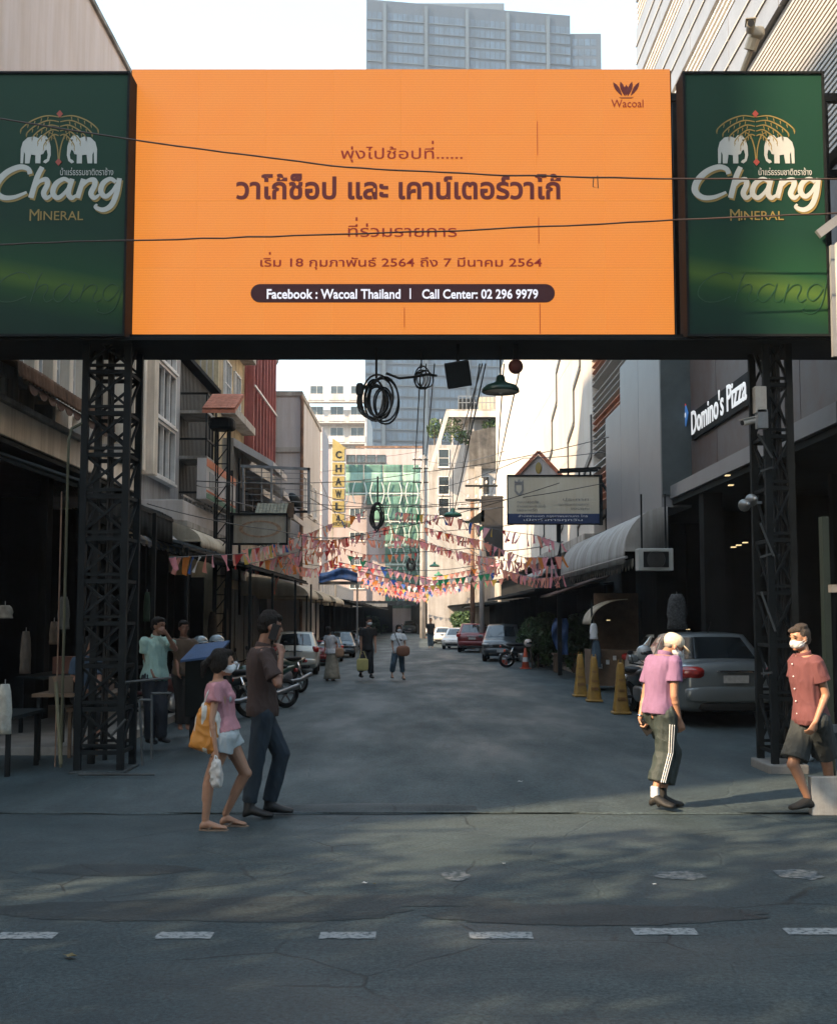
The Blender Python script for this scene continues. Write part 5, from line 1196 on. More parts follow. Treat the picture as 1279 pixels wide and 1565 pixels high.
# air conditioner
t = thing('air_conditioner', 'white outdoor air conditioner hanging under the dark pizza shop ceiling', 'air conditioner', (xat(1002, 855, 22.5), 22.5, zat(873, 22.5)))
a = at(976, 872, 22.5); d = at(1029, 838, 22.5); b = MB(); b.box(a.x, d.x, 22.5, 22.85, a.z, d.z); b.build('case', mat('dull_white_metal', (.34, .36, .35, 1), .5, var=.15), t, bevel=.015)
cx = a.x + (d.x - a.x) * .5; cz_ = (a.z + d.z) / 2
b = MB(); b.box(a.x + .09, d.x - .09, 22.485, 22.499, a.z + .06, d.z - .06); b.build('grille_recess', M['dark'], t)
for k in range(4): b = MB(); b.lathe((cx, 22.475, cz_), [(.05 + k * .035, -.004), (.056 + k * .035, -.004), (.056 + k * .035, .004), (.05 + k * .035, .004)], 24, Matrix.Rotation(R(90), 3, 'X'), cap=False); b.build('grille_ring', M['steel'], t)
for k in range(5): b = MB(); an = k * 1.2566; b.bar((cx, 22.48, cz_), (cx + .14 * math.cos(an), 22.49, cz_ + .14 * math.sin(an)), .05, .006, up=(0, 1, 0)); b.build('fan_blade', M['black'], t)
for x in (a.x + .1, d.x - .1): b = MB(); b.bar((x, 22.7, d.z), (x, 22.7, 4.1), .03); b.build('hanger_rod', M['dark'], t)

# ------------------------------------------------------------------ hanging things under the beam
def enamel_lamp(px, py, Y, s, lab, ztop, m):
    p = at(px, py, Y); t = thing('enamel_lamp', lab, 'lamp', (p.x, p.y, p.z), 'green enamel lamps hung over the lane')
    b = MB(); b.lathe(p, [(.29 * s, 0), (.285 * s, .05 * s), (.24 * s, .10 * s), (.12 * s, .14 * s), (.075 * s, .17 * s), (.065 * s, .24 * s), (.03 * s, .27 * s)], 24); b.build('shade', m, t, smooth=True)
    b = MB(); b.lathe(p + Vector((0, 0, -.01)), [(.27 * s, 0), (.22 * s, .08 * s), (.05 * s, .12 * s)], 20); b.build('shade_lining', M['conc'], t, smooth=True)
    b = MB(); b.sell(p + Vector((0, 0, .03 * s)), (.045 * s, .045 * s, .06 * s), 2, n=10, m=6); b.build('bulb', M['mask'], t, smooth=True)
    b = MB(); b.tube([p + Vector((0, 0, .26 * s)), (p.x, p.y, ztop)], .010); b.build('flex', M['cable'], t)
M['enam'] = mat('dark_green_enamel', (.016, .045, .035, 1), .35, var=.3, scale=5); M['enam2'] = mat('green_enamel', (.03, .16, .09, 1), .35, var=.2, scale=5)
enamel_lamp(765, 599, 14.5, .78, 'largest dark green lamp, hanging under the gantry beam', zb0 + .03, M['enam'])
enamel_lamp(692, 789, 31, .80, 'small green lamp above the bunting, left of the signboard', 5.7, M['enam2']); enamel_lamp(664, 866, 62, .9, 'tiny green lamp low over the far lane, nearer of two', 5.2, M['enam2']); enamel_lamp(670, 880, 78, 1.0, 'tiny green lamp lowest over the far lane', 5.0, M['enam2'])
t = thing('red_siren', 'round dark red siren fixed under the beam beside the green lamp', 'siren', at(788, 558, 14.4)[:])
b = MB(); p = at(788, 560, 14.4); b.sell(p, (.09, .09, .09), 2); b.build('dome', mat('dull_red_plastic', (.10, .02, .015, 1), .5), t, smooth=True); b = MB(); b.box(p.x - .03, p.x + .03, 14.37, 14.43, p.z + .05, zb0 + .1); b.build('bracket', M['dark'], t)
t = thing('floodlight', 'black square floodlight hanging tilted under the beam', 'floodlight', at(700, 573, 14.3)[:])
p = at(700, 572, 14.3); b = MB(); b.cbox(p, (.29, .10, .30), Matrix.Rotation(R(-9), 3, 'Y') @ Matrix.Rotation(R(20), 3, 'X')); b.build('housing', M['dark'], t, bevel=.01); b = MB(); b.bar(p + Vector((0, .08, .05)), (p.x, p.y + .08, zb0 + .06), .04); b.build('bracket', M['dark'], t)
def coil(px, py, Y, rx, rz, n, lab, ztop, r=.012):
    p = at(px, py, Y); t = thing('cable_coil', lab, 'cable', (p.x, p.y, p.z), 'coils of black cable hung over the lane')
    for k in range(n):
        pts = []; a0 = random.uniform(-.3, .3); sx = rx * random.uniform(.55, 1.15); sz = rz * random.uniform(.65, 1.2); dx = random.uniform(-.5, .6) * rx; dz = -abs(rz - sz) - random.uniform(0, .12) * rz
        for i in range(25): a = i * math.pi / 12; pts.append(p + Vector((dx + sx * math.cos(a) + sz * .2 * math.sin(a) * a0, .03 * math.sin(a * 2 + k) + k * .012, dz + sz * math.sin(a))))
        b = MB(); b.tube(pts, r, 6, False); b.build('loop', M['cable'], t, smooth=True)
    b = MB(); b.tube([p + Vector((0, 0, rz * .8)), (p.x, p.y + .02, ztop)], r * 1.3, 6); b.build('tie', M['cable'], t)
    return t
t = coil(575, 603, 14.6, .17, .25, 12, 'large tangled coil of black cable hanging below the beam', zb0 + .05)
b = MB(); p = at(550, 595, 14.5); b.sell(p, (.05, .05, .08), 3); b.build('splice_box', M['black'], t)
b = MB(); b.tube([at(590, 570, 14.6), at(610, 578, 14.6), at(632, 576, 14.6), at(652, 572, 14.6), at(668, 574, 14.6)], .016, 6); b.build('loose_cable', M['cable'], t, smooth=True)
coil(644, 575, 14.7, .09, .13, 5, 'smaller cable coil next to the hanging floodlight', zb0 + .05, .008); coil(577, 786, 36, .18, .36, 6, 'oval cable coil hanging in front of the hotel', 5.95, .022); coil(627, 862, 62, .16, .32, 5, 'small cable ring low over the far lane', 5.4, .03)
# cameras and loudspeakers
def cctv(t, p, aim, s=1.0, m=None):
    aim = Vector(aim).normalized(); b = MB(); b.capsule(p, p + aim * .22 * s, .05 * s, .05 * s, 12, flat=True); b.build('camera_body', m or M['frame'], t, smooth=False); b = MB(); b.capsule(p + aim * .221 * s, p + aim * .235 * s, .04 * s, .04 * s, 12, flat=True); b.build('lens', M['black'], t)
    b = MB(); b.cbox(p + aim * .11 * s + Vector((0, 0, .055 * s)), (.12 * s, .28 * s, .012), aim.to_track_quat('Y', 'Z').to_matrix()); b.build('sun_hood', m or M['frame'], t)
t = thing('security_camera', 'white security camera on an arm high at the upper right', 'camera', at(1150, 60, 14.2)[:])
M['ivory'] = mat('ivory_plastic', (.50, .43, .32, 1), .5, var=.1)
cctv(t, at(1146, 45, 14.2), (-.2, -.9, -.1), 1.0, M['ivory']); b = MB(); b.sell(at(1156, 50, 14.3), (.09, .08, .07), 4); b.build('housing', M['ivory'], t)
b = MB(); b.tube([at(1152, 58, 14.3), at(1146, 76, 14.35)], .075, 10); b.build('ball_joint', M['ivory'], t); b = MB(); b.tube([at(1147, 76, 14.35), at(1134, 110, 14.5), at(1128, 130, 14.5)], .035, 8); b.build('arm', M['ivory'], t)
t = thing('security_camera', 'white security camera on the right lattice tower pointing down the lane', 'camera', at(1150, 650, 14.3)[:])
cctv(t, at(1152, 642, 14.2), (-.9, -.35, -.25), .75, M['conc']); b = MB(); p = at(1160, 612, 14.3); b.box(p.x - .07, p.x + .07, 14.22, 14.34, p.z - .16, p.z + .16); b.build('junction_box', M['conc'], t, bevel=.01); b = MB(); p = at(1163, 640, 14.3); b.box(p.x - .06, p.x + .06, 14.22, 14.34, p.z - .12, p.z + .1); b.build('bracket', M['steel'], t)
t = thing('loudspeaker', 'pair of pale horn loudspeakers on the right lattice tower', 'loudspeaker', at(1145, 770, 14.3)[:])
for (px, py) in ((1138, 772), (1149, 764)): b = MB(); b.lathe(at(px, py, 14.25), [(.075, -.02), (.07, .0), (.03, .08), (.025, .16)], 14, Matrix.Rotation(R(-60), 3, 'Y') @ Matrix.Rotation(R(90), 3, 'X')); b.build('horn', M['steel'], t, smooth=True)
b = MB(); b.bar(at(1145, 768, 14.35), at(1163, 768, 14.42), .03); b.build('bracket', M['steel'], t)
for (p0, p1) in (((1158, 663), (1180, 700)), ((1162, 720), (1180, 714)), ((1162, 800), (1182, 850)), ((1162, 852), (1180, 846)), ((1163, 905), (1185, 965)), ((1163, 1030), (1180, 1028))):
    b = MB(); b.bar(at(*p0, 14.33), at(*p1, 14.33), .022); b.build('bright_brace', M['slat'], g)

# ------------------------------------------------------------------ wires
def wire(name, label, pts, sag=0.0, r=.008, n=14, group='overhead wires across the lane', m=None, wob=0.0):
    """pts: 3D points joined by sagging spans"""
    t = None; C = []
    for a, d in zip(pts[:-1], pts[1:]):
        a = Vector(a); d = Vector(d)
        for i in range(n + (1 if d == Vector(pts[-1]) else 0)):
            u = i / n; p = a.lerp(d, u); p.z -= sag * 4 * u * (1 - u) * (d - a).length / 10; p.z += wob * noise.noise(p * 3); C.append(p)
    b = MB(); b.tube(C, r, 5); o = b.build(name, m or M['cable'], None, smooth=True); return tag(o, label, 'wire', group)
wcol = mat('brown_sheathed_wire', (.045, .025, .018, 1), .6, bump=0)
wire('overhead_wire', 'upper sagging wire crossing in front of the orange screen', [at(-60, 170, 13.2), at(200, 213, 13.2), at(530, 255, 13.2), at(830, 269, 13.2), at(1340, 273, 13.2)], .04, .010, m=wcol, group='wires strung in front of the screen', wob=.01)
wire('overhead_wire', 'lower twisted wire crossing in front of the orange screen', [at(-60, 374, 13.2), at(200, 367, 13.2), at(700, 352, 13.2), at(1030, 336, 13.2), at(1340, 322, 13.2)], .01, .010, m=wcol, group='wires strung in front of the screen', wob=.012)
b = MB(); b.tube([at(907, 270, 13.2), at(906, 285, 13.2), at(914, 287, 13.2), at(913, 268, 13.2)], .006, 5); tag(b.build('cable_clip', wcol, None), 'small loop of wire hanging on the upper wire over the screen', 'wire')
Wl = [((300, 735, 24), (640, 722, 40), (930, 668, 30)), ((430, 765, 34), (620, 775, 40), (760, 765, 36), (925, 738, 34)), ((225, 770, 24), (420, 810, 30), (520, 823, 36), (640, 800, 36), (855, 738, 34)), ((340, 762, 30), (500, 778, 50), (680, 770, 50), (770, 760, 50)),
      ((357, 795, 33), (470, 822, 45), (600, 815, 50)), ((470, 748, 36), (560, 770, 45), (660, 775, 50)), ((640, 750, 50), (800, 700, 34), (925, 690, 30)), ((600, 815, 40), (700, 810, 40), (850, 790, 34)), ((600, 845, 50), (720, 838, 50), (860, 828, 33)),
      ((450, 860, 50), (640, 872, 60), (760, 858, 50)), ((520, 860, 70), (640, 885, 80), (760, 866, 50)), ((484, 720, 60), (520, 800, 70), (640, 845, 90)), ((640, 700, 96), (770, 690, 50)), ((640, 760, 96), (770, 775, 50)), ((640, 770, 96), (735, 850, 60)),
      ((300, 742, 24), (372, 733, 36), (472, 741, 36)), ((372, 770, 36), (470, 790, 50), (505, 806, 60)), ((472, 760, 36), (560, 788, 60), (640, 800, 96)), ((484, 720, 70), (560, 700, 100), (640, 690, 96))]
LM = [(300, 735, 'the kiosk roof post'), (225, 770, 'the striped signboard'), (357, 795, 'the rusty signboard'), (372, 770, 'the pipe rack foot'), (430, 765, 'the pipe rack'), (484, 720, 'the lattice mast'), (450, 860, 'the cream awnings'), (520, 860, 'the blue sheet'), (600, 815, 'the hotel nets'), (640, 700, 'the top of the grey pole'), (640, 765, 'the middle of the grey pole'), (640, 845, 'the foot of the nets'), (735, 850, 'the slim pale pole'), (770, 690, 'the white clad wall'), (770, 770, 'the dark banner'), (760, 862, 'the far stalls'), (855, 738, 'the cream signboard'), (925, 690, 'the louvred front'), (925, 738, 'the bracket of the signboard'), (850, 790, 'the signboard footer'), (860, 828, 'the long grey awning'), (505, 806, 'the hotel sign'), (340, 762, 'the slatted front'), (480, 775, 'the mast foot'), (472, 748, 'the rack end')]
def near(q): return min(LM, key=lambda l: (l[0] - q[0]) ** 2 + (l[1] - q[1]) ** 2)[2]
for i, q in enumerate(Wl): wire('overhead_wire', 'black wire strung from %s to %s' % (near(q[0]), near(q[-1])), [at(*p) for p in q], .10, .011 + .004 * (q[1][2] > 45))
for i, (px0, px1, y1, Y1) in enumerate(((643, 624, 880, 60), (651, 638, 900, 75), (664, 634, 880, 80), (742, 693, 785, 31), (770, 757, 745, 40), (737, 660, 810, 60), (796, 752, 752, 40), (733, 705, 720, 45))):
    wire('slanting_wire', 'black wire slanting from the beam down to ' + near((px1, y1)), [(at(px0, 556, 15.0)), at((px0 + px1) / 2, (556 + y1) / 2, (Y1 * .45)), at(px1, y1, Y1)], .02, .009, group='wires running down from the beam')
for k, (dx, rr) in enumerate(((0, .02), (.03, .015), (.05, .012))):
    for (x, y) in ((4.27, 14.45), (-3.72, 14.5)): wire('tower_cable', 'black cable hanging down beside a lattice tower', [(x + dx, y, zb0), (x + dx + .02, y + .03, 2.6), (x + dx, y, .3)], 0, rr, group='cables strapped to the towers', wob=.03)

# ------------------------------------------------------------------ bunting
FC = [('pink', (.90, .36, .42)), ('coral', (.92, .38, .29)), ('red', (.66, .07, .07)), ('orange', (.80, .27, .06)), ('yellow', (.70, .48, .10)), ('green', (.03, .27, .13)), ('blue', (.05, .14, .48)), ('white', (.80, .76, .72)), ('rose', (.84, .42, .48))]
FM = []
for nm, col in FC:
    m = mat('pennant_' + nm, (*col, 1), .75, var=.12, scale=12, bump=0); FM.append(m)
    nn = m.node_tree; pr = nn.nodes['Principled BSDF']; tl = nn.nodes.new('ShaderNodeBsdfTranslucent'); tl.inputs[0].default_value = (*col, 1)
    ms_ = nn.nodes.new('ShaderNodeMixShader'); ms_.inputs[0].default_value = .5; nn.links.new(pr.outputs[0], ms_.inputs[1]); nn.links.new(tl.outputs[0], ms_.inputs[2]); nn.links.new(ms_.outputs[0], nn.nodes['Material Output'].inputs[0])
FME = {}
def flagmesh(ci, v):
    if (ci, v) not in FME:
        b = MB(); N = 4; rnd = random.Random(v * 7)
        cu = rnd.uniform(-.05, .05); tw = rnd.uniform(-.06, .06)
        for j in range(N + 1):
            z = -.31 * j / N; hw = .125 * (1 - j / N) + .002
            for i in (-1, 0, 1): b.v.append(Vector((i * hw, cu * (j / N) ** 2 + tw * i * (j / N) + (.012 if i == 0 else 0), z)))
        for j in range(N):
            for i in range(2): k = j * 3 + i; b.f.append((k, k + 1, k + 4, k + 3))
        me = b.mesh('pennant', smooth=True); me.materials.append(FM[ci]); FME[(ci, v)] = me
    return FME[(ci, v)]
WTS = [0, 0, 0, 1, 1, 1, 1, 2, 2, 3, 4, 5, 6, 7, 8, 8]
def bunting(pts, sag, label, step=.33, single=True, pal=None, tag_=None, stray=0.0):
    C = []
    for a, d in zip(pts[:-1], pts[1:]):
        L_ = (Vector(d) - Vector(a)).length; n = max(4, int(L_ / step))
        for i in range(n): u = i / n; p = Vector(a).lerp(Vector(d), u); p.z -= sag * 4 * u * (1 - u) * L_ / 10; C.append(p)
    C.append(Vector(pts[-1])); t = thing('bunting_string', label, 'bunting', tuple(C[0]), 'strings of triangular pennants over the lane')
    b = MB(); b.tube(C, .008 if single else .014, 4); b.build('cord', M['cable'], t)
    pal = pal or WTS
    if single:
        for i, p in enumerate(C[:-1]):
            if random.random() < .07: continue
            d = C[i + 1] - p; ci = random.choice(pal); o = inst(flagmesh(ci, random.randrange(6)), 'pennant', t, rel(t, p + d * .5), rot=(random.uniform(-.35, .5), random.uniform(-.2, .2), math.atan2(d.y, d.x) + random.uniform(-.5, .5))); o.scale = (1, 1, 1) if random.random() > .15 else (.8, 1, .7)
    else:
        groups = {}
        for i, p in enumerate(C[:-1]):
            ci = random.choice(pal); groups.setdefault(ci, []).append((p + (C[i + 1] - p) * .5))
        B = MB(); me_slots = sorted(groups); idx = []
        for s_, ci in enumerate(me_slots):
            for p in groups[ci]:
                a = random.uniform(-.5, .5); h = random.uniform(.28, .38); dx = Vector((math.cos(a), math.sin(a), 0)) * .15; k = len(B.v)
                B.v += [p - dx, p + dx, p + Vector((random.uniform(-.05, .05), random.uniform(-.1, .1), -h))]; B.f.append((k, k + 1, k + 2)); idx.append(s_)
        o = B.build('pennants', None, t, kind='stuff'); 
        for ci in me_slots: o.data.materials.append(FM[ci])
        for f, s_ in zip(o.data.polygons, idx): f.material_index = s_
    return t
warm = [0, 0, 1, 1, 1, 1, 2, 8, 1, 3]
bunting([at(258, 852, 19.6), at(330, 848, 22), at(376, 846, 24)], .03, 'nearest bunting string, crossing the dark left awnings')
bunting([at(372, 840, 27), at(440, 826, 34), at(500, 803, 40), at(560, 780, 42)], .05, 'many-coloured bunting rising from the rusty signboard to the cable coil')
bunting([at(380, 862, 30), at(430, 850, 34), at(505, 828, 40), at(600, 802, 46)], .04, 'reddish bunting below the many-coloured string on the left', pal=warm)
bunting([at(415, 895, 34), at(445, 852, 36), at(520, 838, 42)], .02, 'short bunting string sloping up from the cream awnings', pal=warm)
bunting([at(862, 832, 28), at(820, 818, 30), at(740, 806, 33), at(690, 788, 36), at(605, 783, 42)], .04, 'many-coloured bunting crossing below the cream signboard')
bunting([at(862, 850, 30), at(800, 852, 34), at(735, 826, 38), at(650, 806, 46)], .04, 'coral bunting one row below the signboard string', pal=warm)
bunting([at(850, 866, 33), at(780, 858, 38), at(700, 842, 46), at(600, 815, 52)], .04, 'coral bunting in the lower right of the near rows', pal=[1, 1, 1, 0, 8])
bunting([at(862, 880, 33), at(820, 884, 38), at(740, 862, 48), at(640, 822, 56)], .03, 'lowest coral bunting string beside the short grey awning', pal=[1, 1, 0])
bunting([at(430, 820, 36), at(530, 822, 46), at(640, 826, 52), at(720, 850, 50)], .10, 'sagging pink bunting hung across the middle of the lane', pal=warm)
bunting([at(455, 812, 44), at(560, 848, 50), at(640, 845, 52)], .10, 'pink bunting sagging in front of the hotel windows', pal=warm)
bunting([at(440, 860, 38), at(480, 870, 44), at(520, 846, 50)], .06, 'coral bunting hanging just above the blue sheet', pal=warm)
for i in range(21):
    Y = 58 + i * 4.1; hw = 4.4 - .01 * i; z0 = 4.5 + random.uniform(-.35, .35); z1 = 4.2 + random.uniform(-.5, .5)
    xl = -hw + (1.0 if i % 3 == 0 else 0); xr = hw - (.8 if i % 4 == 0 else 0)
    bunting([(xl, Y, z0), (.2 + random.uniform(-.6, .6), Y + random.uniform(-1, 1), (z0 + z1) / 2 - .75 - .022 * i), (xr, Y + random.uniform(-2, 2), z1)], .10 + .004 * i, 'pale row of bunting in the crowded strings far down the lane', .33, False, pal=(warm + [4, 6]) if i % 3 else [8, 0, 7, 6, 8, 5])

# ------------------------------------------------------------------ cones
def big_cone(px, py, lab):
    p = gnd(px, py); t = thing('yellow_cone', lab, 'cone', (p.x, p.y, 0.02), 'tall yellow warning cones'); z0 = .02
    b = MB(); b.box(p.x - .17, p.x + .17, p.y - .17, p.y + .17, z0, z0 + .05); b.build('foot', M['ylw'], t, bevel=.02)
    R_ = []
    for (w_, z) in ((.15, .05), (.145, .12), (.12, .30), (.095, .55), (.075, .80), (.07, .86), (.05, .93), (.02, .95)): R_.append([(p.x + w_ * math.copysign(abs(math.cos(a)) ** .45, math.cos(a)), p.y + w_ * math.copysign(abs(math.sin(a)) ** .45, math.sin(a)), z0 + z) for a in [k * math.pi / 8 for k in range(16)]])
    b = MB(); b.ring_loft(R_); b.build('body', M['ylw'], t, smooth=False, auto=40)
    mt_ = mat('brown_print', (.14, .05, .02, 1), .6)
    for z, wd in ((.62, .06), (.45, .09), (.28, .11)): lettering('หยุด' if z > .5 else ('ห้ามจอด' if z > .4 else 'NO PARKING'), (p.x, p.y - .155 + z * .09, z0 + z), wd * 1.5, .07, UX, (0, .1, .995), NY, mt_, t, thick=.006)
    for s_ in (-1, 1): b = MB(); b.bar((p.x + s_ * .05, p.y, z0 + .93), (p.x + s_ * .03, p.y, z0 + 1.0), .02); b.build('handle', M['ylw'], t)
big_cone(887, 1066, 'farthest of the tall yellow cones, left and slightly orange'); big_cone(908, 1074, 'middle of the three tall yellow cones'); big_cone(949, 1093, 'nearest and tallest yellow cone by the capped man')
def cone(px, py, lab, s=1.0):
    p = gnd(px, py); t = thing('traffic_cone', lab, 'cone', (p.x, p.y, 0.02), 'small orange traffic cones'); b = MB(); b.box(p.x - .15 * s, p.x + .15 * s, p.y - .15, p.y + .15, .02, .05); b.build('foot', M['orange'], t)
    b = MB(); b.lathe((p.x, p.y, .05), [(.11 * s, 0), (.07 * s, .3 * s), (.03 * s, .55 * s), (.02, .56 * s)], 14); b.build('body', M['orange'], t, smooth=True); b = MB(); b.lathe((p.x, p.y, .05), [(.091 * s, .17 * s), (.073 * s, .30 * s)], 14, cap=False); b.build('reflective_collar', M['mask'], t)
cone(771, 1018, 'small orange cone before the front wheel of the motorcycle'); cone(803, 1023, 'small orange cone leaning by the motorcycle engine', 1.2); cone(648, 975, 'red-orange cone far down the lane by the white cars', 1.3)
# white box and pale post at the picture edge
t = thing('white_sign_stand', 'white boxed base with a tall white post at the right picture edge', 'stand', (3.95, 11.2, 0))
a = gnd(1241, 1247); zt = zat(1188, a.y); b = MB(); b.box(a.x, a.x + .62, a.y, a.y + .10, 0.0, zt); b.build('base_box', mat('grubby_white_panel', (.40, .41, .41, 1), .6, var=.2, scale=3, streak=.3), t, bevel=.006); b = MB(); b.box(xat(1291, 700, a.y - .03), xat(1291, 700, a.y) + .4, a.y, a.y + .09, zt + .002, zat(368, a.y)); b.build('post', MATS['grubby_white_panel'], t, bevel=.01)
for (y0, y1) in ((893, 905), (1110, 1122)):
    b = MB(); p = at(1268, y0, a.y + .15); b.box(p.x, p.x + .08, a.y + .12, a.y + .2, zat(y1, a.y), zat(y0, a.y)); b.build('clamp', M['steel'], t)
t = thing('dark_green_post', 'dark green steel post standing behind the white stand', 'post', (xat(1262, 1000, 13), 13, 0)); b = MB(); b.box(xat(1262, 1000, 13), xat(1272, 1000, 13), 13, 13.12, 0, 2.9); b.build('post', mat('dark_green_paint', (.003, .008, .007, 1), .5), t)
t = thing('grey_strut', 'grey slanting steel strut at the right picture edge', 'strut', at(1279, 340, 13.8)[:]); b = MB(); b.bar(at(1250, 358, 13.85), at(1300, 320, 13.85), .10, .06, up=(0, 1, 0)); b.bar(at(1272, 375, 13.86), at(1276, 545, 13.86), .06); b.build('bar', M['alu'], t)
# stall furniture on the near left
t = thing('pipe_railing', 'low steel pipe railing in front of the near left shop', 'railing', (-3.2, 15, 0))
for (p, q) in (((192, 1043), (262, 1036)), ((213, 1070), (232, 1070)), ((213, 1070), (218, 1170)), ((232, 1062), (232, 1160)), ((120, 1184), (236, 1184)), ((170, 1125), (192, 1100)), ((232, 1060), (262, 1060))): b = MB(); b.tube([at(*p, 14.0), at(*q, 14.0)], .014, 8); b.build('pipe', M['slat'], t)
t = thing('bamboo_pole', 'yellowed bamboo pole leaning in the near left shop', 'pole', at(93, 1170, 13.7)[:]); b = MB(); b.tube([at(85, 1036, 13.9), at(93, 1168, 13.7)], .022, 8); b.build('cane', mat('bamboo', (.09, .08, .04, 1), .6, var=.2), t); b = MB(); b.tube([at(84, 1034, 13.88), at(86, 1042, 13.88)], .028, 8); b.build('cane_tip', M['wood'], t)
def table(label, x0, x1, y0, y1, h, m):
    t = thing('stall_table', label, 'table', ((x0 + x1) / 2, (y0 + y1) / 2, .0)); blk(t, 'table_top', m, x0, x1, y0, y1, h - .04, h)
    for x in (x0 + .05, x1 - .1):
        for y in (y0 + .05, y1 - .1): blk(t, 'leg', M['dark'], x, x + .05, y, y + .05, 0.0, h - .042)
table('dark stall table beside the left lattice tower', -4.9, -3.9, 15.6, 16.8, .85, M['wood']); table('low dark table under the near tarpaulin awning', -5.3, -4.6, 14.0, 15.2, .7, M['darktarp'])
table('long counter in the shade behind the man in the mint shirt', -5.9, -4.9, 18.0, 22.0, .95, M['darktarp'])
for i, (x, y, z, s_, lab) in enumerate(((-4.6, 16.0, .85, .16, 'dusty carton on the table by the left tower'), (-4.2, 16.4, .85, .12, 'small dark carton on the table by the left tower'), (-5.0, 14.5, .7, .15, 'carton on the low dark table'), (-5.4, 19.0, .95, .2, 'large carton on the shaded counter'), (-5.4, 20.5, .95, .14, 'small carton on the shaded counter'))):
    b = MB(); b.box(x - s_, x + s_, y - s_, y + s_, z, z + s_ * 1.3); o = b.build('carton_box', mat('box_%d' % i, (.09 + .02 * i, .065, .045, 1), .8), None, bevel=.006); tag(o, lab, 'box')
# ------------------------------------------------------------------ cars
M['tyre'] = mat('tyre_rubber', (.012, .012, .013, 1), .8, var=.2, spec=.2); M['rim'] = mat('alloy_rim', (.30, .30, .31, 1), .35, metal=.8, var=.1)
M['rlight'] = mat('red_lamp_lens', (.34, .025, .02, 1), .15, var=.4, scale=8, spec=.8, bump=0); M['hlight'] = mat('clear_lamp_lens', (.40, .42, .44, 1), .12, var=.3, scale=9, spec=.9, bump=0)
M['trim'] = mat('black_plastic_trim', (.012, .012, .013, 1), .6, var=.2, spec=.3); M['plate'] = mat('number_plate', (.40, .40, .39, 1), .5, var=.15, scale=20); M['chrome'] = mat('chrome', (.6, .6, .6, 1), .15, metal=1, var=.05, bump=0)
CGL = mat('tinted_car_glass', (.012, .016, .019, 1), .05, var=.3, scale=2, bump=0, spec=.9, coat=.6)
def paint(nm, col): return mat(nm, (*col, 1), .32, metal=.25, var=.06, scale=2, bump=0.02, coat=.7)
TYPES = {
 'sedan': dict(L=4.45, st=[(0, .36, .60, .60), (.05, .26, .70, .74), (.30, .20, .76, .83), (.75, .19, .84, .86), (1.15, .19, .92, .865), (2.2, .19, .95, .87), (3.2, .19, .97, .87), (3.75, .20, 1.00, .86), (4.15, .22, 1.02, .83), (4.36, .26, .98, .79), (4.43, .34, .86, .73), (4.45, .40, .70, .66)],
   A=(1.10, .92), B=(1.90, 1.40), C=(3.05, 1.43), Dd=(3.80, 1.00), wb=.80, wr=.60, wheels=(.85, 3.5), wr_=.31),
 'suv': dict(L=4.35, st=[(0, .42, .72, .60), (.05, .30, .86, .76), (.25, .24, .94, .84), (.70, .23, 1.00, .87), (1.1, .23, 1.04, .88), (2.2, .23, 1.06, .89), (3.4, .23, 1.08, .89), (3.95, .24, 1.10, .87), (4.2, .28, 1.10, .83), (4.31, .34, 1.0, .78), (4.35, .42, .80, .70)],
   A=(1.02, 1.03), B=(1.75, 1.56), C=(3.55, 1.60), Dd=(4.12, 1.09), wb=.82, wr=.64, wheels=(.82, 3.42), wr_=.35)}
CARC = {}
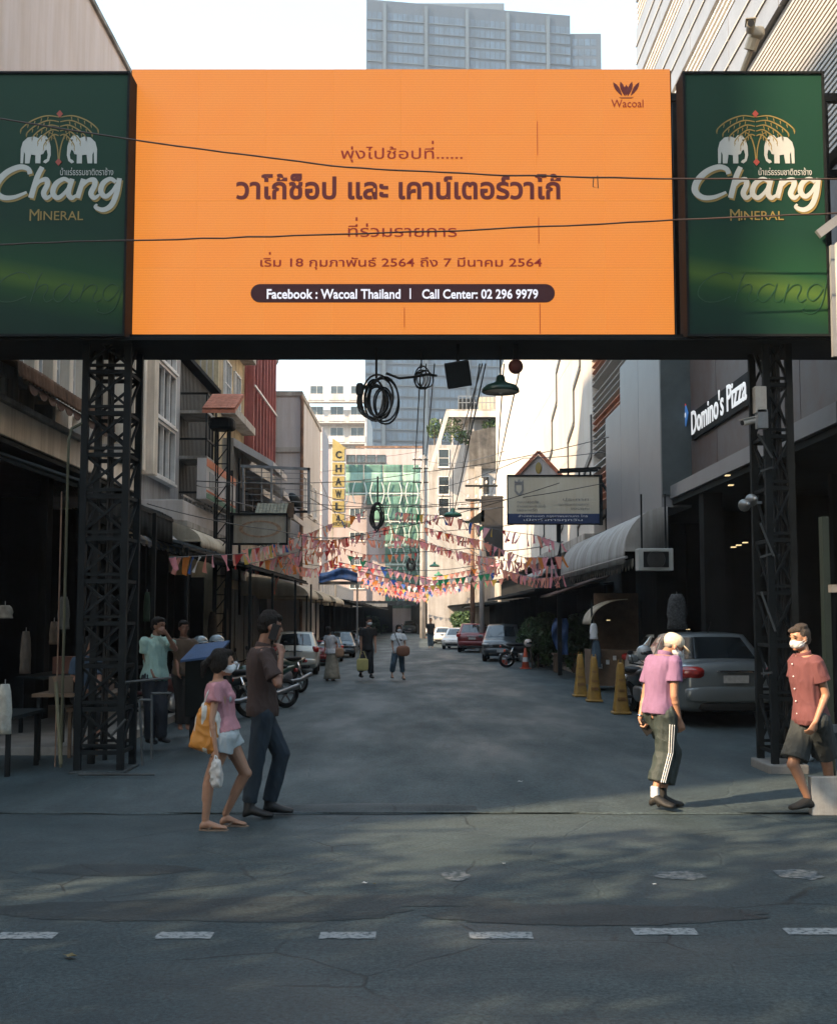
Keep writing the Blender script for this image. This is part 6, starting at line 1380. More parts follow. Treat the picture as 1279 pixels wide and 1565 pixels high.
def car_meshes(ty):
    if ty in CARC: return CARC[ty]
    T_ = TYPES[ty]; out = {}; L_ = T_['L']
    def section(y, z0, z1, w_):
        h = z1 - z0; P = [(0, z0), (w_ * .80, z0), (w_ * .95, z0 + .06), (w_ * .985, z0 + h * .30), (w_, z0 + h * .55), (w_ * .985, z0 + h * .80), (w_ * .93, z1 - .03), (w_ * .80, z1), (w_ * .40, z1 + .03), (0, z1 + .04)]
        return [Vector((x, y, z)) for x, z in P] + [Vector((-x, y, z)) for x, z in P[-2:0:-1]]
    b = MB(); b.ring_loft([section(*s) for s in T_['st']], True)
    me = b.mesh('tmp'); ob = bpy.data.objects.new('tmp', me); WS.collection.objects.link(ob)
    m_ = ob.modifiers.new('s', 'SUBSURF'); m_.levels = 2
    cb = MB(); wr_ = T_['wr_']
    for y in T_['wheels']:
        for s_ in (-1, 1): cb.lathe((s_ * .95, y, wr_), [(wr_ + .055, -.30), (wr_ + .055, .30)], 28, Matrix.Rotation(R(90), 3, 'Y'))
    cm = cb.mesh('cut'); co = bpy.data.objects.new('cut', cm); WS.collection.objects.link(co)
    bo = ob.modifiers.new('b', 'BOOLEAN'); bo.operation = 'DIFFERENCE'; bo.object = co; bo.solver = 'EXACT'
    body = evaluated(ob); body.shade_smooth(); body.set_sharp_from_angle(angle=R(38)); bpy.data.objects.remove(ob); bpy.data.objects.remove(co)
    out['body'] = body
    (ya, za), (yb_, zb2), (yc, zc_), (yd, zd) = T_['A'], T_['B'], T_['C'], T_['Dd']; wb, wr = T_['wb'], T_['wr']
    # cabin: rings from belt to roof
    def ring(f, inset=0.0):
        y_f = ya + (yb_ - ya) * f; y_r = yd + (yc - yd) * f; z_f = za - .10 + (zb2 - za + .10) * f; z_r = zd - .10 + (zc_ - zd + .10) * f; w_ = wb + (wr - wb) * (f ** 1.25); P = []
        for k in range(13): u = k / 12; x = -w_ * .93 + 2 * w_ * .93 * u; P.append(Vector((x, y_f - .10 * (1 - (2 * u - 1) ** 2), z_f + .02 * (1 - (2 * u - 1) ** 2))))
        for k in range(1, 12): u = k / 12; P.append(Vector((w_ * (1 + .03 * math.sin(math.pi * u)), y_f + (y_r - y_f) * u, z_f + (z_r - z_f) * u + .03 * f * math.sin(math.pi * u))))
        for k in range(13): u = k / 12; x = w_ * .93 - 2 * w_ * .93 * u; P.append(Vector((x, y_r + .08 * (1 - (2 * u - 1) ** 2), z_r + .02 * (1 - (2 * u - 1) ** 2))))
        for k in range(1, 12): u = 1 - k / 12; P.append(Vector((-w_ * (1 + .03 * math.sin(math.pi * u)), y_f + (y_r - y_f) * u, z_f + (z_r - z_f) * u + .03 * f * math.sin(math.pi * u))))
        return P
    F_ = [0, .2, .4, .6, .8, .93, 1.0]
    rings = [ring(f) for f in F_]; cen = sum(rings[-1], Vector()) / len(rings[-1])
    top = [[p.lerp(cen, q) + Vector((0, 0, .045 * (1 - (1 - q) ** 2))) for p in rings[-1]] for q in (.12, .4, .75)]
    b = MB(); b.ring_loft(rings + top, True); me = b.mesh('roof'); me.shade_smooth(); me.set_sharp_from_angle(angle=R(40)); out['roof'] = me
    n = len(rings[0])
    def pane(k0, k1, f0, f1, name, off=.006):
        b = MB(); NF = 5; rows = []
        for j in range(NF + 1):
            Rg = ring(f0 + (f1 - f0) * j / NF); Rn = ring(min(1, f0 + (f1 - f0) * j / NF + .02)); row = []
            for k in range(k0, k1 + 1):
                p = Rg[k % n]; a = Rg[(k + 1) % n] - Rg[(k - 1) % n]; u = Rn[k % n] - p; nn = a.cross(u).normalized(); row.append(p + nn * off)
            rows.append(row)
        b.ring_loft(rows, False, closed=False); me = b.mesh(name); me.shade_smooth(); return me
    out['windscreen'] = pane(1, 11, .24, .93, 'windscreen'); out['rear_window'] = pane(25, 35, .26 if ty == 'sedan' else .2, .90, 'rear_window')
    for nm, a, e in (('side_window', 13, 17), ('side_window_b', 18, 23)): out[nm] = pane(a, e, .26, .90, 'side_window')
    for nm, a, e in (('side_window_c', 37, 42), ('side_window_d', 43, 47)): out[nm] = pane(a, e, .26, .90, 'side_window')
    # lamps, trims
    zt = T_['st'][2][2]; zr = T_['st'][-4][2]
    def sb(c_, s_, e=4, rz=0.0): b = MB(); b.sell(c_, s_, e, rotz(rz), 18, 10); m = b.mesh('p'); m.shade_smooth(); return m
    hi = T_['st'][1][2]; wmax = T_['st'][3][3]
    out['headlight'] = [sb((s_ * (wmax - .20), .13, hi - .10), (.17, .16, .065), 3, s_ * .42) for s_ in (-1, 1)]
    if ty == 'sedan': out['taillight'] = [sb((s_ * (wmax - .20), L_ - .17, .855), (.22, .17, .105), 2.8, -s_ * .42) for s_ in (-1, 1)]
    else: out['taillight'] = [sb((s_ * (wmax - .13), L_ - .20, .98), (.13, .19, .12), 3, -s_ * .4) for s_ in (-1, 1)]
    out['grille'] = sb((0, .035, hi - .16), (.38, .05, .07), 5); out['lower_grille'] = sb((0, .03, .36), (.55, .07, .09), 5)
    out['front_bumper'] = sb((0, .09, .50), (.78, .14, .10), 5); out['rear_bumper'] = sb((0, L_ - .075, .52), (.80, .13, .13), 5)
    out['diffuser'] = sb((0, L_ - .06, .33), (.58, .10, .07), 5)
    out['plate_f'] = None
    b = MB(); b.box(-.20, .20, L_ + .012, L_ + .03, .70 if ty == 'sedan' else .74, .82 if ty == 'sedan' else .86); out['plate_r'] = b.mesh('number_plate')
    b = MB(); b.box(-.19, .19, -.07, -.05, .42, .54); out['plate_f'] = b.mesh('number_plate')
    b = MB(); z = .88 if ty == 'sedan' else .92; b.sell((0, L_ - .0, z), (.30, .03, .018), 5); out['boot_trim'] = b.mesh('boot_trim')
    out['mirror'] = [sb((s_ * (wmax + .10), ya + .45, za + .06), (.10, .06, .07), 3) for s_ in (-1, 1)]
    out['handle'] = []
    for s_ in (-1, 1):
        for y in (2.35, 3.25): b = MB(); b.sell((s_ * (wmax + .005), y, za - .13), (.02, .09, .018), 3, n=10, m=6); out['handle'].append(b.mesh('door_handle'))
    b = MB(); b.tube([(0, yc - .1, zc_ + .03), (0, yc + .10, zc_ + .22)], .008); out['aerial'] = b.mesh('aerial')
    # wheel
    b = MB(); pr = [(wr_ - .11, -.09), (wr_ - .03, -.10), (wr_, -.07), (wr_, .07), (wr_ - .03, .10), (wr_ - .11, .09), (wr_ - .11, -.09)]; b.lathe((0, 0, 0), pr, 28, Matrix.Rotation(R(90), 3, 'Y'), cap=False); m = b.mesh('tyre'); m.shade_smooth(); m.set_sharp_from_angle(angle=R(50)); out['tyre'] = m
    b = MB(); b.lathe((0, 0, 0), [(.05, .06), (.05, .09), (.001, .095)], 14, Matrix.Rotation(R(90), 3, 'Y'), cap=False); b.lathe((0, 0, 0), [(wr_ - .115, .04), (wr_ - .10, .085), (wr_ - .12, .09), (wr_ - .14, .03), (.001, .0)], 28, Matrix.Rotation(R(90), 3, 'Y'), cap=False)
    for k in range(5): a = k * 1.2566; b.bar((.07, 0, 0), (.075, (wr_ - .12) * math.cos(a), (wr_ - .12) * math.sin(a)), .05, .02, up=(1, 0, 0))
    out['rim'] = b.mesh('rim')
    for k_, v in out.items():
        for mm in (v if isinstance(v, list) else [v]):
            pass
    CARC[ty] = out; return out
def car(ty, name, label, pm, x, y, rz, scale=1.0, group='cars parked along the lane'):
    """local: front at y=0, rear at y=L; rz=0: the rear faces away"""
    t = thing(name, label, 'car', (x, y, .012), group); t.rotation_euler = (0, 0, rz); t.scale = (scale,) * 3
    C_ = car_meshes(ty)
    def put(key, nm, m, loc=(0, 0, 0), parent=None, rot=(0, 0, 0)):
        me = C_[key] if not isinstance(key, bpy.types.Mesh) else key
        kk = (me.name, m.name)
        if not me.materials: me.materials.append(m)
        o = bpy.data.objects.new(nm, me); COL.objects.link(o); o.parent = parent or t; o.location = loc; o.rotation_euler = rot
        o.material_slots[0].link = 'OBJECT'; o.material_slots[0].material = m; return o
    put('body', 'body', pm); put('roof', 'roof', pm); put('windscreen', 'windscreen', CGL); put('rear_window', 'rear_window', CGL)
    for k in ('side_window', 'side_window_b', 'side_window_c', 'side_window_d'): put(k, 'side_window', CGL)
    for m_ in C_['headlight']: put(m_, 'headlight', M['hlight'])
    for m_ in C_['taillight']: put(m_, 'taillight', M['rlight'])
    put('grille', 'grille', M['trim']); put('lower_grille', 'lower_grille', M['trim']); put('front_bumper', 'front_bumper', pm); put('rear_bumper', 'rear_bumper', pm); put('diffuser', 'diffuser', M['trim'])
    put('plate_r', 'number_plate', M['plate']); put('plate_f', 'number_plate', M['plate']); put('boot_trim', 'boot_trim', M['chrome']); put('aerial', 'aerial', M['trim'])
    for m_ in C_['mirror']: put(m_, 'wing_mirror', pm)
    for m_ in C_['handle']: put(m_, 'door_handle', pm)
    T_ = TYPES[ty]
    for yy in T_['wheels']:
        for s_ in (-1, 1):
            w_ = put('tyre', 'wheel', M['tyre'], (s_ * (T_['st'][3][3] - .12), yy, T_['wr_']), rot=(0, 0, 0 if s_ > 0 else math.pi)); put('rim', 'rim', M['rim'], (0, 0, 0), w_)
    return t
def park(ty, name, label, pm, pxc, pybase, W_px, facing, yaw=0.0, scale=None):
    """pxc, pybase: middle of the near end where the tyres meet the road; facing 'rear' shows the tail, 'front' the nose"""
    p = gnd(pxc, pybase); wt = 2 * TYPES[ty]['st'][3][3]; s_ = scale or (W_px / FPX * p.y / wt); L_ = TYPES[ty]['L'] * s_
    if facing == 'front': return car(ty, name, label, pm, p.x, p.y - .3, yaw, s_)
    rz = math.pi + yaw; c_ = Vector((0, L_ , 0)); return car(ty, name, label, pm, p.x - math.sin(yaw) * L_, p.y - .3 + L_ * math.cos(yaw), rz, s_)
psil = paint('silver_grey_paint', (.15, .17, .178)); pwht = paint('white_paint', (.62, .62, .60)); pmar = paint('maroon_paint', (.14, .012, .014)); pblk = paint('dark_grey_paint', (.06, .07, .078)); pblu = paint('slate_blue_paint', (.045, .07, .09)); pred = paint('red_paint', (.24, .015, .015)); pgry = paint('pale_silver_paint', (.36, .37, .38))
park('sedan', 'parked_car', 'large silver grey saloon seen from behind beside the right lattice tower', psil, 1119, 1112, 164, 'rear', 0.05)
c2 = park('sedan', 'parked_car', 'white car parked just ahead of the silver saloon', pwht, 1085, 1074, 118, 'front', 0.10)
park('suv', 'parked_car', 'dark sport utility car facing the viewer behind the motorcycle', pblk, 765, 1012, 60, 'front', -0.10)
park('suv', 'parked_car', 'maroon sport utility car with roof rails seen from behind', pmar, 721, 998, 47, 'rear', -0.10)
park('sedan', 'parked_car', 'white saloon facing the viewer behind the maroon car', pwht, 692, 993, 38, 'front', -0.16)
park('sedan', 'parked_car', 'second white saloon, half hidden behind the first one', pwht, 674, 985, 30, 'front', -0.10)
park('suv', 'parked_car', 'farthest white car of the row on the right', pgry, 666, 978, 26, 'front', -0.08)
park('suv', 'parked_car', 'cream white hatchback seen from behind on the left of the lane', paint('cream_white_paint', (.52, .50, .44)), 452, 1033, 70, 'rear', 0.06)
park('sedan', 'parked_car', 'small red car past the cream hatchback', pred, 487, 1018, 44, 'rear', 0.05)
park('suv', 'parked_car', 'slate blue sport utility car facing the viewer on the left', pblu, 524, 1006, 42, 'front', 0.12)
park('sedan', 'parked_car', 'dark car just behind the slate blue one', pblk, 541, 994, 30, 'front', 0.08)
park('sedan', 'moving_car', 'dark blue car driving in the middle of the far lane', pblu, 626, 968, 22, 'front', 0.0)
park('sedan', 'moving_car', 'pale car at the far end of the lane', pgry, 602, 966, 16, 'front', 0.0)
park('sedan', 'parked_car', 'small black car third in the left row past the slate blue one', pblk, 548, 986, 26, 'rear', 0.08)
park('sedan', 'parked_car', 'pale car farthest along the left row', pgry, 556, 979, 22, 'front', 0.06)
park('suv', 'parked_car', 'dark car tucked behind the cream hatchback and red car', pblu, 505, 1012, 40, 'rear', 0.06)
park('sedan', 'parked_car', 'tiny white car at the far end of the right row', pwht, 660, 972, 22, 'front', -0.06)
# ------------------------------------------------------------------ motorcycles
def make_bike(label, col, x, y, rz, group='motorcycles and scooters parked on the lane', helmet=None):
    pm = mat('bike_paint_' + str(col), (*col, 1), .35, var=.1, coat=.5, bump=0); t = thing('motorcycle', label, 'motorcycle', (0, 0, 0), group); org = []
    for y_ in (-.62, .62):
        b = MB(); b.lathe((0, y_, .29), [(.20, -.045), (.27, -.05), (.29, 0), (.27, .05), (.20, .045), (.20, -.045)], 26, Matrix.Rotation(R(90), 3, 'Y'), cap=False); w_ = b.build('wheel', M['tyre'], t, smooth=True)
        b = MB(); b.lathe((0, y_, .29), [(.205, -.03), (.19, -.03), (.19, .03), (.205, .03), (.205, -.03)], 26, Matrix.Rotation(R(90), 3, 'Y'), cap=False)
        for k in range(6): a = k * 1.047; b.bar((0, y_, .29), (0, y_ + .195 * math.cos(a), .29 + .195 * math.sin(a)), .03, .015, up=(1, 0, 0))
        b.build('rim', M['rim'], w_)
    for s_ in (-.07, .07): b = MB(); b.tube([(s_, -.62, .29), (s_, -.36, .88)], .022); b.build('fork', M['chrome'], t, smooth=True)
    for s_ in (-.09, .09): b = MB(); b.tube([(s_, .62, .29), (s_, .05, .32)], .025); b.build('swing_arm', M['dark'], t); b = MB(); b.tube([(s_ * 1.2, .58, .33), (s_ * 1.2, .42, .72)], .03); b.build('shock_absorber', M['chrome'], t, smooth=True)
    b = MB(); b.sell((0, -.62, .545), (.065, .24, .035), 2.5); b.build('front_mudguard', pm, t, smooth=True)
    b = MB(); b.ring_loft([[(.11 * k_ * math.cos(a), yy, zz + .11 * h_ * math.sin(a)) for a in [q * math.pi / 7 for q in range(14)]] for (yy, zz, k_, h_) in ((-.36, .76, .5, .7), (-.25, .72, 1.15, 1.3), (-.02, .68, 1.3, 1.5), (.22, .64, 1.1, 1.2), (.55, .72, 1.0, .8), (.82, .80, .5, .4))]); b.build('body_shell', pm, t, smooth=True)
    b = MB(); b.sell((0, .30, .81), (.12, .38, .055), 3); b.build('seat', M['trim'], t, smooth=True)
    b = MB(); b.sell((0, .0, .38), (.14, .22, .16), 3.5); b.build('engine', M['rim'], t, smooth=True)
    b = MB(); b.tube([(.13, .02, .30), (.15, .40, .30), (.16, .85, .42)], [.025, .05, .055]); b.build('exhaust', M['rim'], t, smooth=True)
    b = MB(); b.tube([(-.33, -.24, .99), (-.12, -.33, .93), (.12, -.33, .93), (.33, -.24, .99)], .014); b.build('handlebar', M['dark'], t, smooth=True)
    for s_ in (-1, 1): b = MB(); b.tube([(s_ * .26, -.28, .97), (s_ * .30, -.30, 1.15)], .007); b.sell((s_ * .31, -.30, 1.18), (.06, .015, .04), 2.5, n=10, m=6); b.build('mirror', M['trim'], t)
    b = MB(); b.sell((0, -.43, .85), (.09, .07, .09), 2.4); b.build('headlight', M['hlight'], t, smooth=True); b = MB(); b.sell((0, .86, .74), (.07, .03, .04), 3); b.build('taillight', M['rlight'], t, smooth=True)
    b = MB(); b.tube([(-.05, .1, .25), (-.28, .05, .02)], .014); b.build('kickstand', M['dark'], t)
    t.location = (x, y, .012); t.rotation_euler = (0, R(-5), rz); return t
def bike_at(label, col, px, py, rz, **k): p = gnd(px, py); return make_bike(label, col, p.x, p.y, rz, **k)
bike_at('black motorcycle parked sideways in front of the dark sport utility car', (.02, .02, .022), 801, 1021, R(97))
bike_at('dark motorcycle half hidden behind the man on the telephone', (.02, .04, .03), 436, 1062, R(-30)); bike_at('dark green scooter in the shaded row on the left', (.015, .05, .035), 392, 1085, R(-60))
bike_at('black scooter in the middle of the shaded row on the left', (.02, .02, .02), 330, 1100, R(-70)); bike_at('dark red scooter in the shade behind the pink-topped woman', (.08, .012, .012), 275, 1110, R(-75)); bike_at('grey scooter farther back in the shaded row', (.06, .06, .065), 300, 1078, R(-70)); bike_at('black scooter just behind the capped man', (.02, .022, .025), 985, 1092, R(15))
def helmet(px, py, Y, col, lab):
    p = at(px, py, Y); t = thing('helmet', lab, 'helmet', tuple(p), 'helmets left on the motorcycles'); b = MB(); b.sell(p, (.13, .15, .13), 2.2, n=20, m=12); b.build('shell', mat('helmet_%d' % px, (*col, 1), .25, coat=.6, var=.1, bump=0), t, smooth=True)
    b = MB(); b.sell(p + Vector((.02, -.06, .0)), (.115, .10, .05), 2.6, n=16, m=8); b.build('visor', CGL, t, smooth=True)
    b = MB(); b.tube([p + Vector((-.1, 0, -.10)), p + Vector((0, -.02, -.18)), p + Vector((.1, 0, -.10))], .008); b.build('chin_strap', M['trim'], t)
helmet(306, 984, 19.5, (.14, .18, .20), 'left of two pale grey helmets above the blue board'); helmet(331, 982, 20, (.20, .26, .30), 'right of two pale grey helmets, with a bright highlight'); helmet(807, 983, 39.5, (.60, .50, .45), 'pale pink helmet on the black motorcycle by the cars'); helmet(984, 998, 20.5, (.35, .38, .40), 'silver helmet behind the capped man')
t = thing('delivery_cart', 'dark cart with a bright blue sloping lid beside the man in mint', 'cart', (-3.1, 17, 0))
a = at(283, 1000, 17); d = at(336, 985, 17); b = MB(); b.prism([(0, 0), (d.x - a.x, .06), (d.x - a.x, .09), (0, .03)], a + Vector((0, -.35, -.1)), UX, UZ, (.12, .45, .20)); b.build('lid', mat('blue_cart_lid', (.02, .065, .17, 1), .5, var=.25), t)
b = MB(); b.box(a.x, d.x + .1, 17.0, 17.55, .45, a.z - .02); b.build('box_body', M['darktarp'], t, bevel=.02)
for x in (a.x + .1, d.x - .05): b = MB(); b.lathe((x, 17.25, .25), [(.18, -.03), (.24, -.03), (.24, .03), (.18, .03), (.18, -.03)], 20, Matrix.Rotation(R(90), 3, 'Y'), cap=False); b.build('wheel', M['tyre'], t)
t = thing('white_sack', 'small white plastic sack on the road edge behind the man in the pink shirt', 'sack', tuple(gnd(1236, 1165)))
p = gnd(1236, 1166); b = MB(); b.sell(p + Vector((0, .1, .13)), (.12, .10, .14), 2.2); b.sell(p + Vector((.03, .1, .27)), (.04, .04, .05), 2); remeshed(b, 'sack', M['mask'], t, .012, 2, .02, 9)
# ------------------------------------------------------------------ people
def hand(b, w_, d, n, side, s=1.0, curl=.35, spread=.12):
    d = Vector(d).normalized(); n = Vector(n); n = (n - d * n.dot(d)).normalized(); l = d.cross(n) * side
    def ring(c_, a, e): return [c_ + l * (a * math.cos(q * math.pi / 5)) + n * (e * math.sin(q * math.pi / 5)) for q in range(10)]
    b.ring_loft([ring(w_ - d * .01 * s, .026 * s, .020 * s), ring(w_ + d * .03 * s, .034 * s, .016 * s), ring(w_ + d * .075 * s, .041 * s, .015 * s), ring(w_ + d * .092 * s, .038 * s, .012 * s)])
    for i, L_ in enumerate((.070, .080, .074, .058)):
        o = (-.030 + .020 * i) * s; base = w_ + d * .086 * s + l * o; f = (d + l * (spread * (i - 1.5) / 1.5)).normalized(); a1 = f * math.cos(curl) + n * math.sin(curl); a2 = f * math.cos(curl * 2.2) + n * math.sin(curl * 2.2)
        m = base + a1 * L_ * .5 * s; b.capsule(base, m, .0095 * s, .0088 * s, 8); b.capsule(m, m + a2 * L_ * .5 * s, .0088 * s, .0075 * s, 8)
    tb = w_ + d * .025 * s - l * .028 * s; m = tb + (d * .65 - l * .65 + n * .35).normalized() * .038 * s; b.capsule(tb, m, .013 * s, .011 * s, 8); b.capsule(m, m + (d * .9 - l * .2 + n * .4).normalized() * .032 * s, .011 * s, .009 * s, 8)
def foot(b, an, toe, s=1.0, wide=1.0, thick=0.0):
    an = Vector(an); toe = Vector(toe); f = toe - an; f.z = 0; L_ = max(.20 * s, f.length); f.normalize(); l = f.cross(Vector((0, 0, 1))); z0 = toe.z
    def ring(c_, w_, h, n=12): return [c_ + l * (w_ * math.cos(q * 2 * math.pi / n)) + Vector((0, 0, 1)) * (h * math.sin(q * 2 * math.pi / n)) for q in range(n)]
    h = Vector((an.x, an.y, 0)) - f * .055 * s; rs = []
    for (u, w_, hh) in ((0, .022, .022), (.08, .034, .036), (.28, .036, .042), (.5, .038, .032), (.72, .045, .022), (.9, .040, .016), (1.0, .022, .010)):
        c_ = h + f * (L_ + .06 * s) * u; zf = min(an.z - .075 * s, z0) if u < .15 else (z0 + (max(0, an.z - .085 * s - z0)) * max(0, 1 - u * 1.6)); hh2 = hh * s + thick
        c_.z = max(z0, zf) + hh2; rs.append(ring(c_, (w_ * s + thick) * wide, hh2))
    b.ring_loft(rs)
class Person:
    def __init__(s, name, label, spec, skin='skin', group=None):
        s.sp = spec; Y0 = spec['Y']; s.s = spec.get('s', 1.0); S = s.s
        J = lambda q: at(q[0], q[1], Y0 + (q[2] if len(q) > 2 else 0)); s.J = J
        s.f = Vector((*spec['f'], 0)).normalized(); s.r = s.f.cross(Vector((0, 0, 1)))
        nk = J(spec['neck']); hp = J(spec['hip']); s.nk = nk; s.hp = hp
        s.t = thing('person', label, 'person', (hp.x, hp.y, 0), group); s.up = (nk - hp).normalized()
        s.w = spec.get('w', .92); sh = nk - s.up * .060 * S; w_ = spec.get('shw', .175) * S * s.w; s.shR = sh + s.r * w_ + Vector((0, 0, spec.get('drop', 0))); s.shL = sh - s.r * w_
        s.hR = hp + s.r * .088 * S; s.hL = hp - s.r * .088 * S
        s.elR, s.wrR, s.elL, s.wrL = [J(spec[k]) for k in ('elR', 'wrR', 'elL', 'wrL')]; s.knR, s.anR, s.toR, s.knL, s.anL, s.toL = [J(spec[k]) for k in ('knR', 'anR', 'toR', 'knL', 'anL', 'toL')]
        for k in ('toR', 'toL'):
            v = getattr(s, k); v.z = max(v.z, .012); 
        s.m = M[skin]; s.fem = spec.get('fem', False); s.vox = spec.get('vox', .009)
    def torso(s, b, inf=0.0, t0=-.10, t1=1.0, belly=1.0, flare=0.0, tj=None):
        S = s.s; fem = s.fem
        prof = [(-.10, .10, .085), (.0, .165 if not fem else .170, .115), (.12, .158 if not fem else .162, .118), (.32, .138 if not fem else .118, .100 * belly), (.5, .145 if not fem else .122, .105 * belly), (.72, .165 if not fem else .145, .118 if not fem else .122), (.86, .178 if not fem else .155, .108), (.94, .168 if not fem else .142, .090), (1.0, .105, .072)]
        rings = []; bend = s.sp.get('bend', 0)
        def R_(t, w_, d): 
            c_ = s.hp.lerp(s.nk, t) - s.f * bend * math.sin(math.pi * max(0, min(1, t))); x = s.r; y = (s.up.cross(x)).normalized(); return [c_ + x * (w_ * S * s.w + inf) * math.copysign(abs(math.cos(a)) ** .85, math.cos(a)) + y * (d * S + inf) * math.copysign(abs(math.sin(a)) ** .85, math.sin(a)) for a in [q * math.pi / 10 for q in range(20)]]
        def P(t):
            for (a, w0, d0), (e, w1, d1) in zip(prof[:-1], prof[1:]):
                if a <= t <= e: k = (t - a) / (e - a); return w0 + (w1 - w0) * k, d0 + (d1 - d0) * k
            return prof[-1][1:]
        n = 14
        for i in range(n + 1):
            t = t0 + (t1 - t0) * i / n; w_, d = P(t); fl = flare * max(0, 1 - i / 4); rings.append(R_(t, w_ + fl, d + fl))
        b.ring_loft(rings)
        if fem:
            for sg in (-1, 1): c_ = s.hp.lerp(s.nk, .70) + s.f * (.085 * S + inf * .6) + s.r * sg * .06 * S; b.sell(c_, (.055 * S + inf * .5,) * 3, 2, n=12, m=8)
    def body(s, curlR=.4, curlL=.4, handn=None, feet=True):
        b = MB(); S = s.s; s.torso(b)
        for sh, el, wr_, side in ((s.shR, s.elR, s.wrR, 1), (s.shL, s.elL, s.wrL, -1)):
            k = .82 if s.fem else 1.0
            b.sell(sh, (.055 * S * k,) * 3, 2, n=12, m=8); b.capsule(sh, el, .050 * S * k, .038 * S * k); b.capsule(el, wr_, .038 * S * k, .024 * S * k); q = el.lerp(wr_, .25); b.sell(q, (.040 * S * k,) * 3, 2, n=10, m=6)
            key = 'R' if side == 1 else 'L'; d = s.sp.get('hd' + key); d = (s.J(d) - wr_) if d else (wr_ - el); n_ = s.sp.get('hn' + key); n_ = Vector(n_) if n_ else (-s.r * side + s.f * .4)
            hand(b, wr_, d, n_, side if n_.dot(-s.r * side) >= 0 else side, S * (.9 if s.fem else 1.0), curlR if side == 1 else curlL)
        for h, kn, an, to in ((s.hR, s.knR, s.anR, s.toR), (s.hL, s.knL, s.anL, s.toL)):
            b.capsule(h, kn, .088 * S, .056 * S); b.capsule(kn, an, .054 * S, .035 * S); d = (an - kn).normalized(); back = -s.f; q = kn.lerp(an, .28) + back * .018 * S; b.capsule(kn.lerp(an, .12) + back * .01, kn.lerp(an, .5) + back * .012 * S, .050 * S, .042 * S); b.sell(kn + s.f * .012, (.052 * S,) * 3, 2, n=12, m=8)
            b.sell(an, (.036 * S,) * 3, 2, n=10, m=6); 
            if feet: foot(b, an, to, S)
        s.head(b); s.bo = remeshed(b, 'body', s.m, s.t, s.vox, 3)
    def head(s, b):
        S = s.s; hc = s.J(s.sp['head']); hf = Vector(s.sp['hf']).normalized(); r = hf.cross(Vector((0, 0, 1))).normalized(); u = r.cross(hf).normalized(); s.hc, s.hfv, s.hr, s.hu = hc, hf, r, u
        Mx = Matrix((r, hf, u)).transposed(); s.Mx = Mx; k = S * s.sp.get('hs', 1.0); s.k = k
        b.sell(hc + Mx @ Vector((0, -.012, .028)) * k, (.076 * k, .094 * k, .088 * k), 2.1, Mx, 18, 12)
        b.sell(hc + Mx @ Vector((0, .022, -.035)) * k, (.058 * k, .066 * k, .078 * k), 2.2, Mx, 16, 10)
        b.sell(hc + Mx @ Vector((0, .060, -.092)) * k, (.026 * k, .024 * k, .020 * k), 2, Mx, 10, 8)
        b.capsule(hc + Mx @ Vector((0, .084, .012)) * k, hc + Mx @ Vector((0, .097, -.022)) * k, .009 * k, .013 * k, 8)
        b.sell(hc + Mx @ Vector((0, .078, .028)) * k, (.050 * k, .014 * k, .012 * k), 2, Mx, 12, 6)
        b.sell(hc + Mx @ Vector((0, .084, -.058)) * k, (.024 * k, .012 * k, .011 * k), 2, Mx, 10, 6)
        for sg in (-1, 1): b.sell(hc + Mx @ Vector((sg * .076, -.008, -.008)) * k, (.012 * k, .020 * k, .033 * k), 2, Mx, 10, 8)
        b.capsule(s.nk - s.up * .03 * S, hc + Mx @ Vector((0, -.03, -.06)) * k, .058 * S * (.85 if s.fem else 1), .050 * S * (.85 if s.fem else 1))
    def face(s, eyes=True, mask=False):
        k = s.k
        if eyes:
            for sg in (-1, 1):
                b = MB(); b.sell(s.hc + s.Mx @ Vector((sg * .031, .078, .010)) * k, (.013 * k, .009 * k, .006 * k), 2, s.Mx, 10, 6); o = b.build('eye', M['hair'], s.t, smooth=True)
                b = MB(); b.sell(s.hc + s.Mx @ Vector((sg * .031, .088, .036)) * k, (.020 * k, .006 * k, .0045 * k), 2, s.Mx, 10, 6); b.build('eyebrow', M['hair'], s.t, smooth=True)
        if mask:
            b = MB(); b.sell(s.hc + s.Mx @ Vector((0, .032, -.048)) * k, (.062 * k, .068 * k, .048 * k), 2.3, s.Mx, 18, 12); b.sell(s.hc + s.Mx @ Vector((0, .080, -.036)) * k, (.030 * k, .036 * k, .036 * k), 2, s.Mx, 14, 10); mk = remeshed(b, 'face_mask', M['mask'], s.t, .007, 1, .003, 40, stretch=(1, 1, 3))
            for sg in (-1, 1):
                for dz in (.0, -.05): b = MB(); b.tube([s.hc + s.Mx @ Vector((sg * .056, .06, -.035 + dz * .6)) * k, s.hc + s.Mx @ Vector((sg * .078, .02, -.015 + dz * .5)) * k, s.hc + s.Mx @ Vector((sg * .084, -.02, .0 + dz * .4)) * k], .0022, 5); b.build('mask_loop', M['mask'], mk)
    def hair(s, style='short', m=None):
        k = s.k; b = MB(); V = lambda x, y, z: s.hc + s.Mx @ Vector((x, y, z)) * k; m = m or M['hair']
        b.sell(V(0, -.026, .042), (.085 * k, .092 * k, .086 * k), 2.1, s.Mx, 18, 12); b.sell(V(0, .03, .085), (.066 * k, .055 * k, .036 * k), 2, s.Mx, 14, 8)
        if style in ('short', 'tuft'): b.sell(V(0, -.055, -.01), (.074 * k, .058 * k, .060 * k), 2.2, s.Mx, 14, 10)
        if style == 'tuft': b.sell(V(.01, .055, .078), (.056 * k, .036 * k, .026 * k), 2, s.Mx, 12, 8); b.sell(V(-.02, -.02, .115), (.06 * k, .07 * k, .03 * k), 2, s.Mx, 12, 8)
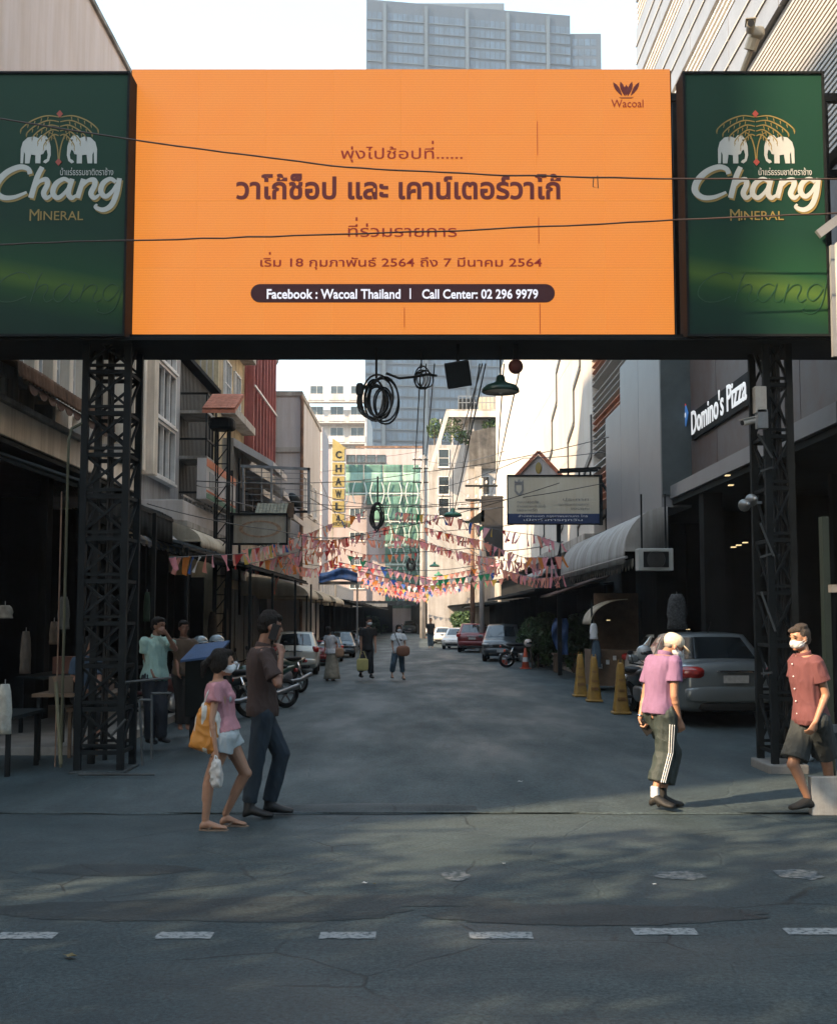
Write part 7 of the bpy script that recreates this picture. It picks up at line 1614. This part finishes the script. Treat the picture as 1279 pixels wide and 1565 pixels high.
        if style in ('bob', 'tail'):
            b.sell(V(0, -.05, -.025), (.078 * k, .062 * k, .075 * k), 2.2, s.Mx, 14, 10)
            for sg in (-1, 1): b.sell(V(sg * .07, -.005, .005), (.022 * k, .045 * k, .07 * k), 2, s.Mx, 10, 8)
        if style == 'bob': b.sell(V(0, -.045, -.06), (.088 * k, .07 * k, .065 * k), 2.2, s.Mx, 14, 10)
        if style == 'tail': b.capsule(V(0, -.11, .03), V(0, -.165, -.03), .028 * k, .034 * k); b.capsule(V(0, -.165, -.03), V(0, -.17, -.13), .034 * k, .012 * k)
        return remeshed(b, 'hair', m, s.t, .008, 2, .006, 30, stretch=(1, 1, .35))
    def shirt(s, m, sleeve=.55, inf=.014, hem=-.02, name='shirt', flare=.012, folds=.008, sl_flare=.014, collar=True, seed=1):
        b = MB(); S = s.s; s.torso(b, inf, hem, .975, 1.05, flare); k = .85 if s.fem else 1.0
        for sh, el in ((s.shR, s.elR), (s.shL, s.elL)):
            b.sell(sh, (.056 * S * k + inf * .3,) * 3, 2, n=14, m=8); e = sh.lerp(el, sleeve); b.capsule(sh.lerp(el, -.02), e, .056 * S * k + inf * .5, .048 * S * k + inf * .6 + sl_flare, 16, flat=True)
        o = remeshed(b, name, m, s.t, s.vox * .95, 3, folds, 8, stretch=(1.1, 1.1, .42), seed=seed)
        if collar:
            c_ = s.nk + s.up * .010; rr = []
            for (ra, dz) in ((.078, -.035), (.072, .005), (.068, .022), (.062, .020), (.062, -.02)): rr.append([c_ + s.r * ra * S * math.cos(a) + s.f * (ra * S * math.sin(a) * .95 + .012) + s.up * (dz - .016 * math.sin(a)) for a in [q * math.pi / 9 for q in range(18)]])
            b = MB(); b.ring_loft(rr, False); b.build('collar', m, o, smooth=True)
        return o
    def trousers(s, m, to=1.0, inf=.016, name='trousers', flare=.02, folds=.012, thin=1.0, seed=2, waist=.16, tight=0.0):
        b = MB(); S = s.s; s.torso(b, .006, -.10, waist, 1.0, 0)
        for h, kn, an in ((s.hR, s.knR, s.anR), (s.hL, s.knL, s.anL)):
            if to <= 1.0: b.capsule(h + Vector((0, 0, .02)), h.lerp(kn, to), .094 * S + inf * .6, (.092 + (.060 - .092) * to) * S + inf + flare, 16, flat=True); b.sell(h, (.095 * S + inf * .5,) * 3, 2, n=14, m=8)
            else:
                k = to - 1.0; b.capsule(h, kn, .094 * S + inf * .6, .062 * S + inf - tight); b.capsule(kn, kn.lerp(an, k), .062 * S + inf - tight, (.058 + (.040 - .058) * k) * S + inf + flare - tight, 16, flat=True); b.sell(kn, (.062 * S + inf - tight,) * 3, 2, n=12, m=8)
        return remeshed(b, name, m, s.t, s.vox * .95, 3, folds, 8, stretch=(1, 1, .5), seed=seed)
    def shoe(s, m, high=0.0, only=None):
        for nm, an, to in (('R', s.anR, s.toR), ('L', s.anL, s.toL)):
            if only and nm != only: continue
            b = MB(); foot(b, an, to, s.s * 1.03, 1.1, .008); 
            if high: b.capsule(an + Vector((0, 0, -.05)), an + Vector((0, 0, high)), .052 * s.s, .050 * s.s, 12, flat=True)
            remeshed(b, 'shoe', m, s.t, .008, 2)
    def sandal(s, m):
        for an, to in ((s.anR, s.toR), (s.anL, s.toL)):
            f = Vector((to.x - an.x, to.y - an.y, 0)); L_ = max(.19 * s.s, f.length); f.normalize(); l = f.cross(Vector((0, 0, 1))); h = Vector((an.x, an.y, to.z - .006)) - f * .06 * s.s; ring = []
            for q in range(18): a = q * math.pi / 9; ring.append(h + f * (L_ + .09 * s.s) * (.5 + .5 * math.cos(a)) + l * (.040 + .008 * math.cos(a)) * s.s * math.sin(a))
            b = MB(); b.ring_loft([[p - Vector((0, 0, .010)) for p in ring], [p + Vector((0, 0, .006)) for p in ring]]); o = b.build('sandal', m, s.t)
            c_ = h + f * (L_ + .06) * .72; b = MB()
            for sg in (-1, 1): b.tube([c_ + Vector((0, 0, .045)), c_ - f * .04 + l * sg * .028 + Vector((0, 0, .042)), c_ - f * .08 + l * sg * .042 + Vector((0, 0, .01))], .006, 6)
            b.build('strap', m, o)
def bagsoft(t, name, pts, th, m, vox=.012, disp=.012, Y=None, scale=9): 
    """soft bag from an outline of world points with thickness"""
    b = MB(); n = len(pts); c_ = sum(pts, Vector()) / n; k = Vector((0, 1, 0))
    b.ring_loft([[c_ + (p - c_) * .86 - k * th / 2 for p in pts], [p - k * th * .2 for p in pts], [p + k * th * .2 for p in pts], [c_ + (p - c_) * .86 + k * th / 2 for p in pts]])
    return remeshed(b, name, m, t, vox, 3, disp, scale, stretch=(1, 1, .6))
Mp = lambda n, c_, r=.85, v=.10, **k: mat(n, (*c_, 1), r, var=v, scale=7, bump=.35, bscale=220, **k)
# --- woman in pink, walking right
W = Person('w', 'woman in a pink top and pale shorts walking right with an orange and white bag', dict(Y=10.75, f=(1, .10), s=.92, fem=True, vox=.0065, neck=(331, 1040), hip=(346, 1126), head=(341, 1013), hf=(.95, .25, -.06), hs=1.08, shw=.15,
  elR=(324, 1102, -.17), wrR=(330, 1148, -.20), elL=(350, 1100, .17), wrL=(352, 1140, .20), hdR=(329, 1166, -.20),
  knR=(320, 1192, -.06), anR=(314, 1252, -.06), toR=(344, 1269, -.06), knL=(375, 1182, .12), anL=(345, 1243, .16), toL=(376, 1262, .14)))
W.body(.9, .5); W.face(mask=True); W.hair('tail')
pk = Mp('rose_pink_knit', (.40, .185, .215)); o = W.shirt(pk, .42, .010, .10, 'top', .012, .012, .022, collar=False)
for i in range(22):
    a = i * 2 * math.pi / 22
W.trousers(Mp('pale_denim', (.36, .40, .42)), .30, .014, 'shorts', .020, .008, waist=.16); W.sandal(Mp('tan_sandal', (.25, .17, .12)))
mbt = bpy.data.materials.new('orange_white_tote'); mbt.use_nodes = True; n = mbt.node_tree.nodes; L = mbt.node_tree.links; tc = n.new('ShaderNodeTexCoord'); mp = n.new('ShaderNodeMapping'); mp.inputs['Rotation'].default_value = (0, R(25), 0); ns = n.new('ShaderNodeTexNoise'); mp.inputs['Scale'].default_value = (9, 2, 2.5); ns.inputs['Scale'].default_value = 1.0; rp = n.new('ShaderNodeValToRGB'); rp.color_ramp.interpolation = 'CONSTANT'; rp.color_ramp.elements[0].color = (.52, .21, .035, 1); rp.color_ramp.elements[1].position = .53; rp.color_ramp.elements[1].color = (.52, .50, .46, 1)
L.new(tc.outputs['Object'], mp.inputs[0]); L.new(mp.outputs[0], ns.inputs[0]); L.new(ns.outputs[0], rp.inputs[0]); L.new(rp.outputs[0], n['Principled BSDF'].inputs[0])
t = thing('tote_bag', 'orange and white patterned carrier bag on the shoulder of the woman in pink', 'bag', tuple(at(310, 1145, 10.6)))
bagsoft(t, 'bag_body', [at(x, y, 10.66) for x, y in ((312, 1076), (300, 1098), (290, 1140), (300, 1146), (318, 1151), (332, 1150), (338, 1120), (336, 1090), (326, 1076))], .16, mbt, .009, .014)
b = MB(); b.tube([at(310, 1082, 10.66), at(317, 1060, 10.60), at(326, 1046, 10.62), at(331, 1050, 10.68), at(331, 1085, 10.70)], .008, 6); b.build('strap', M['mask'], t)
t = thing('plastic_bag', 'translucent white carrier bag hanging from the hand of the woman in pink', 'bag', tuple(at(330, 1200, 10.5)))
bagsoft(t, 'bag_body', [at(x, y, 10.53) for x, y in ((326, 1162), (321, 1178), (322, 1195), (326, 1204), (338, 1202), (339, 1180), (335, 1163))], .10, Mp('milky_plastic', (.50, .47, .44), .4), .007, .016, scale=14)
b = MB(); b.tube([at(327, 1164, 10.53), at(329, 1154, 10.54), at(331, 1156, 10.53), at(334, 1165, 10.53)], .006, 6); b.build('bag_handle', M['mask'], t)
# --- man on the telephone
P_ = Person('m', 'man in a dark brown shirt and jeans holding a telephone to his ear', dict(Y=11.35, f=(.97, .20), s=1.04, vox=.0075, neck=(401, 988), hip=(401, 1092), head=(414, 958), hf=(.95, .2, -.12), hs=1.04, shw=.19,
  elR=(425, 1046, -.30), wrR=(430, 1000, -.20), elL=(384, 1050, .2), wrL=(396, 1092, .26), hdR=(426, 978, -.12), hnR=(-.6, .8, 0),
  knR=(393, 1150, -.08), anR=(381, 1228, -.05), toR=(406, 1250, -.05), knL=(430, 1152, .10), anL=(412, 1226, .12), toL=(444, 1243, .12)), 'skin2')
P_.body(.55, .5); P_.face(mask=False); P_.hair('tuft')
P_.shirt(Mp('dark_brown_cotton', (.040, .022, .018)), .80, .020, -.02, 'shirt', .010, .010, .012); P_.trousers(Mp('dark_blue_denim', (.012, .023, .036)), 1.97, .014, 'jeans', .012, .009, tight=.0); P_.shoe(Mp('black_leather', (.010, .010, .011), .5), .08)
t = thing('telephone', 'dark telephone pressed to the ear of the man in jeans', 'telephone', tuple(at(424, 972, 11.2)))
b = MB(); p = at(419, 966, 11.12); b.cbox(p, (.072, .010, .145), Matrix.Rotation(R(18), 3, 'Y')); b.build('case', M['trim'], t, bevel=.003)
# --- man in purple polo and cap
P_ = Person('m', 'elderly man in a purple polo shirt, cream cap and striped dark trousers looking down', dict(Y=11.75, f=(.85, .52), w=.86, s=.98, vox=.0075, neck=(1014, 1001), hip=(1008, 1090), head=(1030, 988, .05), hf=(.96, .10, -.50), shw=.185, bend=.02,
  elR=(1030, 1064, -.16), wrR=(1038, 1100, -.10), elL=(985, 1068, .16), wrL=(978, 1098, .10), hdR=(1043, 1118, -.08), hdL=(982, 1114, .06),
  knR=(1017, 1148, -.02), anR=(1001, 1211, -.06), toR=(1010, 1234, -.10), knL=(1026, 1150, .16), anL=(1012, 1213, .10), toL=(1031, 1233, .12)))
P_.body(.5, 1.0); P_.face(mask=True)
b = MB(); k = P_.k; V = lambda x, y, z: P_.hc + P_.Mx @ Vector((x, y, z)) * k
b.sell(V(0, -.052, -.010), (.070 * k, .046 * k, .040 * k), 2.2, P_.Mx, 14, 8); remeshed(b, 'hair', mat('grey_hair', (.20, .19, .18, 1), .6, var=.3, scale=40), P_.t, .008, 2, .004, 30)
cr = Mp('cream_cotton_cap', (.62, .55, .42)); b = MB(); b.sell(V(0, -.022, .046), (.090 * k, .104 * k, .080 * k), 2.1, P_.Mx, 20, 12); cap = remeshed(b, 'cap', cr, P_.t, .007, 2, .003, 12)
b = MB(); b.sell(V(0, .098, .034), (.070 * k, .078 * k, .009 * k), 2.4, P_.Mx @ Matrix.Rotation(R(-16), 3, 'X'), 20, 8); b.build('peak', cr, cap, smooth=True)
P_.shirt(Mp('purple_pique', (.20, .11, .205)), .58, .026, -.01, 'polo_shirt', .018, .008, .016)
P_.trousers(Mp('dark_green_nylon', (.026, .038, .036), .6), 1.74, .032, 'trousers', .018, .013); P_.shoe(Mp('black_trainer', (.012, .012, .012), .6))
for an in (P_.anR, P_.anL): b = MB(); b.capsule(an + Vector((0, 0, -.05)), an + Vector((0, 0, .055)), .044, .041, 14, flat=True); remeshed(b, 'sock', M['mask'] if an is P_.anR else Mp('black_sock', (.012, .012, .012)), P_.t, .007, 1)
Sd = (P_.r * .95 + Vector((0, -.75, 0))).normalized()
for i in range(3):
    b = MB(); pts = []
    for u in [q / 16 for q in range(17)]:
        if u < .5: q0 = P_.hR.lerp(P_.knR, u * 2); rad = .130 - .025 * u * 2
        else: q0 = P_.knR.lerp(P_.anR, (u - .5) * 2 * .72); rad = .105 - .006 * (u - .5)
        tg = (P_.anR - P_.hR).normalized(); sd = (Sd - tg * Sd.dot(tg)).normalized(); cr_ = tg.cross(sd); an = (i - 1) * .20; pts.append(q0 + (sd * math.cos(an) + cr_ * math.sin(an)) * rad)
    b.tube(pts[2:], .0055, 6); b.build('trouser_stripe', M['mask'], P_.t)
b = MB(); rr = []
d = (P_.wrL - P_.elL).normalized(); x = d.cross(Vector((0, 1, 0))).normalized(); y = x.cross(d); c_ = P_.wrL - d * .02
for (ra, h) in ((.030, -.008), (.034, -.008), (.034, .008), (.030, .008)): rr.append([c_ + x * ra * math.cos(a) + y * ra * math.sin(a) + d * h for a in [q * math.pi / 8 for q in range(16)]])
b.ring_loft(rr + [rr[0]], False); b.build('wristwatch', M['chrome'], P_.t, smooth=True)
t = thing('telephone', 'black telephone in the left hand of the man in purple', 'telephone', tuple(at(986, 1116, 11.9)))
b = MB(); b.cbox(at(986, 1113, 11.80), (.07, .012, .14), Matrix.Rotation(R(-35), 3, 'Y')); b.build('case', M['trim'], t, bevel=.003)
# --- man in dusty pink shirt, striding left
P_ = Person('m', 'man in a dusty pink shirt and dark shorts striding left past the white stand', dict(Y=11.45, f=(-.93, -.36), w=.84, s=.98, vox=.0075, neck=(1230, 1001), hip=(1240, 1100), head=(1221, 976), hf=(-.88, -.46, -.10), shw=.175, bend=-.01,
  elR=(1218, 1050, .10), wrR=(1226, 1095, .12), elL=(1262, 1062, -.12), wrL=(1246, 1104, -.20), hdL=(1237, 1122, -.20), hnL=(-.3, .9, .1),
  knR=(1212, 1168, .0), anR=(1234, 1219, .04), toR=(1215, 1238, -.02), knL=(1262, 1160, .14), anL=(1270, 1214, .22), toL=(1256, 1232, .2)))
P_.body(.5, .6); P_.face(mask=True); P_.hair('tuft', mat('dark_brown_hair', (.035, .024, .017, 1), .5, var=.5, scale=40, bump=.8, bscale=120))
o = P_.shirt(Mp('dusty_pink_cotton', (.12, .040, .043)), .60, .028, -.06, 'shirt', .025, .010, .022, seed=5)
for i in range(5): q = P_.hp.lerp(P_.nk, .1 + i * .19) + P_.f * (.155); b = MB(); b.sell(q, (.008, .008, .008), 2, n=8, m=5); b.build('button', M['mask'], o)
P_.trousers(Mp('charcoal_cotton', (.022, .028, .030)), .88, .030, 'shorts', .030, .012, seed=6); P_.shoe(Mp('dark_sandal', (.02, .018, .016)))
# --- man in mint shirt behind the cart
P_ = Person('m', 'man in a pale mint shirt with his hand raised to his mouth, left', dict(Y=16.8, f=(.75, -.65), s=1.0, vox=.010, neck=(238, 974), hip=(236, 1036), head=(243, 957), hf=(.85, -.5, -.05), shw=.19,
  elR=(222, 1005, -.05), wrR=(232, 1028, -.15), elL=(268, 992, -.05), wrL=(254, 968, -.20), hdL=(249, 963, -.24), hnL=(-.7, .5, 0),
  knR=(230, 1085, -.05), anR=(228, 1130, .05), toR=(236, 1138, -.1), knL=(246, 1085, -.05), anL=(247, 1128, .05), toL=(256, 1136, -.1)), 'skin2')
P_.body(.6, 1.0); P_.face(); P_.hair('short'); P_.shirt(Mp('mint_cotton', (.32, .47, .42)), .62, .024, -.06, 'shirt', .02, .02, .02); P_.trousers(Mp('navy_trousers', (.015, .018, .026)), 1.95, .02, 'trousers', .015)
P_.shoe(M['trim'])
# --- seated figure in the dark
P_ = Person('m', 'person in dark navy sitting in the gloom behind the left lattice tower', dict(Y=16.0, f=(.6, -.8), s=.95, vox=.012, neck=(134, 1004), hip=(128, 1066), head=(138, 987), hf=(.7, -.7, -.1), shw=.18,
  elR=(112, 1035, -.1), wrR=(128, 1052, -.3), elL=(152, 1038, -.1), wrL=(146, 1052, -.3), knR=(122, 1070, -.45), anR=(122, 1118, -.45), toR=(128, 1128, -.6), knL=(148, 1070, -.42), anL=(148, 1116, -.42), toL=(155, 1124, -.55)), 'skin2')
P_.body(); P_.face(); P_.hair('short'); P_.shirt(Mp('navy_blue_cotton', (.03, .055, .09)), .85, .022, -.02); P_.trousers(M['trim'], 1.9, .018)
t = thing('stool', 'low dark stool under the seated person', 'stool', (P_.hp.x, P_.hp.y, 0)); b = MB(); z = P_.hp.z - .13; b.box(P_.hp.x - .18, P_.hp.x + .18, P_.hp.y - .15, P_.hp.y + .18, z - .05, z); b.build('seat', M['wood'], t)
for dx in (-.14, .14):
    for dy in (-.11, .14): b = MB(); b.box(P_.hp.x + dx - .02, P_.hp.x + dx + .02, P_.hp.y + dy - .02, P_.hp.y + dy + .02, .0, z - .052); b.build('leg', M['wood'], t)
P_ = Person('m', 'person in brown standing in the shade just right of the man in mint', dict(Y=18.6, f=(.2, -.98), s=.95, vox=.013, neck=(281, 976), hip=(280, 1030), head=(281, 960), hf=(.4, -.9, -.1), shw=.17,
  elR=(270, 1004, -.05), wrR=(272, 1026, -.2), elL=(293, 1003, -.05), wrL=(290, 1022, -.2), knR=(276, 1072), anR=(275, 1108), toR=(276, 1116, -.15), knL=(286, 1072), anL=(287, 1108), toL=(288, 1116, -.15)), 'skin2')
P_.body(); P_.face(); P_.hair('short'); P_.shirt(Mp('brown_cotton', (.09, .06, .04)), .6, .022, -.05); P_.trousers(M['trim'], 1.95, .02)
# --- three walking in the middle distance
P_ = Person('m', 'woman in a white blouse and long beige skirt seen from behind', dict(Y=34.3, f=(.45, .9), s=.92, fem=True, vox=.013, neck=(504, 971), hip=(507, 1000), head=(502, 964), hf=(.5, .8, 0), shw=.15,
  elR=(515, 985, 0), wrR=(517, 998, -.05), elL=(497, 984), wrL=(496, 998, 0), knR=(508, 1018), anR=(508, 1033), toR=(510, 1040, .1), knL=(501, 1018), anL=(500, 1033), toL=(500, 1040, .1)))
P_.body(); P_.hair('bob'); P_.shirt(Mp('white_blouse', (.50, .49, .50)), .6, .022, .05, 'blouse', .02, .02, .02, collar=False)
b = MB(); rr = []
for i in range(9):
    u = i / 8; c_ = P_.hp + Vector((0, 0, .12)) - Vector((0, 0, .80)) * u; w_ = .14 + .10 * u; rr.append([c_ + P_.r * (w_ * (1 + .10 * u * math.sin(q * 2.1))) * math.cos(q * math.pi / 10) + P_.f * (w_ * .75 * (1 + .10 * u * math.sin(q * 2.1))) * math.sin(q * math.pi / 10) for q in range(20)])
b.ring_loft(rr); b.build('skirt', Mp('beige_print_cotton', (.27, .235, .18), .85, .35), P_.t, smooth=True); P_.sandal(M['trim'])
t = thing('handbag', 'tan handbag on the arm of the woman in the long skirt', 'bag', tuple(at(519, 1003, 34))); b = MB(); b.sell(at(519, 997, 34.2), (.12, .07, .13), 4); b.build('bag_body', Mp('tan_leather', (.35, .20, .12)), t, smooth=True); b = MB(); b.tube([at(516, 991, 34.2), at(518, 983, 34.25), at(522, 991, 34.2)], .012); b.build('handle', Mp('tan_leather', (.35, .20, .12)), t)
P_ = Person('m', 'man in black with a white mask carrying a yellow bag down the lane', dict(Y=34.6, f=(.25, -.97), s=1.03, vox=.013, neck=(562, 959), hip=(561, 993), head=(564, 950.5), hf=(.5, -.85, -.05), shw=.19,
  elR=(551, 978, -.05), wrR=(552, 993, -.1), elL=(573, 978), wrL=(574, 992, -.1), knR=(552, 1012, -.15), anR=(551, 1028, -.1), toR=(553, 1036, -.3), knL=(566, 1013, .0), anL=(567, 1030, .1), toL=(569, 1037, -.05)))
P_.body(); P_.face(mask=True); P_.hair('short'); P_.shirt(Mp('black_cotton', (.012, .012, .013)), .6, .02, -.05); P_.trousers(Mp('black_twill', (.014, .015, .018)), 1.9, .02); P_.shoe(M['trim'])
t = thing('shopping_bag', 'pale yellow shopping bag held by the man in black', 'bag', tuple(at(554, 1026, 34.3))); b = MB(); b.sell(at(554, 1016, 34.35), (.165, .07, .17), 6); b.build('bag_body', Mp('pale_yellow_plastic', (.42, .37, .14)), t, smooth=True); b = MB(); b.tube([at(549, 1007, 34.35), at(552, 995, 34.38), at(556, 996, 34.38), at(560, 1007, 34.35)], .012); b.build('handle', Mp('pale_yellow_plastic', (.42, .37, .14)), t)
P_ = Person('m', 'woman in a white shirt and jeans with a brown shoulder bag walking up the lane', dict(Y=34.8, f=(.1, -1), s=.92, fem=True, vox=.013, neck=(609, 968), hip=(609, 998), head=(609.5, 961), hf=(.35, -.93, -.05), shw=.16,
  elR=(599, 984), wrR=(601, 994, -.15), elL=(619, 984), wrL=(618, 995, -.15), knR=(601, 1016, -.12), anR=(599, 1028, 0), toR=(600, 1036, -.2), knL=(614, 1016, .05), anL=(616, 1030, .1), toL=(618, 1038, -.1)))
P_.body(); P_.face(mask=True); P_.hair('bob'); P_.shirt(M['mask'], .6, .024, -.02, 'shirt', .02, .02, .03); P_.trousers(jean, 1.8, .018, 'jeans'); P_.sandal(M['trim'])
t = thing('shoulder_bag', 'brown shoulder bag across the front of the woman in jeans', 'bag', tuple(at(616, 1003, 34.5))); b = MB(); b.sell(at(616, 995, 34.55), (.19, .09, .15), 3.2); b.build('bag_body', Mp('brown_leather', (.22, .10, .06)), t, smooth=True); b = MB(); b.tube([at(612, 990, 34.5), at(607, 978, 34.62), at(603, 968, 34.7)], .012); b.build('strap', M['trim'], t)
P_ = Person('m', 'distant person in dark clothes standing by the far white cars', dict(Y=66, f=(.2, -.9), s=1.0, vox=.02, neck=(658, 953), hip=(658, 969), head=(658, 948), hf=(0, -1, 0), shw=.18,
  elR=(653, 961), wrR=(653, 968), elL=(663, 961), wrL=(663, 968), knR=(656, 980), anR=(656, 988), toR=(656, 991, -.2), knL=(660, 980), anL=(661, 988), toL=(661, 991, -.2)))
P_.body(); P_.hair('short'); P_.shirt(Mp('black_cotton', (.012, .012, .013)), .9, .02, -.05); P_.trousers(jean, 1.9, .02)
bpy.data.scenes.remove(WS)
